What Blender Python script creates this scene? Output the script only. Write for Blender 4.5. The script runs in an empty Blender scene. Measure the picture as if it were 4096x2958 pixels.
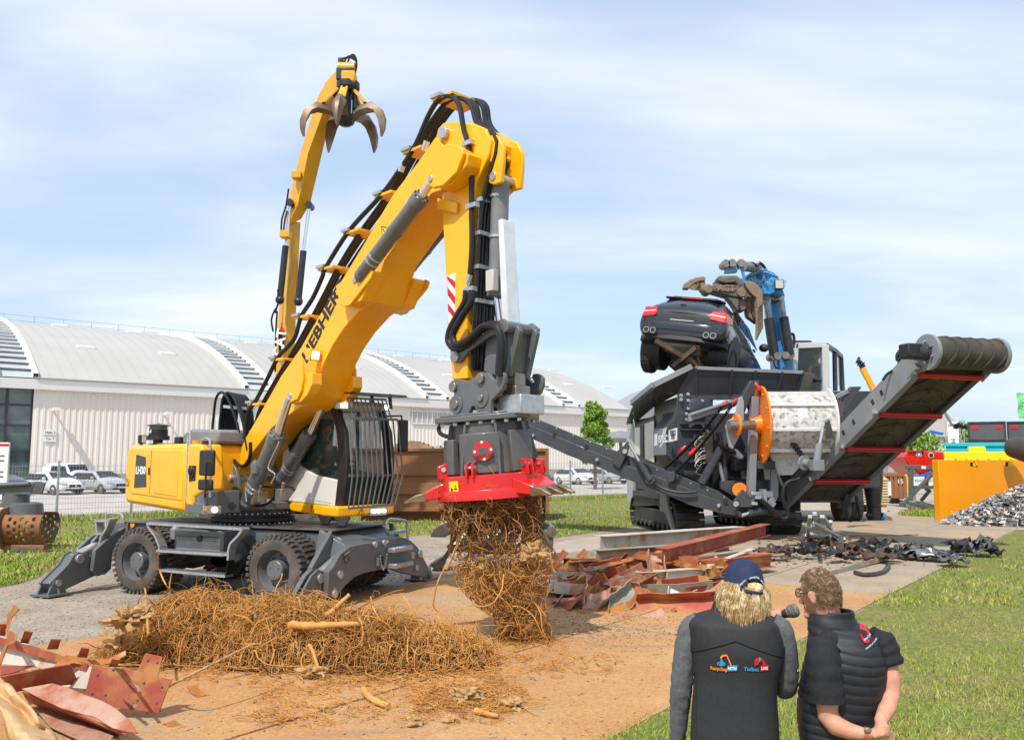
import bpy,bmesh,math,random
from math import sin,cos,pi,radians
from mathutils import Vector,Matrix,noise
random.seed(7)
sc=bpy.context.scene
F=850.0;TH=radians(6.0);H=2.2
ct,st=cos(TH),sin(TH)
cam=bpy.data.cameras.new('camera');camo=bpy.data.objects.new('camera',cam)
sc.collection.objects.link(camo);sc.camera=camo
camo.location=(0,0,H);camo.rotation_euler=(pi/2+TH,0,0)
cam.sensor_width=36;cam.lens=36*F/1024;cam.clip_start=.05;cam.clip_end=3000
SUN=Vector((-.25,-.53,.81)).normalized()
sel=math.asin(SUN.z);saz=math.atan2(SUN.x,SUN.y)
w=bpy.data.worlds.new('World');sc.world=w;w.use_nodes=True
nt=w.node_tree;nt.nodes.clear()
def wn(t,**k):
 n=nt.nodes.new(t)
 for a,b in k.items():setattr(n,a,b)
 return n
sky=wn('ShaderNodeTexSky',sky_type='NISHITA',sun_disc=False,sun_elevation=sel,sun_rotation=saz,air_density=1.0,dust_density=1.6,ozone_density=1.3)
tc=wn('ShaderNodeTexCoord');sep=wn('ShaderNodeSeparateXYZ')
nt.links.new(tc.outputs['Generated'],sep.inputs[0])
zz=wn('ShaderNodeMath',operation='ADD');zz.inputs[1].default_value=.22
nt.links.new(sep.outputs['Z'],zz.inputs[0])
cmb=wn('ShaderNodeCombineXYZ')
for i,ax in enumerate('XY'):
 d=wn('ShaderNodeMath',operation='DIVIDE')
 nt.links.new(sep.outputs[ax],d.inputs[0]);nt.links.new(zz.outputs[0],d.inputs[1])
 nt.links.new(d.outputs[0],cmb.inputs[i])
mp=wn('ShaderNodeMapping');mp.inputs['Scale'].default_value=(.62,1.35,1);mp.inputs['Rotation'].default_value=(0,0,.35)
mp.inputs['Location'].default_value=(2.2,2.1,0)
nt.links.new(cmb.outputs[0],mp.inputs[0])
n1=wn('ShaderNodeTexNoise');n1.inputs['Scale'].default_value=1.15;n1.inputs['Detail'].default_value=7;n1.inputs['Roughness'].default_value=.5
n1.inputs['Distortion'].default_value=.25
nt.links.new(mp.outputs[0],n1.inputs['Vector'])
rp=wn('ShaderNodeValToRGB');rp.color_ramp.elements[0].position=.37;rp.color_ramp.elements[1].position=.74
rp.color_ramp.interpolation='EASE'
nt.links.new(n1.outputs['Fac'],rp.inputs[0])
mul=wn('ShaderNodeMath',operation='MULTIPLY');mul.inputs[1].default_value=.9
nt.links.new(rp.outputs[0],mul.inputs[0])
mixc=wn('ShaderNodeMix',data_type='RGBA')
nt.links.new(mul.outputs[0],mixc.inputs['Factor'])
veil=wn('ShaderNodeMix',data_type='RGBA');veil.inputs['Factor'].default_value=.62
nt.links.new(sky.outputs[0],veil.inputs[6]);veil.inputs[7].default_value=(3.7,4.7,6.1,1)
nt.links.new(veil.outputs[2],mixc.inputs[6]);mixc.inputs[7].default_value=(5.9,6.0,6.2,1)
bg=wn('ShaderNodeBackground');bg.inputs[1].default_value=.145
nt.links.new(mixc.outputs[2],bg.inputs[0])
nt.links.new(bg.outputs[0],wn('ShaderNodeOutputWorld').inputs[0])
sl=bpy.data.lights.new('sun','SUN');sl.energy=3.7;sl.angle=radians(.9);sl.color=(1,.955,.89)
so=bpy.data.objects.new('sun',sl);sc.collection.objects.link(so);so.location=(-20,-20,50)
so.rotation_euler=(-SUN).to_track_quat('-Z','Y').to_euler()
vs=sc.view_settings;vs.view_transform='Standard';vs.look='None';vs.exposure=.34;vs.gamma=1
sc.cycles.use_denoising=True;sc.cycles.max_bounces=7;sc.cycles.transparent_max_bounces=12
def ray(u,v):
 up=(369.5-v)/F
 return((u-512)/F,ct-up*st,st+up*ct)
def cr(x0,y0,s):
 def f(x,y):return((x0+x/s)/4,(y0+y/s)/4)
 return f
cA=cr(0,1200,1.3655);cB=cr(900,1400,1.4891);cC=cr(1000,150,1.4892);cD=cr(1500,1100,1.4889);cE=cr(2000,1500,1.6382)
cF=cr(2450,1000,1.638);cG=cr(3000,1250,1.6378);cH=cr(2500,2150,1.89);cI=cr(0,2200,1.89);cJ=cr(1200,1900,1.5479)
cK=cr(3300,1500,2.0477);cL=cr(0,1250,1.6386);cM=cr(100,1950,2.268);cN=cr(1050,1950,2.9787);cO=cr(850,1050,2.1846);cQ=cr(480,1650,3.24)
cZ=cr(0,0,.5537)
def P(p,Y):
 r=ray(*p);t=Y/r[1];return Vector((r[0]*t,Y,H+r[2]*t))
def G(p,z=0):
 r=ray(*p);t=(z-H)/r[2];return Vector((r[0]*t,r[1]*t,z))
class Fr:
 """a local frame: origin ox,oy, turned a degrees about z"""
 def __init__(s,ox,oy,a,oz=0):
  s.o=(ox,oy,oz);s.a=radians(a);s.c=cos(s.a);s.s=sin(s.a)
 def y(s,p,y=0):
  r=ray(*p);k=-s.s*r[0]+s.c*r[1];b=-s.s*s.o[0]+s.c*s.o[1];t=(y+b)/k
  X,Y=r[0]*t-s.o[0],r[1]*t-s.o[1]
  return Vector((s.c*X+s.s*Y,y,H+r[2]*t-s.o[2]))
 def x(s,p,x=0):
  r=ray(*p);k=s.c*r[0]+s.s*r[1];b=s.c*s.o[0]+s.s*s.o[1];t=(x+b)/k
  X,Y=r[0]*t-s.o[0],r[1]*t-s.o[1]
  return Vector((x,-s.s*X+s.c*Y,H+r[2]*t-s.o[2]))
 def W(s,q):
  return Vector((s.o[0]+s.c*q[0]-s.s*q[1],s.o[1]+s.s*q[0]+s.c*q[1],q[2]+s.o[2]))
 def L(s,q):
  X,Y=q[0]-s.o[0],q[1]-s.o[1]
  return Vector((s.c*X+s.s*Y,-s.s*X+s.c*Y,q[2]-s.o[2]))
 def rel(s,f):
  """matrix from this frame into frame f"""
  return Matrix.Rotation(s.a-f.a,4,'Z')if(s.o==f.o)else f.M().inverted()@s.M()
 def M(s):return Matrix.Translation(s.o)@Matrix.Rotation(s.a,4,'Z')
class MB:
 def __init__(s):s.v=[];s.f=[]
 def add(s,v,f):
  n=len(s.v);s.v+=[tuple(q)for q in v];s.f+=[tuple(i+n for i in g)for g in f];return s
 def box(s,x0,x1,y0,y1,z0,z1):
  return s.add([(x0,y0,z0),(x1,y0,z0),(x1,y1,z0),(x0,y1,z0),(x0,y0,z1),(x1,y0,z1),(x1,y1,z1),(x0,y1,z1)],[(3,2,1,0),(4,5,6,7),(0,1,5,4),(1,2,6,5),(2,3,7,6),(3,0,4,7)])
 def hull8(s,q):
  """two quads: q[0:4] bottom, q[4:8] top"""
  return s.add(q,[(3,2,1,0),(4,5,6,7),(0,1,5,4),(1,2,6,5),(2,3,7,6),(3,0,4,7)])
 def prism(s,pts,a,b,ax='y'):
  """2-D outline pushed from a to b; ax y: pts are (x,z); x: (y,z); z: (x,y)"""
  n=len(pts)
  def mk(p,t):
   return(p[0],t,p[-1])if ax=='y' else((t,p[0],p[-1])if ax=='x' else(p[0],p[1],t))
  v=[mk(p,a)for p in pts]+[mk(p,b)for p in pts]
  return s.add(v,[tuple(range(n)),tuple(range(2*n-1,n-1,-1))]+[(i,i+n,(i+1)%n+n,(i+1)%n)for i in range(n)])
 def plate(s,pts,t):
  """3-D flat outline given a thickness t along its normal"""
  p=[Vector(q)for q in pts];nrm=Vector((0,0,0))
  for i in range(len(p)):nrm+=(p[i]-p[0]).cross(p[(i+1)%len(p)]-p[0])
  nrm.normalize();n=len(p)
  v=[q+nrm*t/2 for q in p]+[q-nrm*t/2 for q in p]
  return s.add(v,[tuple(range(n)),tuple(range(2*n-1,n-1,-1))]+[(i,i+n,(i+1)%n+n,(i+1)%n)for i in range(n)])
 def tube(s,pts,r,n=8,cap=True):
  p=[Vector(q)for q in pts];m=len(p)
  R=r if hasattr(r,'__len__')else[r]*m
  t0=(p[1]-p[0]).normalized();up=Vector((0,0,1))if abs(t0.z)<.9 else Vector((1,0,0))
  a=t0.cross(up).normalized();V=[]
  for i in range(m):
   t=(p[min(i+1,m-1)]-p[max(i-1,0)])
   t=t.normalized()if t.length>1e-9 else t0
   a=a-t*a.dot(t)
   a=a.normalized()if a.length>1e-6 else t.orthogonal().normalized()
   b=t.cross(a)
   for k in range(n):
    q=2*pi*k/n;V.append(p[i]+(a*cos(q)+b*sin(q))*R[i])
  Fc=[(i*n+k,i*n+(k+1)%n,(i+1)*n+(k+1)%n,(i+1)*n+k)for i in range(m-1)for k in range(n)]
  if cap:Fc+=[tuple(range(n-1,-1,-1)),tuple((m-1)*n+k for k in range(n))]
  return s.add(V,Fc)
 def cyl(s,a,b,r,r2=None,n=16):
  return s.tube([a,b],[r,r if r2 is None else r2],n)
 def lathe(s,prof,a,b,n=20,cap=True):
  """prof: (t, r) pairs, t metres from a towards b"""
  a=Vector(a);d=(Vector(b)-a).normalized();x=d.orthogonal().normalized();y=d.cross(x);m=len(prof)
  V=[a+d*t+(x*cos(2*pi*k/n)+y*sin(2*pi*k/n))*max(r,1e-4)for t,r in prof for k in range(n)]
  Fc=[(i*n+k,i*n+(k+1)%n,(i+1)*n+(k+1)%n,(i+1)*n+k)for i in range(m-1)for k in range(n)]
  if not cap:return s.add(V,Fc)
  if min(prof[0][1],prof[-1][1])>1e-3 and abs(prof[0][0]-prof[-1][0])<.2*(max(p[0]for p in prof)-min(p[0]for p in prof)):
   return s.add(V,Fc+[((m-1)*n+k,(m-1)*n+(k+1)%n,(k+1)%n,k)for k in range(n)])
  return s.add(V,Fc+[tuple(range(n-1,-1,-1)),tuple((m-1)*n+k for k in range(n))])
 def bar(s,a,b,w,h,up=(0,0,1)):
  a,b=Vector(a),Vector(b);t=(b-a).normalized();u=Vector(up)
  x=t.cross(u)
  x=x.normalized()if x.length>1e-5 else t.orthogonal().normalized()
  z=x.cross(t);x*=w/2;z*=h/2
  return s.hull8([a-x-z,a+x-z,b+x-z,b-x-z,a-x+z,a+x+z,b+x+z,b-x+z])
 def ball(s,c,r,n=10,m=6):
  r=r if hasattr(r,'__len__')else(r,r,r);V=[]
  for i in range(m+1):
   q=pi*i/m
   for k in range(n):V.append((c[0]+r[0]*sin(q)*cos(2*pi*k/n),c[1]+r[1]*sin(q)*sin(2*pi*k/n),c[2]+r[2]*cos(q)))
  return s.add(V,[(i*n+k,(i+1)*n+k,(i+1)*n+(k+1)%n,i*n+(k+1)%n)for i in range(m)for k in range(n)])
 def loft(s,rings,cap=True):
  n=len(rings[0]);V=[q for r in rings for q in r]
  Fc=[(i*n+k,i*n+(k+1)%n,(i+1)*n+(k+1)%n,(i+1)*n+k)for i in range(len(rings)-1)for k in range(n)]
  if cap:Fc+=[tuple(range(n-1,-1,-1)),tuple((len(rings)-1)*n+k for k in range(n))]
  return s.add(V,Fc)
 def mesh(s,name,M=None,smooth=True,angle=32):
  me=bpy.data.meshes.new(name)
  v=s.v if M is None else[tuple(M@Vector(q))for q in s.v]
  me.from_pydata(v,[],s.f)
  bm=bmesh.new();bm.from_mesh(me);bmesh.ops.recalc_face_normals(bm,faces=bm.faces);bm.to_mesh(me);bm.free()
  if smooth:me.shade_smooth();me.set_sharp_from_angle(angle=radians(angle))
  return me
 def build(s,name,mat,parent=None,M=None,bevel=0,smooth=True,label=None,sub=0,angle=32):
  me=s.mesh(name,M,smooth,angle);o=bpy.data.objects.new(name,me);sc.collection.objects.link(o)
  me.materials.append(mat)
  if parent:o.parent=parent
  if bevel:
   b=o.modifiers.new('bevel','BEVEL');b.width=bevel;b.segments=2;b.limit_method='ANGLE';b.angle_limit=radians(40)
  if sub:
   b=o.modifiers.new('sub','SUBSURF');b.levels=sub;b.render_levels=sub
  if label:o['label']=label
  return o
def tag(o,label=None,cat=None,group=None,kind=None):
 for k,v in(('label',label),('category',cat),('group',group),('kind',kind)):
  if v:o[k]=v
 return o
def thing(name,label,cat,loc=(0,0,0),rz=0,group=None):
 o=bpy.data.objects.new(name,None);sc.collection.objects.link(o);o.empty_display_size=.2
 o.location=loc;o.rotation_euler=(0,0,rz)
 return tag(o,label,cat,group)
def tframe(name,label,cat,fr,group=None):return thing(name,label,cat,fr.o,fr.a,group)
def dup(o,parent=None):
 c=o.copy();sc.collection.objects.link(c);c.parent=parent
 for ch in o.children:dup(ch,c)
 return c
def text(s,name,size,mat,parent,M,ext=.004,align='CENTER',sx=1,bold=0):
 cu=bpy.data.curves.new(name,'FONT');cu.body=s;cu.size=size;cu.extrude=ext;cu.align_x=align;cu.align_y='CENTER';cu.offset=bold
 cu.resolution_u=3
 t=bpy.data.objects.new('t',cu);me=bpy.data.meshes.new_from_object(t);bpy.data.objects.remove(t)
 me.transform(M@Matrix.Diagonal((sx,1,1,1)));me.materials.clear();me.materials.append(mat)
 o=bpy.data.objects.new(name,me);sc.collection.objects.link(o);o.parent=parent
 return o
def basis(o,x,y):
 """matrix whose x,y axes are x,y and origin o"""
 x=Vector(x).normalized();z=x.cross(Vector(y)).normalized();y=z.cross(x)
 return Matrix(((x[0],y[0],z[0],o[0]),(x[1],y[1],z[1],o[1]),(x[2],y[2],z[2],o[2]),(0,0,0,1)))
def smooth_path(pts,k=5):
 """Catmull-Rom through the points"""
 p=[Vector(q)for q in pts];p=[2*p[0]-p[1]]+p+[2*p[-1]-p[-2]];out=[]
 for i in range(1,len(p)-2):
  a,b,c,d=p[i-1:i+3]
  for j in range(k):
   t=j/k
   out.append(.5*((2*b)+(c-a)*t+(2*a-5*b+4*c-d)*t*t+(3*b-a-3*c+d)*t**3))
 return out+[p[-2]]
MATS={}
def mat(name,col,rough=.5,metal=0.,col2=None,scale=4,lo=.4,hi=.65,bump=0.,bscale=60,coat=0.,emit=0.,alpha=None,detail=6,rough2=None,col3=None,scale3=1.2,lo3=.55,hi3=.62,stretch=None,spec=.5,trans=0.,ior=1.45,world=False):
 if name in MATS:return MATS[name]
 m=bpy.data.materials.new(name);MATS[name]=m;m.use_nodes=True;t=m.node_tree
 b=t.nodes['Principled BSDF'];b.inputs['Roughness'].default_value=rough;b.inputs['Metallic'].default_value=metal
 b.inputs['Base Color'].default_value=(*col,1);b.inputs['Coat Weight'].default_value=coat;b.inputs['Coat Roughness'].default_value=.08
 b.inputs['Specular IOR Level'].default_value=spec;b.inputs['IOR'].default_value=ior
 if trans:b.inputs['Transmission Weight'].default_value=trans
 if alpha is not None:b.inputs['Alpha'].default_value=alpha
 if emit:b.inputs['Emission Color'].default_value=(*col,1);b.inputs['Emission Strength'].default_value=emit
 L=t.links.new
 if col2 or bump or col3:
  tc=t.nodes.new('ShaderNodeTexCoord');src=tc.outputs['Object']
  if world:
   gm=t.nodes.new('ShaderNodeNewGeometry');src=gm.outputs['Position']
  if stretch:
   mp=t.nodes.new('ShaderNodeMapping');mp.inputs['Scale'].default_value=stretch;L(src,mp.inputs[0]);src=mp.outputs[0]
  def ns(s,d=detail):
   n=t.nodes.new('ShaderNodeTexNoise');n.inputs['Scale'].default_value=s;n.inputs['Detail'].default_value=d;n.inputs['Roughness'].default_value=.6
   L(src,n.inputs['Vector']);return n
  def ramp(n,lo,hi):
   r=t.nodes.new('ShaderNodeMapRange');r.inputs[1].default_value=lo;r.inputs[2].default_value=hi;L(n.outputs['Fac'],r.inputs[0]);return r.outputs[0]
  out=None
  if col2:
   f=ramp(ns(scale),lo,hi)
   x=t.nodes.new('ShaderNodeMix');x.data_type='RGBA';L(f,x.inputs[0]);x.inputs[6].default_value=(*col,1);x.inputs[7].default_value=(*col2,1);out=x.outputs[2]
   if rough2 is not None:
    q=t.nodes.new('ShaderNodeMapRange');L(f,q.inputs[0]);q.inputs[3].default_value=rough;q.inputs[4].default_value=rough2;L(q.outputs[0],b.inputs['Roughness'])
  if col3:
   f=ramp(ns(scale3),lo3,hi3)
   x=t.nodes.new('ShaderNodeMix');x.data_type='RGBA';L(f,x.inputs[0])
   if out:L(out,x.inputs[6])
   else:x.inputs[6].default_value=(*col,1)
   x.inputs[7].default_value=(*col3,1);out=x.outputs[2]
  if out:L(out,b.inputs['Base Color'])
  if bump:
   n=ns(bscale,4);bp=t.nodes.new('ShaderNodeBump');bp.inputs['Strength'].default_value=bump;bp.inputs['Distance'].default_value=.02
   L(n.outputs['Fac'],bp.inputs['Height']);L(bp.outputs[0],b.inputs['Normal'])
 return m
YEL=mat('yellow_paint',(.93,.445,.003),.30,0,(.88,.41,.006),3,coat=.25,col3=(.80,.36,.015),scale3=9,lo3=.60,hi3=.74)
DGREY=mat('dark_grey_paint',(.10,.108,.112),.38,0,(.125,.13,.13),2.5,coat=.1)
CHG=mat('charcoal_paint',(.030,.033,.040),.38,0,(.045,.047,.052),3,coat=.1)
CHG2=mat('grey_steel_paint',(.17,.18,.19),.42,0,(.22,.225,.23),3)
BLK=mat('black_plastic',(.012,.012,.013),.5,0,(.022,.022,.022),8)
RUB=mat('hose_rubber',(.011,.011,.012),.42)
TYRE=mat('tyre_rubber',(.055,.050,.046),.85,0,(.15,.12,.095),3.5,.38,.72,bump=.2)
CHROME=mat('chrome',(.75,.75,.76),.18,1.)
GALV=mat('galvanised_steel',(.55,.57,.59),.38,.75,(.42,.44,.46),14,bump=.05)
STEEL=mat('worn_steel',(.33,.31,.28),.42,.85,(.23,.18,.14),6)
WHITE=mat('white_paint',(.72,.72,.70),.4,0,(.66,.65,.62),3)
CREAM=mat('cab_white_paint',(.68,.66,.61),.3,0,(.63,.61,.56),2,coat=.2)
RED=mat('red_paint',(.62,.012,.010),.3,0,(.52,.014,.011),4,coat=.3)
ORG=mat('orange_paint',(.85,.22,.01),.38,0,(.80,.19,.01),2)
LAMP=mat('lamp_lit',(1,.96,.88),.3,emit=2.2)
REDL=mat('red_reflector',(.55,.02,.01),.2)
AMB=mat('amber_lens',(.85,.28,.01),.2)
GLASS=mat('tinted_glass',(.05,.085,.08),.03,0,alpha=.30,spec=.6)
PRINTW=mat('white_print',(.75,.75,.73),.5)
PRINTB=mat('black_print',(.012,.014,.018),.45)
PRINTY=mat('yellow_sticker',(.85,.62,.02),.5)
PRINTR=mat('red_print',(.55,.01,.015),.5)
# ================= the setting
TD=Vector((.77,.638,0));ND=Vector((-.638,.77,0))
def TN(t,n,z=0):return TD*t+ND*n+Vector((0,0,z))
GRAV=mat('gravel',(.26,.205,.15),.95,0,(.35,.295,.23),1.3,.35,.66,bump=.9,bscale=28,col3=(.25,.175,.11),scale3=.42,lo3=.56,hi3=.68,world=True)
def speckle(m,s,a,b):
 t=m.node_tree;bs=t.nodes['Principled BSDF'];src=bs.inputs['Base Color'].links[0].from_socket
 g=t.nodes.new('ShaderNodeNewGeometry');v=t.nodes.new('ShaderNodeTexVoronoi');v.inputs['Scale'].default_value=s
 t.links.new(g.outputs['Position'],v.inputs['Vector'])
 h=t.nodes.new('ShaderNodeSeparateColor');t.links.new(v.outputs['Color'],h.inputs[0])
 r=t.nodes.new('ShaderNodeMapRange');r.inputs[3].default_value=a;r.inputs[4].default_value=b;t.links.new(h.outputs[0],r.inputs[0])
 x=t.nodes.new('ShaderNodeMix');x.data_type='RGBA';x.blend_type='MULTIPLY';x.inputs[0].default_value=1
 t.links.new(src,x.inputs[6]);t.links.new(r.outputs[0],x.inputs[7]);t.links.new(x.outputs[2],bs.inputs['Base Color'])
speckle(GRAV,34,.72,1.25)
EARTH=(.24,.17,.095)
LAWN=mat('lawn_soil',(.14,.165,.028),.95,0,(.19,.17,.05),1.1,.4,.62,bump=.8,bscale=22,col3=EARTH,scale3=.55,lo3=.60,hi3=.72,world=True)
speckle(LAWN,30,.6,1.3)
def sheet(name,pts,z,m,kind='structure'):
 mb=MB();mb.add([(p[0],p[1],z)for p in pts],[tuple(range(len(pts)))])
 o=mb.build(name,m);tag(o,kind=kind);return o
mb=MB();mb.add([(-700,-100,0),(900,-100,0),(900,1100,0),(-700,1100,0)],[(0,1,2,3)]);tag(mb.build('ground',GRAV),kind='structure')
A_=Vector((.6,.8,0));B_=Vector((-.8,.6,0));E0=Vector((.86,7.11,0))
def AB(a,b,z=0):return E0+A_*a+B_*b+Vector((0,0,z))
def wob(p,q,n,s=.25):
 o=[]
 for i in range(n):
  t=i/n;c=Vector(p).lerp(Vector(q),t);k=noise.noise(c*.9)*s;k2=noise.noise(c*2.7+Vector((9,4,0)))*s*.5
  o.append(c+Vector((k+k2,k-k2,0)))
 return o
lawnR=wob(AB(-9,0),AB(25,0),110,.10)+[AB(25,0),Vector((44,31,0)),Vector((44,-4,0))]
sheet('lawn',lawnR,.004,LAWN)
back=wob((-9.0,12.6,0),(-8.9,17.5,0),8,.5)+wob((-8.9,17.5,0),(-10.4,20.4,0),8,.4)+wob((-10.4,20.4,0),(-2.6,25.2,0),14,.4)+wob((-2.6,25.2,0),(1.2,24.3,0),8,.3)+wob((1.2,24.3,0),(4.4,29,0),10,.3)+wob((4.4,29,0),(8,38,0),8)
FN=ND.dot(G((56,521)))
back+=[TN(60,FN+3.6),TN(-40,FN+3.2),Vector((-40,13,0))]
sheet('back_lawn',back,.004,LAWN)
lp=[G(cK(*q))for q in[(590,1128),(700,1098),(945,1100),(948,1165),(700,1152),(610,1145)]]
sheet('grass_patch',lp,.006,LAWN)
PARK=mat('pale_asphalt',(.40,.35,.31),.9,0,(.47,.42,.38),.6,bump=.2,bscale=30,world=True)
sheet('parking_lot',[TN(-60,FN+3.4),TN(240,FN+4.2),TN(240,91),TN(-60,91)],.008,PARK)
YARD=mat('yard_concrete',(.35,.285,.22),.9,0,(.41,.35,.28),.8,bump=.3,bscale=25,col3=(.30,.235,.17),scale3=.5,lo3=.55,hi3=.7,world=True)
sheet('yard',[AB(9,3),AB(26,-.3),Vector((46,33,0)),Vector((60,120,0)),Vector((12,120,0)),Vector((7,33,0)),Vector((4.6,27.5,0)),Vector((1.5,23.6,0)),Vector((-.5,18.5,0))],.003,YARD)
PLATE=mat('rusty_road_plate',(.46,.255,.105),.85,.0,(.40,.195,.070),.8,.38,.66,bump=.5,bscale=30,col3=(.40,.265,.145),scale3=.5,lo3=.54,hi3=.66,world=True)
PLATE2=mat('dusty_road_plate',(.36,.285,.205),.85,0,(.29,.23,.16),.9,.4,.65,bump=.35,bscale=18,col3=(.50,.30,.12),scale3=.5,lo3=.56,hi3=.68,world=True)
def brushed(m,amt):
 t=m.node_tree;bs=t.nodes['Principled BSDF'];src=bs.inputs['Base Color'].links[0].from_socket
 g=t.nodes.new('ShaderNodeNewGeometry');mp=t.nodes.new('ShaderNodeMapping');mp.inputs['Rotation'].default_value=(0,0,-radians(75));mp.inputs['Scale'].default_value=(.5,7,1)
 n=t.nodes.new('ShaderNodeTexNoise');n.inputs['Scale'].default_value=1.6;n.inputs['Detail'].default_value=5
 t.links.new(g.outputs['Position'],mp.inputs[0]);t.links.new(mp.outputs[0],n.inputs['Vector'])
 n2=t.nodes.new('ShaderNodeTexNoise');n2.inputs['Scale'].default_value=.55;t.links.new(g.outputs['Position'],n2.inputs['Vector'])
 r=t.nodes.new('ShaderNodeMapRange');r.inputs[1].default_value=.52;r.inputs[2].default_value=.66;t.links.new(n.outputs['Fac'],r.inputs[0])
 r2=t.nodes.new('ShaderNodeMapRange');r2.inputs[1].default_value=.5;r2.inputs[2].default_value=.62;r2.inputs[4].default_value=amt;t.links.new(n2.outputs['Fac'],r2.inputs[0])
 k=t.nodes.new('ShaderNodeMath');k.operation='MULTIPLY';t.links.new(r.outputs[0],k.inputs[0]);t.links.new(r2.outputs[0],k.inputs[1])
 x=t.nodes.new('ShaderNodeMix');x.data_type='RGBA';t.links.new(k.outputs[0],x.inputs[0]);t.links.new(src,x.inputs[6]);x.inputs[7].default_value=(.26,.19,.13,1)
 t.links.new(x.outputs[2],bs.inputs['Base Color'])
speckle(PLATE,55,.80,1.16);speckle(PLATE2,55,.82,1.14);brushed(PLATE,.85);brushed(PLATE2,.7)
pav=tag(bpy.data.objects.new('plate_paving',None),kind='structure');sc.collection.objects.link(pav)
for i in range(-2,6):
 for j in range(3):
  a0=i*5+(.9 if j==1 else 0)+random.uniform(-.05,.05)-1.2;b0=j*2.37+random.uniform(-.02,.02);z=.014+random.uniform(0,.008)
  ra=random.uniform(-.004,.004)
  q=[AB(a0+.006,b0+.01),AB(a0+4.99,b0+.01+ra*5),AB(a0+4.99,b0+2.355+ra*5),AB(a0+.006,b0+2.355)]
  mb=MB().hull8([(p.x,p.y,-.02)for p in q]+[(p.x,p.y,z)for p in q])
  mb.build('plate',PLATE if i<2 else PLATE2,pav,bevel=.004)
HN=85.5;TR=52.0+TD.dot(Vector((16.9,125,0)))-52.0
hall=thing('exhibition_hall','long pale exhibition hall with curved metal roof behind the car park','building')
HW=mat('hall_cladding',(.68,.63,.56),.55,0,(.72,.67,.60),.12,bump=0)
HR=mat('hall_roof_metal',(.40,.385,.36),.6,0,(.43,.415,.39),.15)
HT=mat('hall_trim',(.70,.69,.66),.5)
HD=mat('hall_plinth',(.33,.31,.28),.8)
DKF=mat('dark_frame',(.035,.04,.045),.4)
HG=mat('hall_glass',(.05,.075,.075),.06,0,(.12,.16,.15),.35,spec=.9)
EZ=9.4;RZ=18.2;RWD=32.0
def roofz(s):
 R=(RWD**2+(RZ-EZ)**2)/(2*(RZ-EZ));x=RWD*(1-s);return RZ-R+math.sqrt(R*R-x*x)
t0=TD.dot(P((20,470),75));pitch=22.4;strip=3.0
def tu(u):
 r=ray(u,459);k=HN/(ND.x*r[0]+ND.y*r[1]);return TD.x*r[0]*k+TD.y*r[1]*k
s1=tu(30);TL=s1-45
mods=[s1-strip,s1+pitch-strip,s1+2*pitch-strip,s1+3*pitch-strip]
def wallrun(a,b,glass):
 if not glass:
  mb=MB();n=int((b-a)/.5);pr=[]
  for i in range(n):
   x=a+(b-a)*i/n;d=(b-a)/n
   for fx,dn in((0,0),(.38,0),(.48,.05),(.90,.05)):pr.append((x+d*fx,dn))
  pr.append((b,0));V=[]
  for t,dn in pr:V+=[TN(t,HN-dn,.9),TN(t,HN-dn,EZ-.75)]
  mb.add(V,[(2*i,2*i+2,2*i+3,2*i+1)for i in range(len(pr)-1)])
  mb.build('wall',HW,hall,smooth=False)
  m2=MB();m2.hull8([TN(a,HN-.1,-.2),TN(b,HN-.1,-.2),TN(b,HN+.3,-.2),TN(a,HN+.3,-.2),TN(a,HN-.1,.9),TN(b,HN-.1,.9),TN(b,HN+.3,.9),TN(a,HN+.3,.9)]);m2.build('plinth',HD,hall)
 else:
  w_=MB();w_.hull8([TN(a,HN+.3,0),TN(b,HN+.3,0),TN(b,HN+.4,0),TN(a,HN+.4,0),TN(a,HN+.3,EZ-.6),TN(b,HN+.3,EZ-.6),TN(b,HN+.4,EZ-.6),TN(a,HN+.4,EZ-.6)])
  win=w_.build('window',HG,hall,smooth=False)
  f=MB()
  nx=max(2,round((b-a)/1.9))
  for i in range(nx+1):
   t=a+(b-a)*i/nx;f.bar(TN(t,HN+.22,0),TN(t,HN+.22,EZ-.6),.16,.2,TD)
  for z in(.2,2.6,3.0,5.2,7.0,EZ-.7):f.bar(TN(a,HN+.22,z),TN(b,HN+.22,z),.2,.15)
  f.build('frame',DKF,win,smooth=False)
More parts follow.
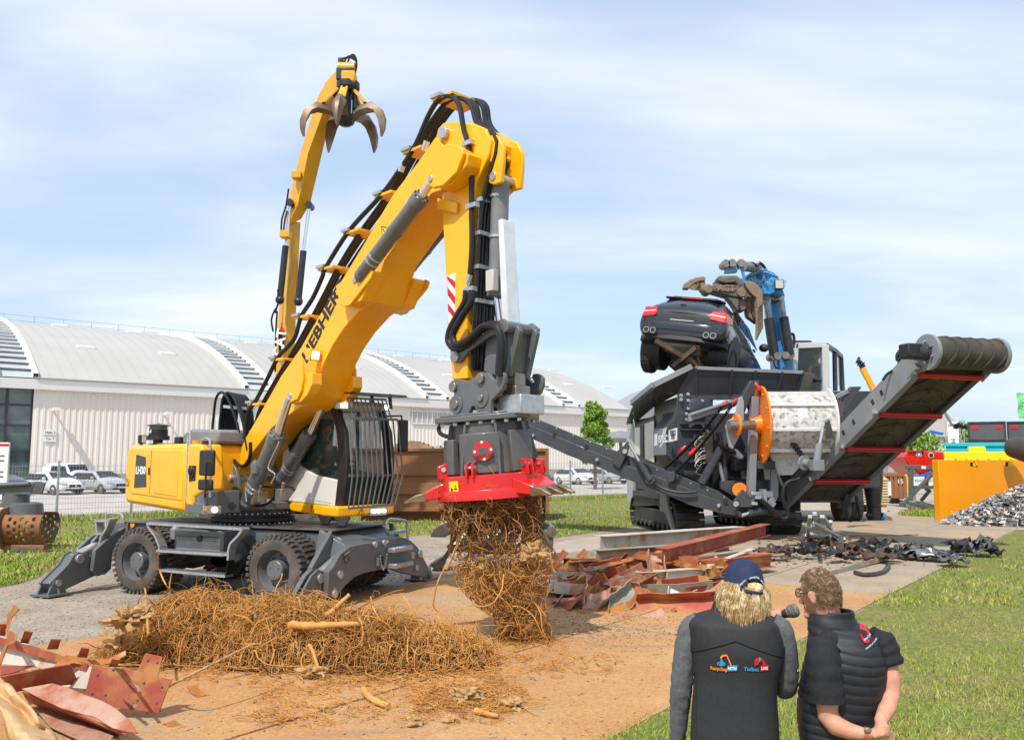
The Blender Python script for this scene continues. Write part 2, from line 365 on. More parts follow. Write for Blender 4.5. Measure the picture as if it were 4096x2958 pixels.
def roofrun(a,b,glass):
 K=14;V=[]
 for k in range(K+1):
  s=k/K;V+=[TN(a,HN-.5+s*(RWD+.5),roofz(s)),TN(b,HN-.5+s*(RWD+.5),roofz(s))]
 mb=MB();mb.add(V,[(2*i,2*i+1,2*i+3,2*i+2)for i in range(K)])
 if not glass:
  n=int((b-a)/1.1)
  for i in range(n+1):
   t=a+(b-a)*i/n;W=[]
   for k in range(K+1):
    s=k/K;q=HN-.5+s*(RWD+.5);z=roofz(s);W+=[TN(t-.03,q,z),TN(t-.03,q,z+.05),TN(t+.03,q,z+.05),TN(t+.03,q,z)]
   mb.add(W,[(4*k+j,4*k+j+1,4*k+j+5,4*k+j+4)for k in range(K)for j in range(3)])
  mb.build('roof',HR,hall,smooth=False)
  for s in(.24,.62):
   for tt in(a+5,a+13):
    z=roofz(s);q=HN-.5+s*(RWD+.5)
    MB().hull8([TN(tt,q,z),TN(tt+1.6,q,z),TN(tt+1.6,q+.8,z+.1),TN(tt,q+.8,z+.1),TN(tt,q,z+.22),TN(tt+1.6,q,z+.22),TN(tt+1.6,q+.8,z+.4),TN(tt,q+.8,z+.4)]).build('roof_vent',HT,hall)
 else:
  sk=mb.build('skylight',mat('skylight_glass',(.40,.44,.45),.4,0,(.46,.49,.50),.3),hall,smooth=False)
  f=MB()
  for k in range(1,26):
   s=k/26;z=roofz(s);q=HN-.5+s*(RWD+.5);f.bar(TN(a,q,z+.18),TN(b,q,z+.18),.5,.08)
  f.build('louvre',HT,sk,smooth=False)
  for t in(a,b):
   W=[]
   for k in range(K+1):
    s=k/K;q=HN-.5+s*(RWD+.5);z=roofz(s);W+=[TN(t-.22,q,z-.3),TN(t-.22,q,z+.42),TN(t+.22,q,z+.42),TN(t+.22,q,z-.3)]
   MB().add(W,[(4*k+j,4*k+j+1,4*k+j+5,4*k+j+4)for k in range(K)for j in range(3)]).build('roof_rib',HT,hall,smooth=False)
edges=[TL]
for m in mods:
 if m<TR:edges+=[m,min(m+strip,TR)]
edges.append(TR)
for i in range(len(edges)-1):
 a,b=edges[i],edges[i+1]
 if b-a<.3:continue
 g=i%2==1
 wallrun(a if not(i==1)else a-9,b,g and i==1)if not(i==0)else wallrun(a,b-9,g)
 roofrun(a,b,g)
 MB().hull8([TN(a,HN-.55,EZ-1.0),TN(b,HN-.55,EZ-1.0),TN(b,HN+.2,EZ-.8),TN(a,HN+.2,EZ-.8),TN(a,HN-.62,EZ-.1),TN(b,HN-.62,EZ-.1),TN(b,HN+.2,EZ-.02),TN(a,HN+.2,EZ-.02)]).build('fascia',HT,hall,smooth=False)
 if not g:
  MB().bar(TN(a,HN-.66,EZ-.02),TN(b,HN-.66,EZ-.02),.14,.12).build('gutter',HD,hall)
V=[]
for k in range(9):
 s=1-k/8;V+=[TN(TL,HN+RWD+(1-s)*RWD,roofz(s)-.01),TN(TR,HN+RWD+(1-s)*RWD,roofz(s)-.01)]
MB().add(V,[(2*i,2*i+1,2*i+3,2*i+2)for i in range(8)]).build('roof',HR,hall,smooth=False)
gab=[TN(TR-.02,HN,0)]+[TN(TR-.02,HN+RWD*2*k/16,roofz(1-abs(1-k/8))-.04)for k in range(17)]+[TN(TR-.02,HN+2*RWD,0)]
MB().add(gab,[tuple(range(len(gab)))]).build('gable_wall',HW,hall,smooth=False)
rl=MB();qn=HN+RWD-2
for k in range(int((TR-TL-4)/3.2)):
 t=TL+2+k*3.2
 if(int(k/7)%3)==2:pass
 rl.bar(TN(t,qn,RZ-.1),TN(t,qn,RZ+1.25),.05,.05,TD)
for z in(.55,1.2):rl.bar(TN(TL,qn,RZ+z),TN(TR-6,qn,RZ+z),.05,.05)
rl.build('roof_railing',GALV,hall,smooth=False)
for u in(45,105,160,232,330):
 t=tu(u);z=RZ+.1
 MB().hull8([TN(t+14,qn-1,z-.3),TN(t+17,qn-1,z-.3),TN(t+17,qn+1,z-.2),TN(t+14,qn+1,z-.2),TN(t+14.2,qn-1,z+.4),TN(t+16.8,qn-1,z+.4),TN(t+16.8,qn+1,z+.4),TN(t+14.2,qn+1,z+.4)]).build('smoke_vent',HT,hall)
for u,v in(cA(275,603),cA(885,626)):
 t=tu(u);r=ray(u,v);k=HN/(ND.x*r[0]+ND.y*r[1]);z=H+r[2]*k
 m=MB();m.bar(TN(t,HN,z),TN(t,HN-1.1,z+.1),.12,.12);m.bar(TN(t,HN-.7,z+.1),TN(t,HN-1.7,z+.12),.5,.28);m.build('wall_lamp',HT,hall)
u,v=cA(264,737);t=tu(u);r=ray(u,v);k=HN/(ND.x*r[0]+ND.y*r[1]);z=H+r[2]*k
sg=MB();sg.hull8([TN(t-.5,HN-.16,z-.55),TN(t+.5,HN-.16,z-.55),TN(t+.5,HN-.1,z-.55),TN(t-.5,HN-.1,z-.55),TN(t-.5,HN-.16,z+.55),TN(t+.5,HN-.16,z+.55),TN(t+.5,HN-.1,z+.55),TN(t-.5,HN-.1,z+.55)])
sg=sg.build('door_sign',PRINTW,hall,smooth=False)
GRT=mat('grey_print',(.12,.12,.12),.6)
for s,dz in(('Halle 3',.27),('Tor 7',-.29)):text(s,'lettering',.30,GRT,sg,basis(TN(t,HN-.18,z+dz),TD,(0,0,1)),.005)
MB().bar(TN(t-.5,HN-.18,z),TN(t+.5,HN-.18,z),.03,.04).build('divider',GRT,sg)
u0,u1=cD(213,0)[0],cD(450,0)[0]
ta,tb=tu(u0),tu(u1)
def zw(p):
 r=ray(*p);k=HN/(ND.x*r[0]+ND.y*r[1]);return H+r[2]*k
za,zb=zw(cD(213,880)),zw(cD(213,805))
wb=MB();wb.hull8([TN(ta,HN-.14,za),TN(tb,HN-.14,za),TN(tb,HN-.1,za),TN(ta,HN-.1,za),TN(ta,HN-.14,zb),TN(tb,HN-.14,zb),TN(tb,HN-.1,zb),TN(ta,HN-.1,zb)])
wb=wb.build('window',mat('grey_panes',(.36,.36,.35),.4,0,(.44,.43,.41),.5),hall,smooth=False)
fb=MB()
for i in range(9):t=ta+(tb-ta)*i/8;fb.bar(TN(t,HN-.16,za),TN(t,HN-.16,zb),.12,.08,TD)
for zq in(za,zb):fb.bar(TN(ta,HN-.16,zq),TN(tb,HN-.16,zq),.08,.14)
fb.build('frame',HT,wb,smooth=False)
fence=thing('mesh_fence','galvanised wire mesh fence between the lawn and the car park','fence')
f0=G((56,521));t1=TD.dot(f0);wires=MB()
import itertools
for k in range(-3,34):
 t=t1+k*2.52;mb=MB();mb.bar(TN(t,FN,0),TN(t,FN,2.12),.07,.07,TD);mb.bar(TN(t,FN,2.12),TN(t,FN,2.15),.08,.08,TD)
 mb.build('post',GALV,fence,smooth=False)
 if k==33:break
 w_=MB();near=k<12
 for i in range(int(11*1.05)):w_.bar(TN(t+.06,FN-.03,.06+i*.19),TN(t+2.46,FN-.03,.06+i*.19),.008,.012)
 for i in range(25 if near else 16):x=t+.06+2.4*i/(24 if near else 15);w_.bar(TN(x,FN-.04,.02),TN(x,FN-.04,2.06),.007 if near else .012,.007,TD)
 w_.build('mesh_panel',GALV,fence,smooth=False)
 # ================= yellow material handler
FU=Fr(-4.4,14.85,-45);FC=Fr(-4.4,14.85,-24);UC=FU.rel(FC)
lh=tframe('material_handler','yellow wheeled material handler with grey chassis, holding the red shear with hanging roots','excavator',FC)
def up(f,y,pts):return[f.y(q,y)for q in pts]
def ux(f,x,pts):return[f.x(q,x)for q in pts]
m=MB();m.prism([(-2.2,1.10),(2.1,1.06),(2.3,.98),(2.3,.72),(1.2,.62),(-1.2,.62),(-2.2,.74)],-.75,.75,'y');m.build('chassis',DGREY,lh,bevel=.02)
m=MB();m.box(-2.25,2.2,-.80,.80,1.10,1.125);m.build('deck_plate',mat('deck_paint',(.055,.055,.055),.45,0,(.10,.09,.08),2),lh,bevel=.006)
for x0,x1 in((-1.9,-1.5),(-1.35,-1.0),(1.3,1.55),(1.65,1.9)):MB().box(x0,x1,.1,.35,1.126,1.13).build('deck_slot',BLK,lh)
for x in(-1.40,1.44):
 m=MB();m.cyl((x,-1.0,.53),(x,1.0,.53),.13);m.ball((x,0,.53),(.32,.34,.26));m.box(x-.12,x+.12,-.5,.5,.5,.8);m.build('axle',DGREY,lh)
def tyre_mesh(R=.53,w=.29):
 m=MB();pr=[(-w/2,.31),(-w/2-.005,.36),(-w/2,.44),(-w/2+.02,R-.045),(-w/2+.05,R-.025),(w/2-.05,R-.025),(w/2-.02,R-.045),(w/2,.44),(w/2+.005,.36),(w/2,.31)]
 n=40;V=[]
 for y,r in pr:
  for k in range(n):V.append((r*cos(2*pi*k/n),y,r*sin(2*pi*k/n)))
 L_=len(pr);m.add(V,[(i*n+k,i*n+(k+1)%n,(i+1)*n+(k+1)%n,(i+1)*n+k)for i in range(L_-1)for k in range(n)])
 for k in range(36):
  for s in(-1,1):
   a=2*pi*(k+(.5 if s>0 else 0))/36;d=.046;y0,y1=sorted((s*.03,s*(w/2+.004)))
   q=[]
   for rr in(R-.05,R):
    for(aa,yy)in((a-d,y0),(a+d,y0),(a+d*.8+.03*s,y1),(a-d*.8+.03*s,y1)):q.append((rr*cos(aa),yy,rr*sin(aa)))
   m.hull8(q)
 return m
tm=tyre_mesh().mesh('tyre',angle=40);tm.materials.append(TYRE)
rimM=MB();rimM.lathe([(-.14,.31),(-.135,.335),(-.12,.335),(-.11,.30),(-.02,.27),(.02,.255),(.03,.18),(.03,.0)],(0,0,0),(0,1,0),32,False)
rm=rimM.mesh('rim');rm.materials.append(DGREY)
hubM=MB();hubM.lathe([(-.13,.0),(-.13,.135),(-.115,.15),(.06,.155),(.06,.0)],(0,0,0),(0,1,0),24)
for k in range(3):a=2*pi*k/3+.5;hubM.cyl((.085*cos(a),-.14,.085*sin(a)),(.085*cos(a),-.12,.085*sin(a)),.02,n=8)
for k in range(8):a=2*pi*k/8;hubM.cyl((.21*cos(a),-.02,.21*sin(a)),(.21*cos(a),.03,.21*sin(a)),.018,n=6)
hm=hubM.mesh('hub');hm.materials.append(DGREY)
def lnk(name,me,parent,loc,rot=(0,0,0)):
 o=bpy.data.objects.new(name,me);sc.collection.objects.link(o);o.parent=parent;o.location=loc;o.rotation_euler=rot;return o
for x in(-1.40,1.44):
 for s in(-1,1):
  wh=lnk('wheel',hm,lh,(x,s*1.14,.53),(0,0,0 if s<0 else pi))
  for dy in(0,.33):
   lnk('tyre',tm,wh,(0,dy,0),(0,random.random(),0))
   if dy==0:lnk('rim',rm,wh,(0,dy,0))
fp=ux(FC,2.5,[cN(*q)for q in[(1050,690),(930,780),(830,955),(790,990),(778,1300),(880,1300),(985,1165),(1100,1060),(1220,1010),(1400,972),(1500,950),(1640,1000),(1850,1050),(1945,1060),(1985,955),(1930,850),(1850,700),(1740,600),(1640,578)]])
m=MB();m.prism([(q.y,q.z)for q in fp],2.40,2.5,'x');m.build('blade_plate',DGREY,lh,bevel=.012)
m=MB();a,b=fp[0],fp[-1]
m.hull8([(1.95,-1.0,.68),(2.42,-.85,.5),(2.42,.85,.5),(1.95,.9,.68),(1.95,-.86,1.13),(2.41,a.y,a.z+.01),(2.41,b.y,b.z+.01),(1.95,.82,1.13)]);m.build('nose',DGREY,lh,bevel=.015)
for pr in([(-.86,1.12),(-1.35,.62),(-1.38,.22),(-1.24,.22),(-.9,.6)],[(.86,1.12),(1.35,.62),(1.5,.3),(1.24,.22),(.9,.6)]):MB().prism(pr,2.12,2.20,'x').build('outrigger_bracket',DGREY,lh,bevel=.01)
for q in[(920,1030),(1780,800)]:
 p=FC.x(cN(*q),2.5);o=MB().cyl(p+Vector((-.01,0,0)),p+Vector((.02,0,0)),.045).build('reflector',REDL,lh);MB().lathe([(0,.045),(0,.06),(.025,.06),(.025,.045)],p,p+Vector((1,0,0))).build('ring',GALV,o)
for q,r in[((1330,670),.05),((1440,650),.05),((850,1260),.06),((1865,780),.07),((1825,950),.05),((1475,640),.025)]:
 p=FC.x(cN(*q),2.5);MB().cyl(p,p+Vector((.04,0,0)),r).build('pin',GALV,lh,bevel=.006)
def step(f,x,q0,q1,dx=.16,t=.05):
 p0,p1=f.x(cN(*q0),x),f.x(cN(*q1),x);m=MB();m.hull8([(x,p0.y,p0.z-.06),(x+dx,p0.y,p0.z-.06),(x+dx,p1.y,p0.z-.06),(x,p1.y,p0.z-.06),(x,p0.y,p0.z),(x+dx,p0.y,p0.z),(x+dx,p1.y,p0.z),(x,p1.y,p0.z)])
 for k in range(7):y=p0.y+(p1.y-p0.y)*(.5+k)/7;m.box(x+.01,x+dx-.005,y-.012,y+.012,p0.z,p0.z+.014)
 m.build('step',GALV,lh,bevel=.004)
step(FC,2.5,(1470,720),(1700,720));step(FC,2.5,(1490,910),(1700,910))
p0,p1=FC.x(cN(1420,520),2.2),FC.x(cN(1640,520),2.2);MB().box(2.2,2.36,p0.y,p1.y,p0.z-.05,p0.z).build('step',GALV,lh,bevel=.005)
hr=[FC.x(cN(*q),2.45)for q in[(1475,470),(1478,400),(1500,372),(1560,368),(1690,385),(1722,410),(1728,470),(1725,650),(1690,690),(1640,690)]]
MB().tube(smooth_path(hr,4),.022).build('handrail',GALV,lh)
p=FC.x(cN(1390,860),2.5);m=MB();m.box(2.5,2.56,p.y-.09,p.y+.07,p.z-.09,p.z-.07);m.box(2.5,2.56,p.y-.09,p.y+.07,p.z+.06,p.z+.08);m.box(2.5,2.56,p.y-.09,p.y-.07,p.z-.09,p.z+.08);m.box(2.5,2.56,p.y+.05,p.y+.07,p.z-.09,p.z+.08);m.build('tow_eye',DGREY,lh)
m=MB()
for k in range(16):
 t=k/15;y=p.y-.08+.2*t;z=p.z+.08-.22*sin(pi*t)
 m.tube([(2.57,y+.014*cos(a),z+.014*sin(a))for a in(0,1.05,2.1,3.14,4.2,5.25,6.28)],.004,4)
tag(m.build('chain',GALV,lh),kind='stuff')
p=FC.x(cN(1000,840),2.5);m=MB();m.tube([p+Vector((.03,.05*cos(a),.05*sin(a)))for a in[i*.52 for i in range(13)]],.015,6);m.cyl(p+Vector((.03,-.09,.06)),p+Vector((.03,.03,.1)),.016);m.build('shackle',DGREY,lh)
m=MB();leg=ux(FC,2.3,[cN(*q)for q in[(600,960),(700,1000),(720,1080),(690,1180),(560,1330),(360,1330),(440,1180),(520,1040)]]);m.prism([(q.y,q.z)for q in leg],2.22,2.30,'x');m.prism([(q.y,q.z)for q in leg],2.36,2.395,'x');m.build('outrigger_leg',DGREY,lh,bevel=.008)
p0,p1=FC.x(cN(650,1040),2.33),FC.x(cN(890,830),2.30)
m=MB();m.cyl(p0,p1,.065);m.build('outrigger_cylinder',GALV,lh)
m=MB();p=FC.x(cN(690,1075),2.4);m.cyl(p-Vector((.2,0,0)),p+Vector((.02,0,0)),.07);m.build('pin',GALV,lh,bevel=.006)
def foot(x,y,nm='outrigger_foot'):
 m=MB();m.box(x-.22,x+.22,y-.22,y+.22,.022,.055);m.prism([(y-.17,.05),(y+.17,.05),(y+.07,.27),(y-.07,.27)],x-.14,x-.10,'x');m.prism([(y-.17,.05),(y+.17,.05),(y+.07,.27),(y-.07,.27)],x+.10,x+.14,'x')
 for s in(-1,1):m.prism([(x+s*.14,.05),(x+s*.21,.05),(x+s*.14,.15)],y-.01,y+.01,'y')
 f=m.build(nm,DGREY,lh,bevel=.004);MB().cyl((x-.17,y,.22),(x+.17,y,.22),.05).build('pin',GALV,f)
foot(-2.45,-1.98);foot(2.12,2.0);foot(2.31,-1.95);foot(-2.3,1.95)
m=MB();far=ux(FC,2.2,[cN(*q)for q in[(1700,780),(1850,700),(1990,960),(1960,1060),(1850,1050)]])
m.prism([(1.0,.75),(1.25,.75),(2.1,.28),(2.06,.16),(1.9,.16),(1.1,.4)],2.08,2.16,'x');m.build('outrigger_leg',DGREY,lh,bevel=.01)
m=MB();leg=ux(FC,-2.45,[cM(*q)for q in[(395,600),(440,575),(500,590),(600,660),(640,790),(590,790),(480,840),(330,910),(250,940),(200,910),(170,860),(240,790),(340,690)]])
m.prism([(q.y,q.z)for q in leg],-2.36,-2.32,'x');m.prism([(q.y,q.z)for q in leg],-2.58,-2.54,'x');m.build('outrigger_leg',DGREY,lh,bevel=.008)
m=MB();m.prism([(q.y*.98-.02,q.z*.96)for q in leg],-2.535,-2.365,'x');m.build('outrigger_web',DGREY,lh)
p0,p1=FC.x(cM(470,610),-2.45),FC.x(cM(690,500),-2.45)
MB().cyl(p0,p1,.075).build('outrigger_cylinder',GALV,lh)
p=FC.x(cM(495,640),-2.3);MB().cyl(p-Vector((.3,0,0)),p+Vector((.03,0,0)),.075).build('pin',GALV,lh,bevel=.008)
p=FC.x(cM(650,745),-2.3);MB().cyl(p-Vector((.3,0,0)),p+Vector((.03,0,0)),.07).build('pin',STEEL,lh,bevel=.008)
m=MB();br=ux(FC,-2.3,[cM(*q)for q in[(950,300),(735,440),(600,560),(575,750),(620,790),(690,780),(745,730),(760,560),(950,420)]])
m.prism([(q.y,q.z)for q in br],-2.28,-2.2,'x');m.prism([(q.y,q.z)for q in br],-2.70,-2.62,'x');m.prism([(-.8,1.1),(.8,1.1),(1.3,.55),(.8,.5),(-.8,.5)],-2.6,-2.15,'x');m.build('outrigger_bracket',DGREY,lh,bevel=.01)
m=MB();m.prism([(1.0,.75),(1.25,.75),(2.1,.28),(2.06,.16),(1.9,.16),(1.1,.4)],-2.38,-2.30,'x');m.build('outrigger_leg',DGREY,lh,bevel=.01)
p=FC.y(cM(985,330),-.76);MB().cyl(p,p-Vector((0,.03,0)),.05).build('marker_lamp',AMB,lh)
def ladder(f,y,railA,railB,rungs,c):
 for rail in(railA,railB):
  m=MB();pts=[f.y(c(*q),y)for q in rail]
  for a,b in zip(pts[:-1],pts[1:]):m.bar(a,b,.16,.035,(1,0,0))
  m.build('ladder_side',GALV,lh)
 for qa,qb in rungs:
  a,b=f.y(c(*qa),y),f.y(c(*qb),y);m=MB();m.bar(a,b,.18,.035)
  d=(b-a);n=max(4,int(d.length/.05))
  for k in range(n):q=a+d*((k+.5)/n);m.box(q.x-.008,q.x+.008,y-.085,y+.085,q.z+.017,q.z+.028)
  m.build('step',GALV,lh)
ladder(FC,-1.30,[(1140,315),(1150,350),(1210,430),(1250,530),(1245,600)],[(2005,365),(1960,430),(1890,500),(1875,560),(1870,650)],[((1140,318),(2000,370)),((1228,565),(1870,600)),((1255,740),(1850,795))],cM)
for qa,qb in(((1240,600),(1270,740)),((1870,660),(1845,790))):
 a,b=FC.y(cM(*qa),-1.3),FC.y(cM(*qb),-1.3);MB().bar(a,b,.14,.012,(1,0,0)).build('ladder_strap',RUB,lh)
ladder(FC,-1.15,[(670,275),(690,430),(640,480),(625,600),(620,700)],[(800,275),(770,360),(720,440),(695,560),(690,710)],[((665,295),(800,295)),((665,412),(735,412)),((620,575),(690,580)),((615,695),(690,700))],cM)
hr=[FC.y(cM(*q),-.85)for q in[(735,350),(735,260),(755,232),(860,235),(890,260),(893,290)]]
MB().tube(smooth_path(hr,4),.02).build('handrail',GALV,lh)
m=MB();m.box(-.74,.30,-1.12,-.76,.66,1.07);tb=m.build('tool_box',DGREY,lh,bevel=.015)
m=MB();m.box(-.68,.25,-1.13,-1.121,.70,.95);m.build('lid',CHG2,tb,bevel=.01)
MB().cyl((-.18,-1.15,.93),(-.18,-1.12,.93),.05).build('latch',BLK,tb)
m=MB()
for z in(.87,.90,.93):
 for k in range(30):m.box(-.64+k*.028,-.628+k*.028,-1.134,-1.131,z+.03,z+.042)
tag(m.build('perforation',BLK,tb),kind='stuff')
m=MB();m.box(.42,.72,-1.1,-.8,.62,.95);m.build('battery_case',BLK,lh,M=Matrix.Translation((.57,-.95,.8))@Matrix.Rotation(-.5,4,'Y')@Matrix.Translation((-.57,.95,-.8)),bevel=.02)
m=MB();m.lathe([(0,.0),(0,.09),(.16,.09),(.22,.04),(.24,.03),(.26,0)],(-.95,-.88,.88),(-.95,-.88,1.5));m.build('fire_extinguisher',CHG2,lh)
m=MB();c=Vector((-.12,0,0))
m.lathe([(0,.66),(.05,.70),(.10,.70),(.10,.64),(.15,.64),(.15,.71),(.24,.71),(.24,.0)],c+Vector((0,0,1.12)),c+Vector((0,0,2)),48);ring=m.build('slewing_ring',mat('ring_black',(.02,.02,.022),.45),lh,UC)
m=MB()
for k in range(48):
 a=2*pi*k/48
 for z in(1.135,1.30):q=c+Vector((.705*cos(a),.705*sin(a),z));m.cyl(q,q+Vector((.02*cos(a),.02*sin(a),0)),.014,n=6)
tag(m.build('ring_bolt',GALV,ring,UC),kind='stuff')
def upart(m,name,mt,par=None,**k):return m.build(name,mt,par or lh,UC,**k)
m=MB();m.box(-1.6,.55,-.62,1.2,1.36,1.48);upart(m,'platform',DGREY,bevel=.01)
prof=[(-2.66,1.60),(-2.62,1.45),(-2.45,1.40),(-.10,1.34),(-.10,2.40),(-.2,2.46),(-2.45,2.46),(-2.6,2.40),(-2.66,2.2)]
m=MB();m.prism(prof,-1.25,1.22,'y');body=upart(m,'body',YEL,bevel=.07)
m=MB();m.prism([(-2.33,1.58),(-.16,1.52),(-.18,2.36),(-2.31,2.39)],-1.262,-1.2,'y');door=upart(m,'side_door',YEL,body,bevel=.02)
m=MB();m.prism([(-2.16,1.69),(-1.62,1.72),(-1.70,2.24),(-2.12,2.29)],-1.272,-1.26,'y');badge=upart(m,'badge_panel',mat('badge_grey',(.045,.05,.055),.5),body,bevel=.006)
text('LH30','lettering',.185,PRINTW,badge,UC@basis((-1.88,-1.275,2.0),(1,0,.0),(0,0,1)),.002,sx=1.08,bold=.006)
m=MB();m.prism([(-1.48,1.60),(-1.46,1.60),(-1.46,2.36),(-1.48,2.36)],-1.266,-1.25,'y');upart(m,'door_gap',mat('seam',(.35,.14,.0),.6),body)
m=MB();m.box(-1.56,-1.50,-1.272,-1.26,1.93,2.06);upart(m,'door_latch',BLK,body)
m=MB();m.prism([(-1.30,1.62),(-.34,1.59),(-.42,2.27),(-1.33,2.29)],-1.272,-1.258,'y');upart(m,'door_panel',YEL,body,bevel=.012)
def tri(par,c,x,y,s,M=None,bgm=PRINTY):
 x=Vector(x).normalized();y=Vector(y).normalized();n=x.cross(y);c=Vector(c)
 m=MB();m.plate([c-x*s,c+x*s,c+y*s*1.75],.004);o=m.build('warning_sticker',bgm,par,M)
 m=MB()
 q=[c-x*s*1.0,c+x*s*1.0,c+y*s*1.75]
 for i in range(3):m.bar(q[i]+n*.003,q[(i+1)%3]+n*.003,s*.14,.003,n)
 m.bar(c+y*s*.45+n*.003,c+y*s*1.15+n*.003,s*.2,.003,n);m.bar(c+y*s*.18+n*.003,c+y*s*.34+n*.003,s*.22,.003,n)
 m.build('symbol',PRINTB,o,M)
tri(body,(-2.5,-1.268,1.74),(1,0,0),(0,0,1),.075,UC)
m=MB();m.box(-2.3,-.5,-1.0,.0,2.47,2.49);upart(m,'anti_slip_top',CHG2,body)
m=MB();m.prism([(-.06,1.45),(.22,1.45),(.22,1.60),(.58,1.70),(.44,2.40),(.38,2.44),(-.06,2.45)],-1.25,-.88,'y');tank=upart(m,'tank_housing',YEL,bevel=.04)
q=FU.y(cQ(940,760),-1.25);m=MB();m.cyl(q,q+Vector((0,-.03,0)),.10);m.ball(q+Vector((0,-.03,.02)),(.075,.04,.075));m.prism([(q.x-.13,q.z+.1),(q.x+.13,q.z+.1),(q.x+.12,q.z-.14),(q.x-.1,q.z-.16)],-1.262,-1.25,'y');upart(m,'filler_cap',BLK,tank,bevel=.01)
m=MB();m.cyl((.2,-1.05,2.44),(.2,-1.05,2.50),.09);upart(m,'tank_cap',BLK,tank)
m=MB();m.prism([(-.10,1.33),(.58,1.33),(.58,1.50),(-.10,1.53)],-1.24,-.6,'y');m.prism([(.0,1.34),(.60,1.34),(.60,1.70),(.20,1.70),(.20,1.53),(.0,1.53)],-1.22,-.64,'y');fb=upart(m,'storage_box',DGREY,bevel=.015)
m=MB()
for k in range(5):m.box(.601,.604,-.84+k*.03,-.826+k*.03,1.42-.02*(2-abs(k-2)),1.48+.02*(2-abs(k-2)))
upart(m,'vent_slot',BLK,fb)
q0,q1=FU.x(cQ(1080,1205),.62),FU.x(cQ(1310,1300),.62)
m=MB();m.box(.60,.625,q0.y,q1.y,q1.z,q0.z);lf=upart(m,'lamp_frame',GALV,bevel=.004)
m=MB();m.cyl((.62,q0.y*.38+q1.y*.62,(q0.z+q1.z)/2),(.65,q0.y*.38+q1.y*.62,(q0.z+q1.z)/2),.045);upart(m,'headlamp',LAMP,lf)
m=MB();m.cyl((.62,q0.y*.8+q1.y*.2,(q0.z+q1.z)/2),(.65,q0.y*.8+q1.y*.2,(q0.z+q1.z)/2),.032);upart(m,'indicator',AMB,lf)
def utube(pts,c,y,r,name,mt,k=4,n=8,par=None):
 y_=y if hasattr(y,'__len__')else[y]*len(pts)
 P_=[FU.y(c(*q),yy)for q,yy in zip(pts,y_)]
 return upart(MB().tube(smooth_path(P_,k)if k>1 else P_,r,n),name,mt,par)
utube([(860,1150),(868,1000),(880,500),(885,280),(905,262),(905,420)],cQ,-1.22,.022,'handrail',GALV,3)
utube([(1030,1180),(1040,800),(1050,400),(1080,345),(1120,330),(1160,350),(1170,420),(1168,1090)],cQ,-1.2,.022,'handrail',GALV,3)
for a,b in(((1055,480),(1215,815)),((1035,855),(1195,1005))):
 p0,p1=FU.y(cQ(*a),-1.38),FU.y(cQ(*b),-1.38);upart(MB().box(p0.x,p1.x,-1.42,-1.35,p1.z,p0.z),'mirror',BLK,bevel=.03)
utube([(1105,1050),(1110,860),(1120,640)],cQ,-1.45,.016,'mirror_arm',BLK,1)
utube([(1105,1050),(1100,1100),(1130,1190)],cQ,-1.35,.02,'mirror_arm',BLK,1)
fx=Vector((-2.0,FU.x(cQ(490,400),-2.0).y,2.46))
def zf(v):return FU.x(cQ(490,v),-2.0).z
m=MB();m.lathe([(0,.085),(zf(350)-2.46,.085),(zf(350)-2.46,.20),(zf(295)-2.46,.20),(zf(290)-2.46,.165),(zf(215)-2.46,.165)],fx,fx+Vector((0,0,1)));af=upart(m,'air_filter',BLK)
m=MB();m.lathe([(zf(215)-2.46,.155),(zf(168)-2.46,.155)],fx,fx+Vector((0,0,1)));upart(m,'filter_glass',mat('smoky_plastic',(.10,.10,.11),.2),af)
m=MB();m.lathe([(zf(168)-2.46,.20),(zf(160)-2.46,.205),(zf(145)-2.46,.13),(zf(138)-2.46,.02),(zf(130)-2.46,.015)],fx,fx+Vector((0,0,1)));upart(m,'filter_lid',CHG,af)
text('TurboII','lettering',.085,PRINTW,af,UC@basis(fx+Vector((-.02,-.17,zf(245)-2.46)),(1,0,0),(0,0,1)),.002)
def worklamp(px,c,y,d,s=.08,lit=False):
 q=FU.y(c(*px),y);d=Vector(d).normalized();M=basis(q,d.cross(Vector((0,0,1))),(0,0,1))
 m=MB();m.box(-s,s,-s,s,-.03,.05);o=m.build('work_lamp',BLK,lh,UC@M,bevel=.015)
 m=MB();m.box(-s*.8,s*.8,-s*.8,s*.8,.051,.058);m.build('lens',LAMP if lit else WHITE,o,UC@M)
 MB().cyl(q-Vector((0,0,s)),q-Vector((0,0,s+.06)),.03).build('bracket',CHG,o,UC)
worklamp((280,340),cQ,-.95,(-.7,-.5,.2));worklamp((755,370),cQ,-1.1,(.2,-1,.3))
hx=FU.x(cQ(640,300),-1.3)
m=MB();m.prism([(-1.5,2.46),(-.05,2.46),(-.05,2.70),(-1.1,2.74),(-1.38,2.66)],-.75,1.0,'y');upart(m,'engine_hood',CHG2,bevel=.05)
q=FU.y(cQ(990,395),-.9);upart(MB().cyl((q.x,-.9,2.44),(q.x,-.9,2.52),.07),'beacon',AMB)
bf=[FU.y(cQ(*q),-.42)for q in[(1340,680),(1400,640),(1480,680),(1525,830),(1535,1010),(1640,1060),(1640,1290),(1340,1290)]]
for y0,y1 in((-.42,-.36),(.36,.42)):upart(MB().prism([(q.x,q.z)for q in bf],y0,y1,'y'),'boom_bracket',DGREY,bevel=.012)
q=FU.y(cQ(1435,845),-.44);upart(MB().cyl((q.x,-.48,q.z),(q.x,.48,q.z),.07),'pin',GALV,bevel=.008)
q=FU.y(cQ(1585,1165),-.44);upart(MB().cyl((q.x,-.62,q.z),(q.x,.62,q.z),.055),'pin',GALV,bevel=.008)
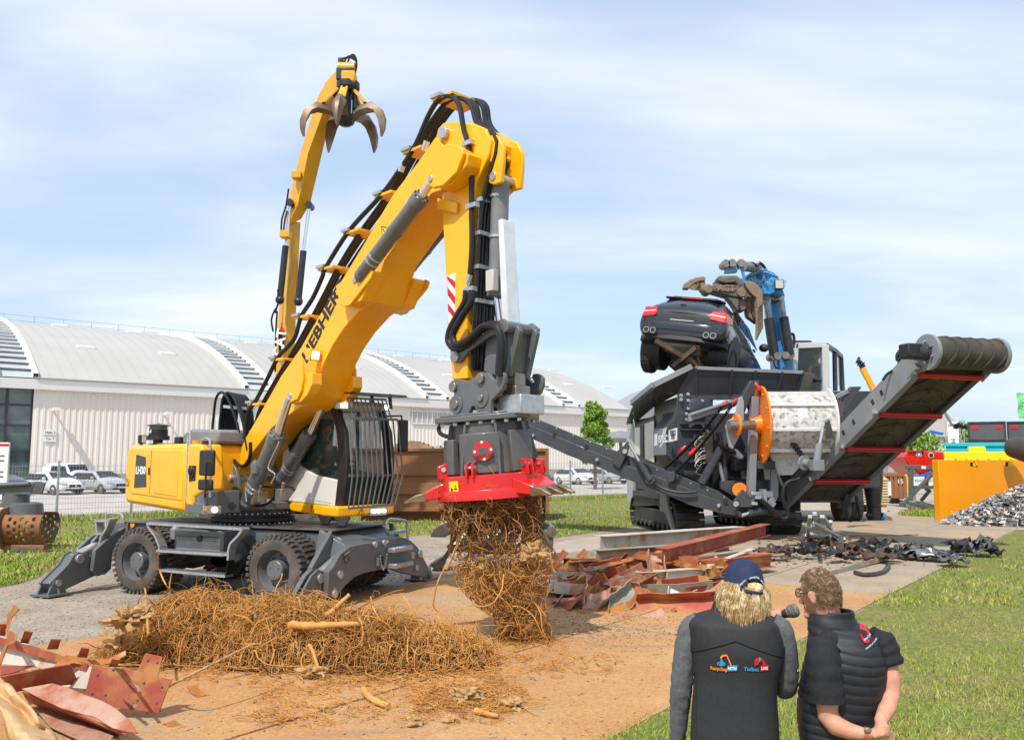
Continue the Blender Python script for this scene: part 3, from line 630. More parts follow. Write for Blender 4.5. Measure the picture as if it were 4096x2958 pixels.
m=MB();a,b=FU.y(cQ(1290,440),-.3),FU.y(cQ(1530,500),-.3)
m.box(a.x,b.x,-.4,.1,1.5,b.z);m.box(a.x,b.x,-.4,.1,b.z+.06,a.z+.03);upart(m,'valve_block',STEEL,bevel=.006)
bu=[cQ(1475,700),cQ(1490,610),cO(290,1525),cO(440,1268),cO(600,985),cO(770,742),cO(920,480),cC(526,1476),cC(700,1190),cC(850,935),cC(1000,740),cC(1105,590)]
bl=[cC(1260,760),cC(1180,895),cC(1080,930),cC(900,1185),cC(800,1330),cO(1390,345),cO(1280,425),cO(1150,570),cO(1050,720),cO(975,870),cO(930,985),cO(880,1120),cO(820,1230),cO(700,1305),cQ(1960,200),cQ(1620,640),cQ(1530,790)]
BW=.29
P_=[FU.y(q,-BW)for q in bu+bl]
boom=upart(MB().prism([(q.x,q.z)for q in P_],-BW,BW,'y'),'boom',YEL,bevel=.015)
def lug(pts,c,ys,name,mt,par,bev=.012):
 q=[FU.y(c(*p),ys[0][0])for p in pts]
 for y0,y1 in ys:upart(MB().prism([(a.x,a.z)for a in q],y0,y1,'y'),name,mt,par,bevel=bev)
def pin(px,c,y0,y1,r,mt=GALV,par=None,name='pin'):
 q=FU.y(c(*px),y0);upart(MB().cyl((q.x,y0,q.z),(q.x,y1,q.z),r,n=20),name,mt,par,bevel=.006)
lug([(725,850),(745,835),(775,840),(785,900),(790,1000),(775,1110),(740,1190),(680,1222),(640,1200),(640,1130),(670,990)],cO,((-.50,-.46),(.46,.50)),'cylinder_lug',YEL,boom)
lug([(800,960),(870,960),(870,1060),(830,1150),(770,1215),(700,1235),(640,1180),(700,1000)],cO,((-.46,-.28),(.28,.46)),'lug_web',YEL,boom)
pin((665,1162),cO,-.52,.52,.055,GALV,boom)
lug([(1075,200),(1100,180),(1170,130),(1240,95),(1300,130),(1370,50),(1400,70),(1385,130),(1200,370),(1150,385),(1110,360)],cO,((-.52,-.48),(.48,.52)),'cylinder_lug',YEL,boom)
lug([(1120,330),(1260,150),(1380,60),(1400,90),(1300,330),(1180,385)],cO,((-.48,-.28),(.28,.48)),'lug_web',YEL,boom)
pin((1237,145),cO,-.54,.54,.05,GALV,boom)
a,b=FU.y(cO(848,835),-BW),FU.y(cO(1112,300),-BW);d=(b-a).normalized();nrm=Vector((-d.z,0,d.x))
text('LIEBHERR','lettering',.30,PRINTB,boom,UC@basis(a+Vector((0,-.004,0))+nrm*.10-d*.12,d,nrm),.002,'LEFT',sx=1.22,bold=.010)
tri(boom,FU.y(cC(808,1165),-BW)+Vector((0,-.004,0)),(.8,0,.6),(-.6,0,.8),.085,UC)
for px,yy in(((890,805),-.42),((1165,840),.42)):
 q=FU.y(cO(*px),yy);M=basis(q,(0,1,0),(.2,0,1));m=MB();m.box(-.09,.09,-.09,.09,-.1,.03)
 o=m.build('boom_lamp',YEL,boom,UC@M,bevel=.012);m=MB();m.box(-.06,.06,-.06,.06,.031,.04);m.build('lens',LAMP,o,UC@M)
def cylinder(p0,p1,pr,r,rr,par=None,collar=True):
 p0,p1,pr=Vector(p0),Vector(p1),Vector(pr);d=(p1-p0).normalized();L_=(p1-p0).length;m=MB()
 m.lathe([(0,0),(0,r*.8),(.04,r),(L_-.16,r),(L_-.16,r*1.12),(L_-.02,r*1.12),(L_,r*1.0),(L_,0)],p0,p1,24)
 m.lathe([(L_*.55,r),(L_*.55,r*1.06),(L_*.58,r*1.06),(L_*.58,r)],p0,p1,24);m.ball(p0,r*1.05)
 o=upart(m,'cylinder_barrel',mat('cylinder_grey',(.115,.125,.13),.33,0,(.14,.15,.15),3,coat=.2),par)
 upart(MB().cyl(p1,pr,rr,n=20),'cylinder_rod',CHROME,par)
 x=d.orthogonal().normalized();y=d.cross(x)
 for k in range(8):a=2*pi*k/8;q=p1+(x*cos(a)+y*sin(a))*r*.95;upart(MB().cyl(q-d*.01,q+d*.025,.016,n=6),'cylinder_bolt',DGREY,o)
 for t in(.18,.24):upart(MB().lathe([(L_*t,r*1.01),(L_*t,r*1.06),(L_*t+.03,r*1.06),(L_*t+.03,r*1.01)],p0,p1,24),'clamp',GALV,o)
 return o
cylinder(FU.y(cQ(1660,1150),-.5),FU.y(cQ(2042,270),-.5),FU.y(cO(668,1190),-.5),.125,.065)
cylinder(FU.y(cB(345,760),.16),FU.y(cB(505,495),.16),FU.y(cB(590,310),.16),.115,.06)
utube([(1640,1150),(1630,960),(1700,800),(1720,720)],cQ,-.62,.012,'steel_pipe',GALV,4,6)
utube([(2060,370),(2040,430),(1920,700),(2010,790),(1960,910)],cQ,-.64,.014,'steel_pipe',GALV,3,6)
q=FU.y(cQ(1755,660),-.62);upart(MB().lathe([(0,.0),(0,.07),(.13,.075),(.19,.05),(.21,.02),(.23,.02)],q-Vector((0,0,.15)),q+Vector((0,0,.2))),'accumulator',DGREY)
for q in((1750,1110),(1830,1080),(2120,1060)):
 m=MB();p=FU.y(cQ(*q),-.45);m.box(p.x-.09,p.x+.09,-.55,-.40,p.z-.09,p.z+.10);m.cyl(p+Vector((.05,-.05,.1)),p+Vector((.08,-.05,.2)),.03,n=8);upart(m,'valve',STEEL,bevel=.01)
for k in range(5):
 utube([(1700+30*k,1160),(1780+35*k,1200-8*k),(1900+30*k,1180-20*k),(2000+20*k,1080-30*k),(2080+15*k,960-10*k)],cQ,-.35+.15*k,.02,'hose',RUB,4,6)
utube([(1740,1000),(1800,960),(1900,955),(2060,960),(2200,950),(2260,1000)],cQ,-.4,.018,'hose',RUB,4,6)
cylinder(FU.y(cC(665,1415),-.50),FU.y(cC(1020,945),-.50),FU.y(cC(1075,865),-.48),.105,.055,boom)
cylinder(FU.y(cC(890,1440),.50),FU.y(cC(1165,1110),.50),FU.y(cC(1230,1010),.48),.105,.055,boom)
SW=.24
st_=[cC(1105,600),cC(1120,540),cC(1150,508),cC(1200,500),cC(1330,510),cC(1400,540),cC(1432,610),cC(1425,690),cC(1385,780),cC(1345,860),cC(1330,960),cC(1325,1200),cC(1300,1500),cD(545,280),cD(552,615),cD(462,622),cD(430,280),cC(1180,1640),cC(1148,1100),cC(1143,930),cC(1100,800)]
q=[FU.y(p,-SW)for p in st_]
stick=upart(MB().prism([(a.x,a.z)for a in q],-SW,SW,'y'),'stick',YEL,bevel=.015)
lug([(1060,830),(1050,870),(1090,895),(1150,880),(1230,800),(1270,690),(1265,660),(1230,640),(1170,630),(1130,660)],cC,((-.53,-.47),(.47,.53)),'pivot_plate',YEL,stick)
lug([(1130,900),(1200,870),(1290,760),(1300,690),(1240,650),(1160,650),(1100,800)],cC,((-.47,-.245),(.245,.47)),'pivot_web',YEL,stick)
pin((1070,838),cC,-.55,.55,.045,GALV,stick);pin((1143,563),cC,-.31,.31,.085,GALV,stick)
lug([(1420,600),(1445,568),(1480,585),(1508,650),(1506,730),(1495,860),(1450,875),(1425,865),(1415,830),(1440,760),(1410,690)],cC,((-.20,-.14),(.14,.20)),'cylinder_lug',YEL,stick)
lug([(1370,560),(1420,580),(1450,600),(1465,700),(1420,740),(1380,700)],cC,((-.14,.14),),'lug_web',YEL,stick)
pin((1442,822),cC,-.22,.22,.055,GALV,stick)
p0,p1=FU.y(cC(1493,870),0),FU.y(cC(1470,1540),0)
m=MB();L_=(p1-p0).length;m.lathe([(-.12,.075),(0,.085),(0,.12),(.12,.125),(.16,.115),(L_-.1,.115),(L_-.1,.13),(L_,.13),(L_,0)],p0,p1,24);bc=upart(m,'bucket_cylinder',CHG2,stick)
upart(MB().cyl(p1,FU.y(cD(748,290),0),.055),'cylinder_rod',CHROME,bc)
for v in(940,1180):q=FU.y(cC(1483,v),0);upart(MB().lathe([(0,.118),(0,.13),(.035,.13),(.035,.118)],q,q+(p1-p0)),'clamp',GALV,bc)
wp=[FU.y(cC(*q),-.16)for q in[(1545,1088),(1582,1100),(1600,1660)]]
g0,g1=FU.y(cC(1510,1090),-.1),FU.y(cD(806,285),-.1)
m=MB();d=(g1-g0);m.hull8([g1+Vector((-.07,-.08,0)),g1+Vector((.05,-.08,0)),g1+Vector((.05,.13,0)),g1+Vector((-.07,.13,0)),g0+Vector((-.02,-.08,0)),g0+Vector((.06,-.08,0)),g0+Vector((.06,.13,0)),g0+Vector((-.02,.13,0))]);upart(m,'cylinder_guard',mat('guard_white',(.72,.74,.75),.45,.2,(.62,.64,.66),6),stick,bevel=.012)
q=FU.y(cC(1452,1440),-.14);upart(MB().box(q.x-.09,q.x+.05,-.2,-.1,q.z-.15,q.z+.12),'valve_block',mat('valve_grey',(.50,.50,.48),.5),stick,bevel=.01)
sa=[FU.y(p,-SW)for p in(cC(1178,1420),cC(1225,1400),cD(478,260),cD(440,285))]
m=MB();m.prism([(a.x,a.z)for a in sa],-SW-.006,-SW-.001,'y');ws=upart(m,'warning_board',PRINTW,stick)
n_=6
for k in range(0,n_,2):
 t0_,t1_=k/n_,(k+1)/n_;off=.19
 def lr(t):return sa[0].lerp(sa[3],t),sa[1].lerp(sa[2],t)
 (la,ra),(lb,rb)=lr(max(0,t0_-off/2)),lr(t1_-off/2);ra=sa[1].lerp(sa[2],min(1,t0_+off));rb=sa[1].lerp(sa[2],min(1,t1_+off))
 upart(MB().prism([(a.x,a.z)for a in(la,ra,rb,lb)],-SW-.009,-SW-.0065,'y'),'red_stripe',PRINTR,ws)
q=[FU.y(cC(*p),-SW)for p in((1133,960),(1250,985),(1245,1050),(1128,1020))];upart(MB().prism([(a.x,a.z)for a in q],-SW-.05,-SW-.01,'y'),'light_bracket',YEL,stick,bevel=.006)
lug([(450,490),(455,455),(490,440),(640,350),(720,270),(760,255),(800,290),(790,330),(740,345),(680,360),(560,450),(500,520),(465,520)],cD,((-.30,-.25),(.20,.25)),'rocker_link',DGREY,stick)
pin((470,485),cD,-.33,.28,.075,CHG2,stick)
lug([(665,360),(735,330),(770,300),(850,300),(860,330),(800,600),(720,600),(645,570)],cD,((-.2,-.13),(.10,.17)),'pull_link',DGREY,stick)
lug([(700,330),(840,310),(810,600),(680,590)],cD,((-.13,.10),),'link_web',DGREY,stick)
pin((770,305),cD,-.32,.20,.07,DGREY,stick)
qc=[(437,655),(455,625),(500,618),(545,628),(590,605),(625,575),(670,578),(690,600),(705,622),(722,610),(705,585),(715,562),(745,562),(770,585),(772,630),(755,680),(690,748),(688,822),(680,832),(620,835),(590,780),(575,780),(545,860),(470,870),(462,800),(470,700)]
lug(qc,cD,((-.33,-.27),(.33,.39)),'coupler_plate',DGREY,lh)
for px,r in(((457,663),.065),((620,612),.065),((472,768),.055),((622,728),.045)):pin(px,cD,-.37,.42,r,STEEL,lh)
for px,r in(((478,770),.12),((630,730),.12)):pin(px,cD,-.345,-.33,r,DGREY,lh,'pin_boss')
q0,q1=FU.y(cD(748,715),-.15),FU.y(cD(885,822),-.15);mb=MB();mb.box(q0.x,q1.x,-.2,.22,q1.z,q0.z);upart(mb,'coupling_block',GALV,lh,bevel=.015)
q0,q1=FU.y(cD(760,660),-.1),FU.y(cD(845,715),-.1);mb=MB();mb.box(q0.x,q1.x,-.12,.14,q1.z,q0.z);mb.box(q0.x+.03,q1.x-.04,-.09,.1,q0.z,q0.z+.16);upart(mb,'swivel',STEEL,lh,bevel=.012)
CY0,CY1=.30,1.24
def cside(pts):return[FU.y(cB(*q),CY0)for q in pts]
m=MB();m.prism([(q.x,q.z)for q in cside([(384,898),(655,925),(700,930),(708,985),(650,993),(400,960),(384,945)])],CY0-.01,CY1,'y')
cabskirt=upart(m,'cab_skirt',YEL,bevel=.03)
m=MB();f0=[FU.x(cB(*q),2.22)for q in((650,930),(970,925),(960,965),(655,993))]
m.hull8([(1.8,f0[3].y,f0[3].z),(2.25,f0[3].y+.03,f0[3].z),(2.25,CY1,f0[3].z+.02),(1.8,CY1,f0[3].z),(1.8,f0[0].y,f0[0].z),(2.25,f0[0].y+.03,f0[0].z),(2.25,CY1,f0[0].z),(1.8,CY1,f0[0].z)]);upart(m,'cab_bumper',YEL,bevel=.03)
tri(cabskirt,FU.y(cB(524,955),CY0)+Vector((0,-.02,0)),(1,0,0),(0,0,1),.06,UC,YEL);tri(cabskirt,FU.x(cB(812,975),2.27),(0,1,0),(0,0,1),.06,UC,YEL)
lp_=cside([(390,600),(455,690),(540,740),(670,770),(655,925),(384,898),(330,890),(345,600),(370,560)])
m=MB();m.prism([(q.x,q.z)for q in lp_],CY0-.006,CY0+.05,'y');upart(m,'cab_side_panel',CREAM,bevel=.01)
m=MB();m.prism([(q.x,q.z)for q in cside([(480,700),(520,735),(655,775),(645,910),(465,880)])],CY0-.012,CY0-.004,'y');upart(m,'door_panel',CREAM,bevel=.005)
gl=cside([(390,600),(385,520),(430,440),(520,360),(610,345),(650,345),(672,480),(672,770),(540,740),(455,690)])
m=MB();m.prism([(q.x,q.z)for q in gl],CY0+.01,CY0+.016,'y');upart(m,'side_window',GLASS)
for a,b in zip(gl,gl[1:]+gl[:1]):pass
m=MB()
for a,b in zip(gl[:6],gl[1:7]):m.bar((a.x,CY0+.01,a.z),(b.x,CY0+.01,b.z),.05,.05,(0,1,0))
upart(m,'window_seal',BLK)
pl=cside([(628,345),(668,345),(715,480),(726,640),(722,780),(700,925),(655,925),(672,770),(676,620),(665,480)])
m=MB();m.prism([(q.x,q.z)for q in pl],CY0-.01,CY0+.07,'y');m.prism([(q.x,q.z)for q in pl],CY1-.06,CY1,'y');upart(m,'cab_pillar',BLK,bevel=.015)
rz=FU.y(cB(640,345),CY0).z
m=MB();m.prism([(.35,rz-.25),(.5,rz),(1.9,rz-.03),(2.05,rz+.02),(2.0,rz+.12),(.6,rz+.16),(.3,rz+.05)],CY0-.01,CY1+.01,'y');upart(m,'cab_roof',CREAM,bevel=.03)
m=MB();m.prism([(.2,1.45),(.28,1.45),(.45,rz),(.35,rz)],CY0,CY1,'y');upart(m,'cab_rear_wall',BLK)
m=MB();m.prism([(.25,1.45),(1.95,1.45),(1.9,1.95),(.3,2.1)],CY1-.04,CY1,'y');m.prism([(1.15,1.5),(1.22,1.5),(1.22,rz),(1.15,rz)],CY1-.04,CY1,'y');upart(m,'cab_far_side',BLK)
m=MB();m.prism([(.3,2.1),(1.9,1.95),(1.85,rz),(.45,rz)],CY1-.02,CY1-.014,'y');upart(m,'side_window',GLASS)
m=MB();m.box(.3,1.95,CY0+.05,CY1-.05,1.46,1.5);upart(m,'cab_floor',BLK)
fw=[(1.97,1.47),(2.12,1.95),(2.10,2.4),(1.95,rz-.04)]
m=MB()
for(xa,za),(xb,zb)in zip(fw[:-1],fw[1:]):m.hull8([(xa,CY0+.06,za),(xa+.008,CY0+.06,za),(xa+.008,CY1-.05,za),(xa,CY1-.05,za),(xb,CY0+.06,zb),(xb+.008,CY0+.06,zb),(xb+.008,CY1-.05,zb),(xb,CY1-.05,zb)])
upart(m,'windscreen',GLASS)
m=MB()
for y in(CY0+.05,CY1-.04):
 for(xa,za),(xb,zb)in zip(fw[:-1],fw[1:]):m.bar((xa,y,za),(xb,y,zb),.05,.05,(0,1,0))
m.bar((1.99,CY0,1.55),(1.99,CY1,1.55),.05,.12);upart(m,'windscreen_frame',BLK)
m=MB();m.box(.62,1.1,.55,1.0,1.85,1.97);m.hull8([(.58,.55,1.9),(.72,.55,1.9),(.72,1.0,1.9),(.58,1.0,1.9),(.46,.57,2.55),(.58,.57,2.55),(.58,.98,2.55),(.46,.98,2.55)]);m.box(.46,.56,.65,.9,2.56,2.8);m.box(.7,1.0,.6,.95,1.5,1.85);upart(m,'seat',mat('seat_fabric',(.03,.022,.018),.8),bevel=.04)
m=MB();m.box(.7,1.15,.40,.5,1.9,2.15);m.cyl((1.1,.45,2.15),(1.15,.45,2.32),.025);m.cyl((1.75,.8,1.5),(1.55,.8,2.1),.04);m.tube([(1.55+.06*cos(a),.8+.17*sin(a),2.12+.05*cos(a))for a in[i*pi/8 for i in range(17)]],.015,6,cap=False);upart(m,'controls',CHG)
gx=2.42
def gp(q):return FU.x(cB(*q),gx)
m=MB();top0,top1,b0,b1=gp((740,402)),gp((1028,412)),gp((735,940)),gp((1012,918))
N_=11
grille=upart(MB().bar(gp((738,745)),gp((1040,742)),.035,.04),'guard_grille',DGREY)
for k in range(N_):
 t=k/(N_-1);mid0,mid1=gp((748,745)),gp((1048,742))
 upart(MB().tube([top0.lerp(top1,t),mid0.lerp(mid1,t)+Vector((.05,0,0)),b0.lerp(b1,t)],.014,6),'grille_bar',DGREY,grille)
for a,b in((top0,top1),(b0,b1)):upart(MB().bar(a,b,.03,.035),'grille_rail',DGREY,grille)
t0_,t1_=gp((762,280)),gp((990,290))
for k in range(10):
 t=k/9;upart(MB().tube([t0_.lerp(t1_,t)+Vector((-.15,0,0)),gp((775,420)).lerp(gp((1000,420)),t)+Vector((-.03,0,0))],.012,6),'grille_bar',DGREY,grille)
upart(MB().bar(t0_+Vector((-.15,0,0)),t1_+Vector((-.15,0,0)),.03,.03),'grille_rail',DGREY,grille)
a,b,c_,d_=FU.y(cB(690,232),CY0),FU.y(cB(860,240),CY0),None,None
rt=FU.y(cB(770,240),CY0).z
m=MB();m.prism([(1.5,rt),(1.55,rt+.05),(2.45,rt-.02),(2.5,rt-.06),(2.4,rt-.06)],CY0-.02,CY1+.06,'y');upart(m,'roof_guard',CHG,bevel=.008)
for y in(CY0+.08,CY1-.1):
 for x in(1.75,2.25):upart(MB().bar((x,y,rt-.25),(x-.05,y,rt),.06,.03,(0,1,0)),'guard_bracket',DGREY)
for px in((705,328),(965,340)):
 q=FU.x(cB(*px),2.1);upart(MB().box(2.02,2.12,q.y-.10,q.y+.10,q.z-.055,q.z+.055),'roof_lamp_housing',CREAM,bevel=.02);upart(MB().box(2.121,2.13,q.y-.06,q.y+.06,q.z-.04,q.z+.04),'roof_lamp',LAMP)
q=FU.x(cB(915,955),2.28);m=MB()
for k in range(3):m.cyl((2.27,q.y-.1+.1*k,q.z),(2.31,q.y-.1+.1*k,q.z),.03)
upart(m,'headlamp',LAMP);upart(MB().box(2.25,2.27,q.y-.16,q.y+.16,q.z-.07,q.z+.06),'lamp_frame',GALV)
q=FU.x(cB(1055,500),2.0);upart(MB().box(1.98,2.06,q.y-.1,q.y+.1,q.z-.3,q.z+.25),'mirror',BLK,bevel=.03);upart(MB().tube([(1.95,CY1,q.z+.3),(1.98,q.y,q.z+.32),(2.0,q.y,q.z)],.018),'mirror_arm',BLK)
for k in(0,1):upart(MB().bar((1.1+.5*k,.6,1.14),(1.3+.5*k,.6,1.36),.3,.03,(0,1,0)),'cab_support',GALV)
hp=[(cO(312,1636)),(cO(285,1450)),(cO(315,1300)),(cO(380,1200)),(cO(470,1030)),(cO(570,830)),(cO(660,730)),(cO(725,640)),(cO(775,470)),(cO(880,300)),(cO(960,120)),(cC(450,1370)),(cC(590,1150)),(cC(780,940)),(cC(890,790)),(cC(985,640)),(cC(1060,470)),(cC(1120,375)),(cC(1190,345)),(cC(1245,400)),(cC(1272,540)),(cC(1300,640)),(cC(1318,800)),(cC(1320,1000)),(cC(1322,1250)),(cC(1308,1440))]
q=[FU.y(p,-.27)for p in hp];upart(MB().tube(smooth_path(q,5),.036,8),'hose',RUB)
for k in range(6):
 off=30+34*k-(k%3)*9;y=-.14+.09*k
 pts=[(cO(330+off*.5,1560)),(cO(380+off,1290)),(cO(520+off,1030)),(cO(640+off,830)),(cO(740+off,660)),(cO(830+off*.9,500)),(cO(960+off*.8,260)),(cC(500+off*.6,1380)),(cC(620+off*.7,1180)),(cC(800+off*.7,930)),(cC(930+off*.6,720)),(cC(1050+off*.5,520)),(cC(1150+off*.55,390)),(cC(1230+off*.7,360+k*3)),(cC(1300+off*.62,410)),(cC(1340+off*.52,520))]
 q=[FU.y(p,y)for p in pts]
 f0,f1=FU.y(cC(1345,860),-SW),FU.y(cD(552,560),-SW)
 ys=-.19+.062*k
 q+=[Vector((f0.x+.35-.03*k,ys,f0.z+.45)),Vector((f0.x+.08,ys,f0.z-.25)),Vector((f0.x*.55+f1.x*.45+.05,ys,f0.z*.55+f1.z*.45)),Vector((f1.x+.05,ys,f1.z+.25)),Vector((f1.x+.03,ys,f1.z))]
 upart(MB().tube(smooth_path(q,4),.027 if k%2 else .032,8),'hose',RUB)
for k in range(5):
 f0,f1=FU.y(cC(1345,860),-SW),FU.y(cD(552,560),-SW);ys=-.21+.1*k
 upart(MB().tube([Vector((f0.x+.04,ys,f0.z-.3)),Vector((f1.x+.025,ys,f1.z))],.012,6),'steel_pipe',STEEL)
for t in(.1,.28,.46,.64,.82):
 q=FU.y(cC(1345,860),-SW).lerp(FU.y(cD(552,560),-SW),t);upart(MB().box(q.x+.02,q.x+.12,-.24,.24,q.z-.02,q.z+.03),'hose_clamp',GALV)
for px in((785,465),(580,835),(375,1222),(1000,45)):
 q=FU.y(cO(*px),-.2);o=upart(MB().box(q.x-.10,q.x+.32,-.3,.25,q.z-.05,q.z-.015),'hose_bracket',YEL);upart(MB().box(q.x-.12,q.x+.08,-.33,-.2,q.z-.014,q.z+.03),'hose_clamp',GALV,o)
for px in((800,935),(970,675),(1150,360),(610,1155)):
 q=FU.y(cC(*px),-.2);o=upart(MB().box(q.x-.10,q.x+.30,-.3,.25,q.z-.05,q.z-.015),'hose_bracket',YEL);upart(MB().box(q.x-.12,q.x+.08,-.33,-.2,q.z-.014,q.z+.03),'hose_clamp',GALV,o)
for px in((1300,632),(1325,1003),(1310,1500)):
 q=FU.y(cC(*px),-.27);upart(MB().box(q.x-.08,q.x+.10,-.32,-.235,q.z-.03,q.z+.03),'hose_clamp',GALV)
for px in((940,1000),(905,770),(1045,645),(1305,1440)):
 q=FU.y(cC(*px),-.27);upart(MB().cyl(q-Vector((.03,0,.06)),q+Vector((.03,0,.06)),.044),'hose_fitting',CHROME)
for d in(0,1):
 q=[FU.y(cD(*p),-.30-.07*d)for p in[(545+30*d,90),(535+35*d,160),(490+30*d,240),(445+25*d,330),(440+25*d,400-20*d),(490,440-28*d),(560,405-25*d),(640,320-15*d),(690,288+12*d),(745-15*d,310+10*d),(770-22*d,400),(765-25*d,520),(745-10*d,600)]]
 upart(MB().tube(smooth_path(q,5),.045,10),'hose',RUB)
q=[FU.y(cD(*p),.35)for p in[(870,325),(905,350),(905,410),(870,480),(835,540),(815,590)]];upart(MB().tube(smooth_path(q,5),.045,10),'hose',RUB)
q=[FU.y(cD(*p),-.3)for p in[(460,850),(410,870),(380,910),(395,945),(450,965)]];upart(MB().tube(smooth_path(q,5),.028,8),'hose',RUB)
for k in range(9):
 x0=1205+(0 if k==0 else 60+k*30);yy=-.35+.05*k
 pts=[(x0,430-0),(x0-6,200),(x0+10,20),(x0+40-4*k,-190+8*k),(x0+110-6*k,-270+6*k),(x0+190-6*k,-190),(x0+270-8*k,0),(x0+330-14*k,220),(x0+330-14*k,330)]
 utube(pts,cQ,yy,.026,'hose',RUB,4,6)
 utube([(x0-1,350),(x0-5,250)],cQ,yy,.032,'hose_fitting',CHROME,1,8)
a,b=FU.y(cA(1240,580),-.3),FU.y(cA(1365,592),-.1);upart(MB().bar(a,b,.2,.05),'hose_clamp',GALV)
utube([(1690,380),(1690,520),(1660,640),(1590,690),(1520,660),(1470,600)],cQ,-.4,.032,'hose',RUB,4,8)
# ================= red shear held by the coupler
import numpy as np
cR=cr(1880,1720,11.34);cS=cr(1700,1980,4.1236);cT=cr(2550,1100,3.64);cV=cr(2850,1020,3.0333);cW=cr(2500,1380,2.1);cX=cr(2950,1500,2.4818)
AO=FU.W((5.82,0,0));YA=AO.y
ctr=P(cD(690,1040),YA)
AM=Matrix.Translation(ctr)@Matrix.Rotation(-radians(4.2),4,'Y')@Matrix.Rotation(radians(-12),4,'Z')
def az(v):return P(cD(690,v),YA).z-ctr.z
sh=thing('stump_shear','grey and red round shear with steel teeth hanging from the yellow stick','shear');
def ap(m,name,mt,par=None,**k):return m.build(name,mt,par or sh,AM,**k)
SHG=mat('shear_grey',(.085,.085,.088),.42,0,(.115,.11,.105),3,bump=.04,bscale=20,coat=.1)
m=MB();m.box(-.56,.56,-.50,.50,az(870),az(835));m.box(-.50,.50,-.45,.45,az(835),az(822));ap(m,'top_plate',DGREY,bevel=.012)
for i in range(7):
 for j in(-1,1):ap(MB().lathe([(0,0),(0,.028),(.035,.028),(.035,0)],(-.48+i*.16,j*.44,az(872)),(-.48+i*.16,j*.44,-9),6),'bolt',GALV)
n=12;rr=[]
for z,r in((az(1180),.52),(az(1000),.485),(az(872),.46)):rr.append([(r*cos(2*pi*k/n+.26),r*sin(2*pi*k/n+.26),z)for k in range(n)])
ap(MB().loft(rr),'body',SHG,bevel=.02)
for k in range(8):
 a=2*pi*k/8+radians(22);c_,s_=cos(a),sin(a);q=[]
 m=MB();t=Vector((-s_,c_,0))*.014;r_=Vector((c_,s_,0))
 pts=[r_*.42+Vector((0,0,az(872))),r_*.50+Vector((0,0,az(880))),r_*.60+Vector((0,0,az(1100))),r_*.62+Vector((0,0,az(1180))),r_*.42+Vector((0,0,az(1180)))]
 m.plate(pts,.03);ap(m,'rib',SHG,bevel=.004)
for a0,a1,z0,z1,rad in((-118,-65,1172,940,.585),(-168,-128,1172,965,.60),(-52,-15,1172,935,.59)):
 rr=[];m=MB()
 for i in range(9):
  a=radians(a0+(a1-a0)*i/8);rr.append([(rad*cos(a),rad*sin(a),az(z0)),((rad-.015)*cos(a),(rad-.015)*sin(a),az(z1)),((rad-.1)*cos(a),(rad-.1)*sin(a),az(z1)),((rad-.1)*cos(a),(rad-.1)*sin(a),az(z0))])
 m.loft(rr);ap(m,'cover',SHG,bevel=.015)
bc_=Vector((.585*cos(radians(-88)),.585*sin(radians(-88)),0));RX=36.7/2/(F)*YA
RD=P((0,0),YA);RD=(415/11.34/4)/F*YA
def bp_(x,y):return((x-1112)/11.34/4/F*YA,-(y-905)/11.34/4/F*YA)
BM=AM@basis(Vector((.05,-.605,az(1043))),(1,.03,0),(0,0,1))
m=MB();m.add([(RD*cos(2*pi*k/40),RD*sin(2*pi*k/40),z)for z in(0,.016)for k in range(40)],[tuple(range(39,-1,-1)),tuple(range(40,80))]+[(k,(k+1)%40,40+(k+1)%40,40+k)for k in range(40)]);bd=m.build('badge',RED,sh,BM)
hel=[bp_(*q)for q in[(905,660),(885,720),(900,790),(945,845),(1000,785),(1060,750),(1130,740),(1200,765),(1280,825),(1315,770),(1325,710),(1285,645),(1345,700),(1360,760),(1345,840),(1320,935),(1390,965),(1395,1055),(880,1095),(850,1000),(915,985),(925,950),(880,850),(860,760),(870,700)]]
MB().prism([(a,b,0)for a,b in hel],.0165,.019,'z').build('helmet_emblem',SHG,bd,BM)
text('BikanCraft','lettering',.062,mat('dark_red_print',(.10,.01,.01),.5),bd,BM@Matrix.Translation((bp_(1140,0)[0],bp_(0,1145)[1],.018))@Matrix.Rotation(.06,4,'Z'),.001,bold=.001)
for q in((1088,540),(1470,880),(752,932),(1150,1270)):a,b=bp_(*q);MB().cyl((a,b,.014),(a,b,.022),.016,n=10).build('screw',PRINTW,bd,BM)
zt,zm,zb_=az(1178),az(1262),az(1318)
m=MB();m.lathe([(zt,.45),(zt,.635),(zt-.015,.65),(zm,.66),(zm,.685),(zm-.02,.695),(zb_,.70),(zb_,.60),(zm,.58),(zt-.04,.45)],(0,0,0),(0,0,1),40);ring_=ap(m,'cutting_ring',RED)
for a in(-100,-35,-150,-10,40,140):
 a=radians(a);r_=Vector((cos(a),sin(a),0));t_=Vector((-sin(a),cos(a),0))
 for s in(-.04,.04):ap(MB().plate([r_*.56+t_*s+Vector((0,0,zt-.03)),r_*.70+t_*s+Vector((0,0,zt-.03)),r_*.69+t_*s+Vector((0,0,zt+.13)),r_*.60+t_*s+Vector((0,0,zt+.16)),r_*.56+t_*s+Vector((0,0,zt+.16))],.03),'clevis',RED,bevel=.006)
 ap(MB().cyl(r_*.64-t_*.07+Vector((0,0,zt+.09)),r_*.64+t_*.07+Vector((0,0,zt+.09)),.028),'pin',CHROME)
q=Vector((.648*cos(radians(-122)),.648*sin(radians(-122)),zt-.12));BM2=AM@basis(q*1.022-Vector((0,0,q.z*.022)),(-sin(radians(-122)),cos(radians(-122)),0),(0,0,1))
st2=MB().box(-.08,.08,-.065,.065,0,.004).build('warning_sticker',PRINTY,sh,BM2);
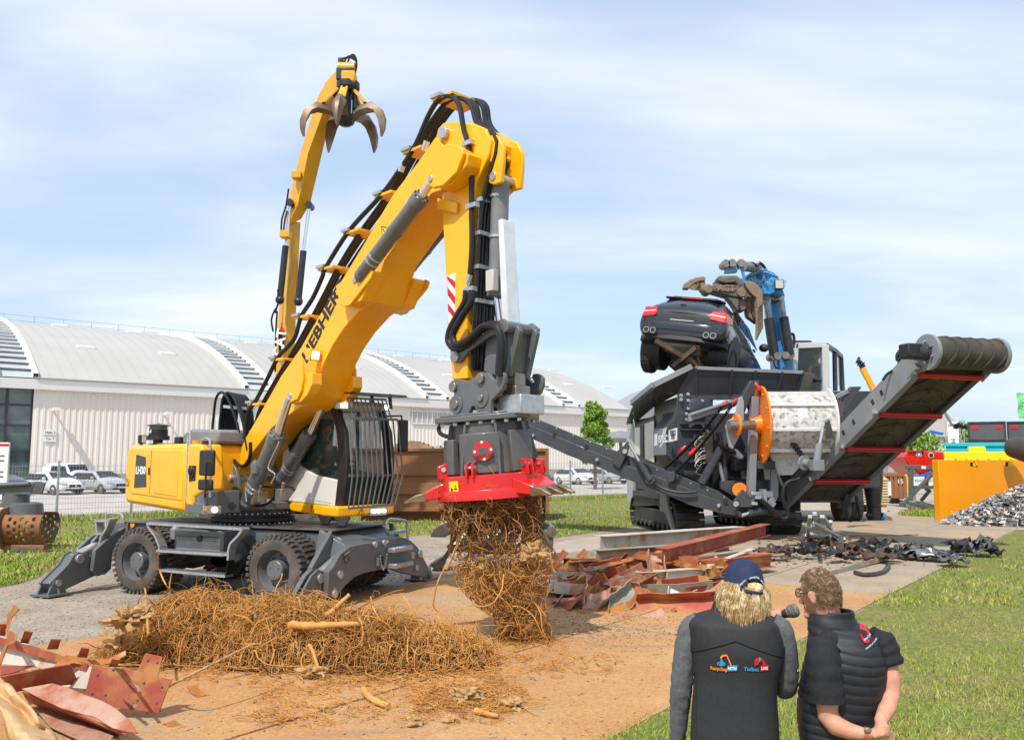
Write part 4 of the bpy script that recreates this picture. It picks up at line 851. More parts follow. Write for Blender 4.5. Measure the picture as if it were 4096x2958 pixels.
m=MB();m.prism([(-.06,-.05,0),(-.01,-.05,0),(-.035,.0,0)],.0045,.006,'z');m.box(.0,.06,-.03,-.02,.0045,.006);m.box(.03,.04,-.05,.02,.0045,.006);m.build('symbol',PRINTB,st2,BM2)
TOOTH=mat('tooth_steel',(.16,.10,.055),.45,.7,(.30,.22,.13),7,bump=.2,bscale=30)
def fang(a,dirs,L_,w_):
 a=radians(a);r_=Vector((cos(a),sin(a),0));t_=Vector((-sin(a),cos(a),0));z0=zm+.02
 m=MB();b0=r_*.60-t_*w_;b1=r_*.60+t_*w_;e0=r_*(.62+L_)-t_*w_*.75;e1=r_*(.62+L_)+t_*w_*.75
 m.hull8([b0+Vector((0,0,z0-.09)),e0+Vector((0,0,z0-.12)),e1+Vector((0,0,z0-.12)),b1+Vector((0,0,z0-.09)),b0+Vector((0,0,z0+.10)),e0+Vector((0,0,z0-.02)),e1+Vector((0,0,z0-.02)),b1+Vector((0,0,z0+.10))]);ap(m,'jaw',RED,bevel=.015)
 k=len(dirs)
 for i,l in enumerate(dirs):
  s=0 if k==1 else(-1+2*i/(k-1))*w_*.62
  p0=r_*(.58+L_)+t_*s+Vector((0,0,z0-.075));p1=r_*(.62+L_+l*.45)+t_*s+Vector((0,0,z0-.085));p2=r_*(.62+L_+l)+t_*s*1.05+Vector((0,0,z0-.125));rr=[]
  for p,h,w2 in((p0,.058,.07),(p1,.045,.055),(p2,.010,.018)):rr.append([p-t_*w2-Vector((0,0,h)),p+t_*w2-Vector((0,0,h)),p+t_*w2+Vector((0,0,h)),p-t_*w2+Vector((0,0,h))])
  ap(MB().loft(rr),'tooth',TOOTH,bevel=.008)
fang(-32,(.24,.26,.28),.26,.28);fang(-158,(.26,),.24,.14);fang(92,(.25,.25),.25,.25)
# ================= roots
ROOT=mat('root_brown',(.56,.275,.065),.75,0,(.40,.175,.036),.9,.38,.62,col3=(.62,.38,.15),scale3=6,lo3=.58,hi3=.68,world=True)
ROOTD=mat('root_dark',(.15,.075,.028),.85,0,(.22,.12,.045),5,world=True)
ROOTW=mat('torn_wood',(.52,.33,.14),.9,0,(.34,.18,.06),22,bump=.8,bscale=60,world=True)
rng=np.random.default_rng(11)
def strands(name,P_,R,mt,sides=4,label=None,cat=None,kind='stuff',parent=None):
 """P_: S x N x 3 centre lines, R: S radii -> one mesh of tapering tubes"""
 S,N,_=P_.shape
 T=np.gradient(P_,axis=1);T/=np.linalg.norm(T,axis=2,keepdims=True)+1e-9
 ref=rng.normal(size=(S,1,3));A=np.cross(T,ref);A/=np.linalg.norm(A,axis=2,keepdims=True)+1e-9;B=np.cross(T,A)
 tp=np.linspace(1.0,.55,N)[None,:,None,None]
 th=np.arange(sides)*2*np.pi/sides
 V=P_[:,:,None,:]+(A[:,:,None,:]*np.cos(th)[None,None,:,None]+B[:,:,None,:]*np.sin(th)[None,None,:,None])*R[:,None,None,None]*tp
 V=V.reshape(-1,3)
 s,i,k=np.meshgrid(np.arange(S),np.arange(N-1),np.arange(sides),indexing='ij');b=s*N*sides
 F_=np.stack([b+i*sides+k,b+i*sides+(k+1)%sides,b+(i+1)*sides+(k+1)%sides,b+(i+1)*sides+k],-1).reshape(-1,4)
 me=bpy.data.meshes.new(name);me.vertices.add(len(V));me.vertices.foreach_set('co',V.ravel());me.loops.add(F_.size);me.loops.foreach_set('vertex_index',F_.ravel().astype(np.int32))
 me.polygons.add(len(F_));me.polygons.foreach_set('loop_start',np.arange(0,F_.size,4,dtype=np.int32));me.update();me.validate()
 me.polygons.foreach_set('use_smooth',np.ones(len(F_),dtype=bool));me.materials.append(mt)
 o=bpy.data.objects.new(name,me);sc.collection.objects.link(o);o.parent=parent;tag(o,label,cat,kind=kind);return o
def walks(P0,D0,N,step,curl,bias=None):
 S=len(P0);P_=np.zeros((S,N,3));P_[:,0]=P0;D=D0/np.linalg.norm(D0,axis=1,keepdims=True);W=rng.normal(size=(S,3))*curl
 for i in range(1,N):
  W=W*.75+rng.normal(size=(S,3))*curl*.6;D=D+np.cross(W,D)+(0 if bias is None else bias);D/=np.linalg.norm(D,axis=1,keepdims=True)
  P_[:,i]=P_[:,i-1]+D*step[:,None]
 return P_
env=[(118,880,1480,.50),(180,865,1500,.55),(260,905,1500,.5),(340,960,1450,.40),(430,950,1540,.42),(520,930,1590,.45),(600,980,1580,.42),(680,1000,1520,.36),(760,1080,1500,.30),(850,1200,1530,.26),(950,1230,1545,.26),(1050,1250,1530,.24),(1120,1180,1480,.22)]
dens=[1.1,1.5,1.2,.45,.6,1.7,2.0,1.6,1.2,1.2,1.6,1.4,.4]
zs=np.array([P(cJ(1250,e[0]),YA).z for e in env]);xl=np.array([P(cJ(e[1],e[0]),YA).x for e in env]);xr=np.array([P(cJ(e[2],e[0]),YA).x for e in env]);dp=np.array([e[3]for e in env])
def bundle(S,N,st0,st1,curl,r0,r1,mt,zlo=0,zhi=99,vert=.6):
 idx=rng.choice(len(env),S,p=np.array(dens)/sum(dens));z=zs[idx]+rng.uniform(-.5,.5,S)*.16
 z=np.clip(z,max(zs[-1],zlo),min(zs[0],zhi))
 a=np.interp(-z,-zs,xl);b=np.interp(-z,-zs,xr);d=np.interp(-z,-zs,dp)
 u=rng.uniform(-1,1,S);w_=rng.uniform(-1,1,S)*np.sqrt(1-u*u*.8);x=(a+b)/2+u*(b-a)/2*.93;y=YA-.05+w_*d
 D0=rng.normal(size=(S,3));D0[:,2]-=rng.uniform(0,1.5,S)*vert
 Q=walks(np.stack([x,y,z],1),D0,N,rng.uniform(st0,st1,S),curl,np.array([0,0,-.10*vert]))
 zz=Q[:,:,2];m_=np.interp(-zz,-zs,(xl+xr)/2);h=np.interp(-zz,-zs,(xr-xl)/2)*1.08;Q[:,:,0]=m_+np.clip(Q[:,:,0]-m_,-h,h)*.97
 Q[:,:,2]=np.maximum(zz,.025);return strands('hanging_roots',Q,rng.uniform(r0,r1,S)**1.0,mt)
b1=bundle(1700,13,.028,.06,.5,.002,.0062,ROOT);tag(b1,'long tangle of thin brown roots hanging from the red shear down to the ground','roots')
b2=bundle(70,12,.05,.09,.22,.006,.012,ROOT);b2.parent=b1;b2.name='thick_root'
b3=bundle(420,10,.04,.07,.35,.005,.012,ROOTD,zlo=zs[2],vert=.15);b3.parent=b1;b3.name='dark_root'
def limb(name,pts,r,mt,label,cat='root',group=None,n=9,par=None):
 Q=smooth_path(pts,5);k=len(Q);R=[r*(1-.35*i/k)*(1+.10*sin(i*1.7)+.12*sin(i*2.9+r*90))for i in range(k)]
 o=MB().tube(Q,R,n).build(name,mt,par);
 if not par:tag(o,label,cat,group)
 return o
for pts,r in(([(1080,200),(1110,190),(1180,175),(1260,170),(1330,160)],.032),([(1080,205),(1090,180),(1140,150),(1200,130),(1280,125)],.028),([(920,230),(960,190),(1040,150),(1090,100)],.018),([(1110,300),(1115,260),(1100,200)],.03)):
 limb('root_limb',[P(cJ(*q),YA-.42)for q in pts],r,ROOTD,None,par=b1)
for pts,r in(([(905,580),(930,530),(970,430),(985,330),(1010,270)],.016),([(830,760),(840,700),(880,600),(960,470),(1000,360)],.012),([(830,760),(825,800),(845,835),(865,838)],.012),([(1580,600),(1560,560),(1540,440),(1500,340),(1420,260)],.013)):
 limb('root_limb',[P(cJ(*q),YA-.35)for q in pts],r,ROOT,None,par=b1)
def clump(c,s,mt,name,par=None,seed=0):
 m=MB();m.ball(c,s,26,16);k=[]
 for v in m.v:
  q=Vector(v);d=(q-Vector(c));nn=noise.noise(q*11+Vector((seed,0,0)));n2=noise.noise(q*27+Vector((0,seed,0)));n3=noise.noise(q*60+Vector((0,0,seed)))
  k.append(tuple(Vector(c)+d*(.8+.9*nn+.6*n2+.3*n3)))
 m.v=k;return m.build(name,mt,par)
for q,s in(((1450,480),.14),((1410,440),.1),((1125,565),.06)):clump(P(cJ(*q),YA-.42),(s*1.2,s*.7,s*.8),ROOTW,'torn_root_ball',b1,q[0])
def pile_h(x,y):
 c_=[(-3.55,9.95,1.0,.75,.62),(-2.55,9.75,.95,.72,.60),(-1.6,9.55,.95,.62,.47),(-.85,9.45,.7,.5,.33),(-4.1,9.9,.5,.45,.2)];h=0
 for cx,cy,a,b,k in c_:
  d=((x-cx)/a)**2+((y-cy)/b)**2;h=np.maximum(h,k*np.maximum(0,1-d)**.6)
 return h
nx,ny=60,36;m=MB();V=[]
for i in range(nx+1):
 for j in range(ny+1):
  x=-5+4.7*i/nx;y=8.9+1.8*j/ny;h=float(pile_h(x,y));h=h*.80-.06+.07*noise.noise(Vector((x*4,y*4,0)));V.append((x,y,max(h,-.04)))
m.add(V,[(i*(ny+1)+j,(i+1)*(ny+1)+j,(i+1)*(ny+1)+j+1,i*(ny+1)+j+1)for i in range(nx)for j in range(ny)if max(V[a][2]for a in(i*(ny+1)+j,(i+1)*(ny+1)+j,(i+1)*(ny+1)+j+1,i*(ny+1)+j+1))>.005])
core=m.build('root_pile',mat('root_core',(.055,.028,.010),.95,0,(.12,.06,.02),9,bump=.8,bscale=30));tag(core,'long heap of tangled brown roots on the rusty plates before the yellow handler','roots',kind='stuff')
def heap(S,N,st0,st1,curl,r0,r1,mt,name):
 x=rng.uniform(-5,-.2,S*3);y=rng.uniform(8.9,10.7,S*3);h=pile_h(x,y);k=h>.03;x,y,h=x[k][:S],y[k][:S],h[k][:S];S=len(x)
 z=h*rng.uniform(.55,1.05,S)**.6;D0=rng.normal(size=(S,3));D0[:,2]*=.7
 Q=walks(np.stack([x,y,z],1),D0,N,rng.uniform(st0,st1,S),curl);hh=pile_h(Q[:,:,0],Q[:,:,1])
 Q[:,:,2]=np.minimum(Q[:,:,2],hh*1.05+.07+.45*rng.uniform(0,1,(S,1))**4);Q[:,:,2]=np.maximum(Q[:,:,2],.03)
 return strands(name,Q,rng.uniform(r0,r1,S),mt,parent=core)
heap(7000,12,.022,.055,.55,.0018,.0058,ROOT,'fine_root');heap(220,11,.045,.075,.25,.006,.012,ROOT,'thick_root');heap(800,9,.03,.05,.4,.004,.008,ROOTD,'dark_root')
def loose(S,box,N,st0,st1,curl,r0,r1,name,label=None):
 u=rng.uniform(box[0],box[2],S);v=rng.uniform(box[1],box[3],S);g=np.array([tuple(G(cJ(a,b)))for a,b in zip(u,v)])
 k=rng.uniform(0,1,S)<np.array([.35+.9*max(0,noise.noise(Vector((p[0]*1.3,p[1]*1.3,5)))+.2)for p in g]);g=g[k];S=len(g)
 g[:,2]=rng.uniform(.035,.06,S);D0=rng.normal(size=(S,3));D0[:,2]*=.1
 Q=walks(g,D0,N,rng.uniform(st0,st1,S),curl);Q[:,:,2]=.03+np.abs(Q[:,:,2]-.03)*.25
 return strands(name,Q,rng.uniform(r0,r1,S),ROOT)
lo=loose(700,(-320,1230,1250,1560),9,.018,.04,.4,.0025,.006,'loose_roots');tag(lo,'thin loose roots scattered over the rusty plates in front of the heap','roots')
for a in((-150,1200,1300,1330,420),(1350,1120,1950,1260,120),(700,1330,1420,1480,420),(950,1000,1650,1230,330),(-750,1080,-380,1300,130)):
 loose(a[4],a[:4],9,.02,.045,.4,.003,.007,'loose_root').parent=lo
WD=mat('peeled_branch',(.56,.30,.085),.65,0,(.46,.22,.05),5,bump=.15,bscale=14)
def gz(q,z):return G(cJ(*q),z)
limb('branch',[gz((-60,925),.45),gz((60,930),.47),gz((200,925),.47),gz((370,918),.46)],.046,WD,'thick peeled branch lying flat across the root heap','branch',n=12)
limb('branch',[gz((150,870),.5),gz((200,840),.55),gz((250,790),.62),gz((305,738),.70)],.032,WD,'short peeled branch sticking up at the right of the root heap','branch',n=12)
limb('branch',[gz((395,1325),.06),gz((430,1370),.05),gz((490,1405),.05),gz((550,1425),.05)],.035,WD,'short bent branch lying in front of the root heap','branch',n=10)
limb('branch',[gz((1085,1455),.05),gz((1130,1465),.05),gz((1180,1478),.05),gz((1230,1485),.05)],.026,WD,'small peeled stick on the plates near the curved red steel strip','branch',n=10)
limb('branch',[gz((60,1050),.30),gz((85,1100),.25),gz((110,1180),.14),gz((150,1245),.05)],.020,WD,'thin pale stick leaning down the front of the root heap','branch',n=8)
limb('branch',[G(cI(1270,1085-60),.22),G(cI(1400,960),.35),G(cI(1600,860),.42),G(cI(1900,710),.5)],.014,ROOTW,'long pale thin root reaching across the left of the heap','root',n=8)
limb('branch',[G(cI(1120,330+300),.55),G(cI(1100,250+60),.62),G(cI(1060,190),.85),G(cI(1040,150),.95)],.012,ROOT,'thin root standing up from the left of the heap before the wheel','root',n=7)
limb('branch',[G(cI(1340,320),.6),G(cI(1270,280),.8),G(cI(1200,130),1.0),G(cI(1195,0),1.25)],.010,ROOT,'long wiry root rising in front of the handler step','root',n=7)
limb('branch',[gz((300,850),.5),gz((430,785),.42),gz((560,725),.35),gz((640,705),.3)],.011,ROOT,'long thin root springing right from the heap past the blade','root',n=7)
LUMPS=[]
for q,s,z in(((780,1165),.10,.05),((1030,1370),.13,.06),((1330,1415),.10,.06),((700,1520),.08,.05),((950,1510),.06,.04),((430,885),.10,.36),((680,1005),.11,.28),((1010,1110),.09,.10),((60,1210),.09,.1)):
 LUMPS.append((clump(gz(q,z),(s*1.3,s*.8,s*.6),ROOTW,'bark_lump',None,q[0]),'torn bark lump '+('on the plates before the root heap' if q[1]>1150 else 'caught in the root heap'),q[0]))
for q,s,z in(((960,520),.16,.55),((1060,480),.13,.6),((900,680),.13,.3)):
 LUMPS.append((clump(G(cI(*q),z),(s*1.3,s*.8,s*.7),ROOTW,'bark_lump',None,q[0]),'large torn bark lump at the left end of the root heap',q[0]))
ordn=['leftmost','second from left','third from left','fourth from left','fifth from left','sixth from left','seventh from left','eighth from left','ninth from left','tenth from left']
def uniq(items,cat,group):
 by={}
 for o,l,x in items:by.setdefault(l,[]).append((x,o))
 for l,L_ in by.items():
  L_.sort(key=lambda q:q[0])
  for i,(x,o)in enumerate(L_):tag(o,l if len(L_)==1 else l+', '+ordn[min(i,9)],cat,group)
uniq(LUMPS,'bark','torn bark lumps in and around the root heap')
# ================= black scrap shear lying behind the roots
YZ=17.3;zat=thing('scrap_shear','black scrap shear with white lettering lying on the gravel behind the hanging roots','shear',(-.3,YZ,0))
FZ=Fr(-.3,YZ,0)
def zp(c,pts,y0,y1,name,mt,**k):
 q=[FZ.y(c(*p),y0)for p in pts];return MB().prism([(a.x,a.z)for a in q],y0,y1,'y').build(name,mt,zat,**k)
ZB=mat('shear_black',(.020,.020,.022),.35,0,(.035,.034,.034),3,coat=.2)
zp(cS,[(480,700),(560,640),(700,520),(900,500),(1400,500),(1700,440),(1900,480),(1960,700),(1960,900),(1800,960),(900,970),(620,930),(500,880)],-.35,.35,'body',ZB,bevel=.03)
zp(cS,[(560,760),(820,700),(1350,690),(1500,740),(1500,830),(820,830),(640,860)],-.40,-.34,'side_plate',CHG,bevel=.01)
zp(cS,[(85,685),(130,580),(210,490),(320,425),(450,440),(520,480),(480,540),(400,640),(330,690)],-.12,.12,'upper_jaw',mat('jaw_steel',(.13,.125,.12),.35,.6,(.20,.18,.16),4),bevel=.02)
zp(cS,[(420,560),(520,470),(640,480),(640,620),(560,760),(500,800),(440,700)],-.16,.16,'jaw_pivot',ZB,bevel=.02)
zp(cS,[(350,840),(440,760),(520,800),(560,900),(480,940),(420,960),(330,1090),(330,1130),(240,1260),(60,1150),(120,1110),(290,1010),(380,880)],-.2,.2,'lower_jaw',mat('jaw_dark',(.05,.045,.042),.4,.5,(.10,.085,.075),5),bevel=.02)
zp(cS,[(1955,580),(2060,545),(2120,580),(2115,900),(2060,950),(1955,900)],-.45,.45,'mount_plate',DGREY,bevel=.015)
q=FZ.y(cS(2088,597),-.45);MB().cyl((q.x,-.5,q.z),(q.x,.5,q.z),.10).build('pin',STEEL,zat)
zp(cS,[(1800,400),(1880,340),(1940,430),(2060,480),(2050,540),(1850,560),(1760,520)],-.2,.2,'swivel',ZB,bevel=.02)
zp(cS,[(600,640),(700,530),(720,540),(660,620)],-.37,-.355,'yellow_stripe',mat('lime_print',(.70,.80,.02),.5));zp(cS,[(445,705),(470,660),(495,650),(485,705)],-.18,-.17,'yellow_stripe',mat('lime_print',(.7,.8,.02),.5))
q=FZ.y(cS(1045,640),-.36);text('Zato','lettering',.62,PRINTW,zat,basis(q,(1,0,0),(0,0,1)),.004,sx=1.15,bold=.004)
# ================= brown skip container
YC=31.0;c0,c1=P(cD(-130,1028),YC),P(cD(1022,1042),YC);zt=c0.z;xl_,xr_=c0.x,c1.x
BRN=mat('rusty_brown_paint',(.23,.092,.036),.6,0,(.28,.125,.055),1.2,.35,.65,col3=(.10,.05,.03),scale3=.6,lo3=.58,hi3=.7,bump=.05)
sk=thing('skip_container','large rusty brown skip container on the lawn behind the yellow handler','container',((xl_+xr_)/2,YC,0),radians(1.5))
hw=(xr_-xl_)/2
m=MB();m.hull8([(-hw+.15,0,.28),(hw-.25,0,.28),(hw-.25,2.3,.28),(-hw+.15,2.3,.28),(-hw,0,zt-.12),(hw,0,zt-.12),(hw,2.3,zt-.12),(-hw,2.3,zt-.12)]);m.build('body',BRN,sk)
for z,d,h in((.34,.09,.14),(.95,.10,.40),(1.62,.10,.40)):MB().box(-hw+.02,hw-.03,-d,-.002,z,z+h).build('rib',BRN,sk,bevel=.015)
MB().box(-hw-.03,hw+.05,-.10,.08,zt-.12,zt).build('rim',BRN,sk,bevel=.01);MB().box(-hw-.03,hw+.05,2.2,2.36,zt-.12,zt).build('rim',BRN,sk,bevel=.01)
for x in(hw-.02,):MB().box(x-.02,x+.10,-.11,2.3,.3,zt).build('end_post',BRN,sk,bevel=.01)
for y in(.3,1.7):MB().box(-hw+.3,hw-.3,y,y+.2,0,.28).build('skid',BRN,sk)
q=sk.location;
m=MB();
for k in range(9):m.box(-hw*.62+k*.17-.02,-hw*.62+k*.17+.15,.5,1.5,zt-.12,zt+.28*sin(pi*(k+1)/10))
tag(m.build('scrap_panel',mat('bent_scrap',(.36,.27,.18),.7,.2,(.25,.12,.06),2),sk),kind='stuff')
# ================= second, far handler: only boom, stick and grab rise above the first
YK=25.5;ck=thing('far_handler_boom','slim yellow boom with a five-tine grab rising behind the first handler','excavator',(-7.2,YK,0));FK=Fr(-7.2,YK,0)
YEL2=mat('dark_yellow_paint',(.72,.36,.012),.38,0,(.64,.31,.012),2,coat=.15)
def L3(c,q,Y):return FK.L(P(c(*q),Y))
def box_arm(secs,name,mt):
 """secs: left, mid and right pixel of a two-face arm plus depth; a square section seen on edge"""
 rr=[]
 for(l,mi,r,Y,dd)in secs:
  a=FK.L(P(l,Y+.25));b=FK.L(P(mi,Y-.1));c=FK.L(P(r,Y+.12));d=a+c-b;rr.append([a,b,c,d])
 return MB().loft(rr).build(name,mt,ck,bevel=.01)
box_arm([(cO(535,1150),cO(610,1150),cO(705,1150),25.6,0),(cO(565,600),cO(640,600),cO(725,600),25.5,0),(cO(590,250),cO(655,250),cO(738,250),25.4,0),(cC(210,1330),cC(245,1330),cC(290,1330),25.3,0),(cC(215,1090),cC(240,1090),cC(302,1100),25.2,0)],'boom',YEL2)
box_arm([(cC(210,1110),cC(225,1120),cC(305,1080),25.1,0),(cC(240,920),cC(285,990),cC(360,985),25.0,0),(cC(300,680),cC(345,690),cC(430,690),24.6,0),(cC(400,360),cC(450,400),cC(490,440),23.9,0),(cC(450,265),cC(520,290),cC(545,330),23.5,0),(cC(528,180),cC(550,185),cC(560,215),23.2,0)],'stick',YEL2)
CB=mat('cylinder_black',(.018,.02,.026),.35,0,(.03,.03,.035),3)
for a,b,c_,Y in(((178,1560),(212,1240),(240,985),25.0),((288,1570),(318,1270),(355,1000),24.9)):
 p0,p1,p2=L3(cC,a,Y),L3(cC,b,Y),L3(cC,c_,Y);m=MB();m.tube([p0,p1],.10,12);m.ball(p0,.14);o=m.build('cylinder_barrel',CB,ck);m=MB();m.cyl(p1,p2,.05);m.build('cylinder_rod',CHROME,ck);m=MB();m.cyl(p2-Vector((0,.12,0)),p2+Vector((0,.2,0)),.11);m.build('pin',CB,ck)
for pts in([(185,1180),(190,1080),(215,1000),(230,900)],[(200,1190),(205,1100),(222,1030)],[(150,1640),(170,1560),(165,1500)]):MB().tube(smooth_path([L3(cC,q,24.9)for q in pts],4),.028,6).build('hose',RUB,ck)
for pts in([(530,600),(515,500),(540,420),(570,370),(580,250)],[(548,950),(555,600),(565,420)]):MB().tube(smooth_path([L3(cO,q,25.3)for q in pts],4),.03,6).build('hose',RUB,ck)
m=MB();m.plate([L3(cO,q,25.32)for q in((578,790),(575,600),(605,555),(630,590),(628,700),(590,790))],.02);bd2=m.build('badge',PRINTB,ck)
q=L3(cO,(590,700),25.25);text('CAT','lettering',.42,PRINTW,bd2,basis(q+Vector((.03,-.06,0)),(.12,.0,1),(-1,.15,.05)),.004,bold=.012)
m=MB();m.plate([L3(cO,q,25.28)for q in((585,590),(605,560),(628,590),(626,660),(616,660),(612,600))],.02);m.build('red_print',PRINTR,bd2)
for px in((275,818),(205,1170)):q=L3(cC,px,24.7);MB().box(q.x-.12,q.x+.16,q.y-.1,q.y+.2,q.z-.1,q.z+.1).build('hose_bracket',YEL2,ck,bevel=.01)
m=MB();m.box(-1.2,1.4,-.6,2.0,1.3,2.3);m.build('body',YEL2,ck,bevel=.06);m=MB();m.box(-1.6,1.8,-.9,2.3,.6,1.15);m.build('chassis',CHG,ck,bevel=.05)
for x in(-1.2,1.4):
 for y in(-.9,2.1):MB().lathe([(0,0),(0,.3),(0,.55),(.35,.55),(.35,0)],(x,y,.55),(x,y+1,.55),24).build('wheel',TYRE,ck)
gk=thing('tine_grab','open five-tine grab with rusty steel claws high on the far boom','grab',tuple(P(cC(570,470),23.2)))
GO=P(cC(570,470),23.2)
def gl_(q,Y=23.2):return P(cC(*q),Y)-GO
m=MB();m.box(-.25,.25,-.25,.25,gl_((0,230)).z-.2,gl_((0,230)).z+.15);m.lathe([(0,.25),(.12,.33),(.3,.33),(.34,.22),(.4,.2)],(.05,0,gl_((0,330)).z),(.05,0,9),20);m.build('rotator',CB,gk,bevel=.03)
m=MB();a=gl_((595,260));m.box(a.x-.2,a.x+.2,-.3,.1,a.z-.15,a.z+.2);m.build('rotator_cover',YEL2,gk,bevel=.05)
m=MB();a=gl_((575,185));m.cyl((a.x-.22,-.05,a.z),(a.x+.25,-.05,a.z-.02),.16);m.build('link_pin',YEL2,gk);m=MB();a=gl_((545,200));m.box(a.x-.08,a.x+.06,-.15,.2,a.z-.5,a.z+.35);m.build('link',CB,gk,bevel=.03)
CLAW=mat('claw_steel',(.16,.10,.06),.5,.5,(.25,.19,.14),2.2,bump=.1,bscale=10)
zc=gl_((0,420)).z
for k in range(5):
 a=radians(-90+72*k);r_=Vector((cos(a),sin(a),0));t_=Vector((-sin(a),cos(a),0));rr=[]
 for(r,z,w_,h)in((.12,-.10,.10,.14),(.45,.16,.15,.12),(.80,.20,.19,.11),(1.05,.03,.19,.10),(1.17,-.25,.15,.09),(1.18,-.52,.08,.07),(1.14,-.72,.02,.03)):
  c=r_*r+Vector((0,0,z));d=r_*(.35 if r<1 else 1)+Vector((0,0,1 if r<1.05 else .15));d.normalize()
  rr.append([c-t_*w_-d*h,c+t_*w_-d*h,c+t_*w_*.35+d*h,c-t_*w_*.35+d*h])
 MB().loft(rr).build('tine',CLAW,gk,bevel=.012)
 m=MB();p0,p1=r_*.22+Vector((0,0,zc+.55)),r_*.62+Vector((0,0,.30));m.hull8([p1-t_*.11-r_*.05,p1+t_*.11-r_*.05,p1+t_*.11+r_*.06,p1-t_*.11+r_*.06,p0-t_*.1-r_*.05,p0+t_*.1-r_*.05,p0+t_*.1+r_*.05,p0-t_*.1+r_*.05]);m.build('cylinder_cover',YEL2,gk,bevel=.01)
 MB().cyl(r_*.3+Vector((0,0,.2)),r_*.3+Vector((0,0,zc+.5)),.05).build('cylinder_rod',CB,gk)
m=MB();m.cyl((0,0,-.2),(0,0,zc+.6),.16);m.ball((0,0,-.1),(.28,.28,.2));m.build('hub',CB,gk)
for d in(0,1,2):MB().tube(smooth_path([gl_(q)for q in((540+20*d,160),(555+20*d,125-6*d),(600+10*d,120-8*d),(635,150),(625-10*d,220))],4),.028,6).build('hose',RUB,gk)
# ================= rusty sorting grab on the grass at the left edge
gp_=G(cA(120,1372));sg_=thing('sorting_grab','rust-brown perforated sorting grab standing on the grass at the left edge','grab',tuple(gp_));FS=Fr(gp_.x,gp_.y,0)
RUST=mat('rusty_steel',(.22,.085,.03),.75,.2,(.30,.15,.07),3,.35,.65,bump=.15,bscale=14,col3=(.13,.10,.085),scale3=1.2,lo3=.56,hi3=.66)
def shell(flip,x0,x1,y0):
 """curved bucket shell of small cells with slots left open"""
 z0,z1=FS.y(cA(150,1340),0).z,FS.y(cA(150,1165),0).z;nx,nz=27,36;V=[];fc=[]
 for i in range(nx+1):
  for j in range(nz+1):
   t=j/nz;x=x0+(x1-x0)*i/nx;z=z0+(z1-z0)*t;y=y0+flip*(.0-.55*sin(t*pi*.62)+.35*t);V.append((x,y,z))
 for i in range(nx):
  for j in range(nz):
   col=i%4;row=(j+(4 if(i//4)%2 else 0))%8
   if 2<i<nx-2 and 2<j<nz-3 and col in(1,2)and row in(1,2,3,4):continue
   fc.append((i*(nz+1)+j,(i+1)*(nz+1)+j,(i+1)*(nz+1)+j+1,i*(nz+1)+j+1))
 m=MB();m.add(V,fc);o=m.build('shell',RUST,sg_);s=o.modifiers.new('solid','SOLIDIFY');s.thickness=.04;return o
xa,xb=FS.y(cA(45,1300),0).x,FS.y(cA(262,1300),0).x
shell(1,xa,xb,-.1);shell(-1,xa-.05,xb-.3,.8)
m=MB();zl=FS.y(cA(150,1330),0).z;m.box(xa,xb+.02,-.2,-.02,.0,zl);bl_=m.build('cutting_blade',RUST,sg_,bevel=.02)
for k in range(6):x=xa+.25+(xb-xa-.4)*k/5;MB().cyl((x,-.21,zl*.45),(x,-.19,zl*.45),.055).build('bolt',STEEL,bl_)
for x in(xa-.02,):MB().prism([(-.62,.75),(-.35,1.02),(.05,1.1),(.4,1.0),(.35,.5),(0,.05),(-.18,.05),(-.5,.4)],x-.03,x+.03,'x').build('side_plate',RUST,sg_,bevel=.01)
zq=lambda v:FS.y(cA(80,v),0).z
m=MB();m.lathe([(0,.45),(.25,.42),(.28,.34)],((xa+xb)/2-.35,.35,zq(1170)),((xa+xb)/2-.35,.35,9),24);m.lathe([(0,.40),(.10,.40),(.10,.30),(.35,.30)],((xa+xb)/2-.55,.35,zq(1130)),((xa+xb)/2-.55,.35,9),24);m.build('rotator',DGREY,sg_)
m=MB();xm=(xa+xb)/2-.6;
for y in(.1,.6):m.prism([(xm-.75,zq(1060)),(xm+.55,zq(1060)),(xm+.62,zq(1000)),(xm+.5,zq(990)),(xm-.75,zq(1000))],y-.03,y+.03,'y')
m.build('bracket',DGREY,sg_,bevel=.01);MB().cyl((xm-.7,-.05,zq(1005)),(xm-.7,.75,zq(1005)),.08).build('pin',DGREY,sg_);MB().cyl((xm+.55,.0,zq(1000)),(xm-.5,.0,zq(1012)),.05).build('pin',DGREY,sg_)
q=[G(cA(*p))for p in((0,1300),(55,1290),(60,1320),(40,1345),(0,1350))];o=MB().prism([(p.x,p.y,0)for p in q],.02,.06,'z').build('yellow_sheet',mat('yellow_sheet',(.85,.60,.02),.5));tag(o,'yellow sheet lying in the grass below the sorting grab','sheet')
q=[G(cA(*p))for p in((0,1355),(45,1345),(62,1362),(20,1378),(0,1380))];o=MB().prism([(p.x,p.y,0)for p in q],.02,.05,'z').build('white_film',WHITE);tag(o,'crumpled white film on the grass at the left edge','film')
YB=27;a,b=P(cA(-60,775),YB),P(cA(50,775),YB);bz=P(cA(20,1150),YB).z
brd=thing('sign_board','white direction board cut by the left picture edge','sign',(a.x,YB,0));MB().box(0,b.x-a.x,0,.08,.3,a.z).build('panel',PRINTW,brd,bevel=.01);MB().box(.2,.3,.0,.08,0,.3).build('leg',GALV,brd)
MB().box(0,b.x-a.x,-.006,-.001,a.z-.12,a.z-.04).build('red_band',PRINTR,brd)
w_=b.x-a.x
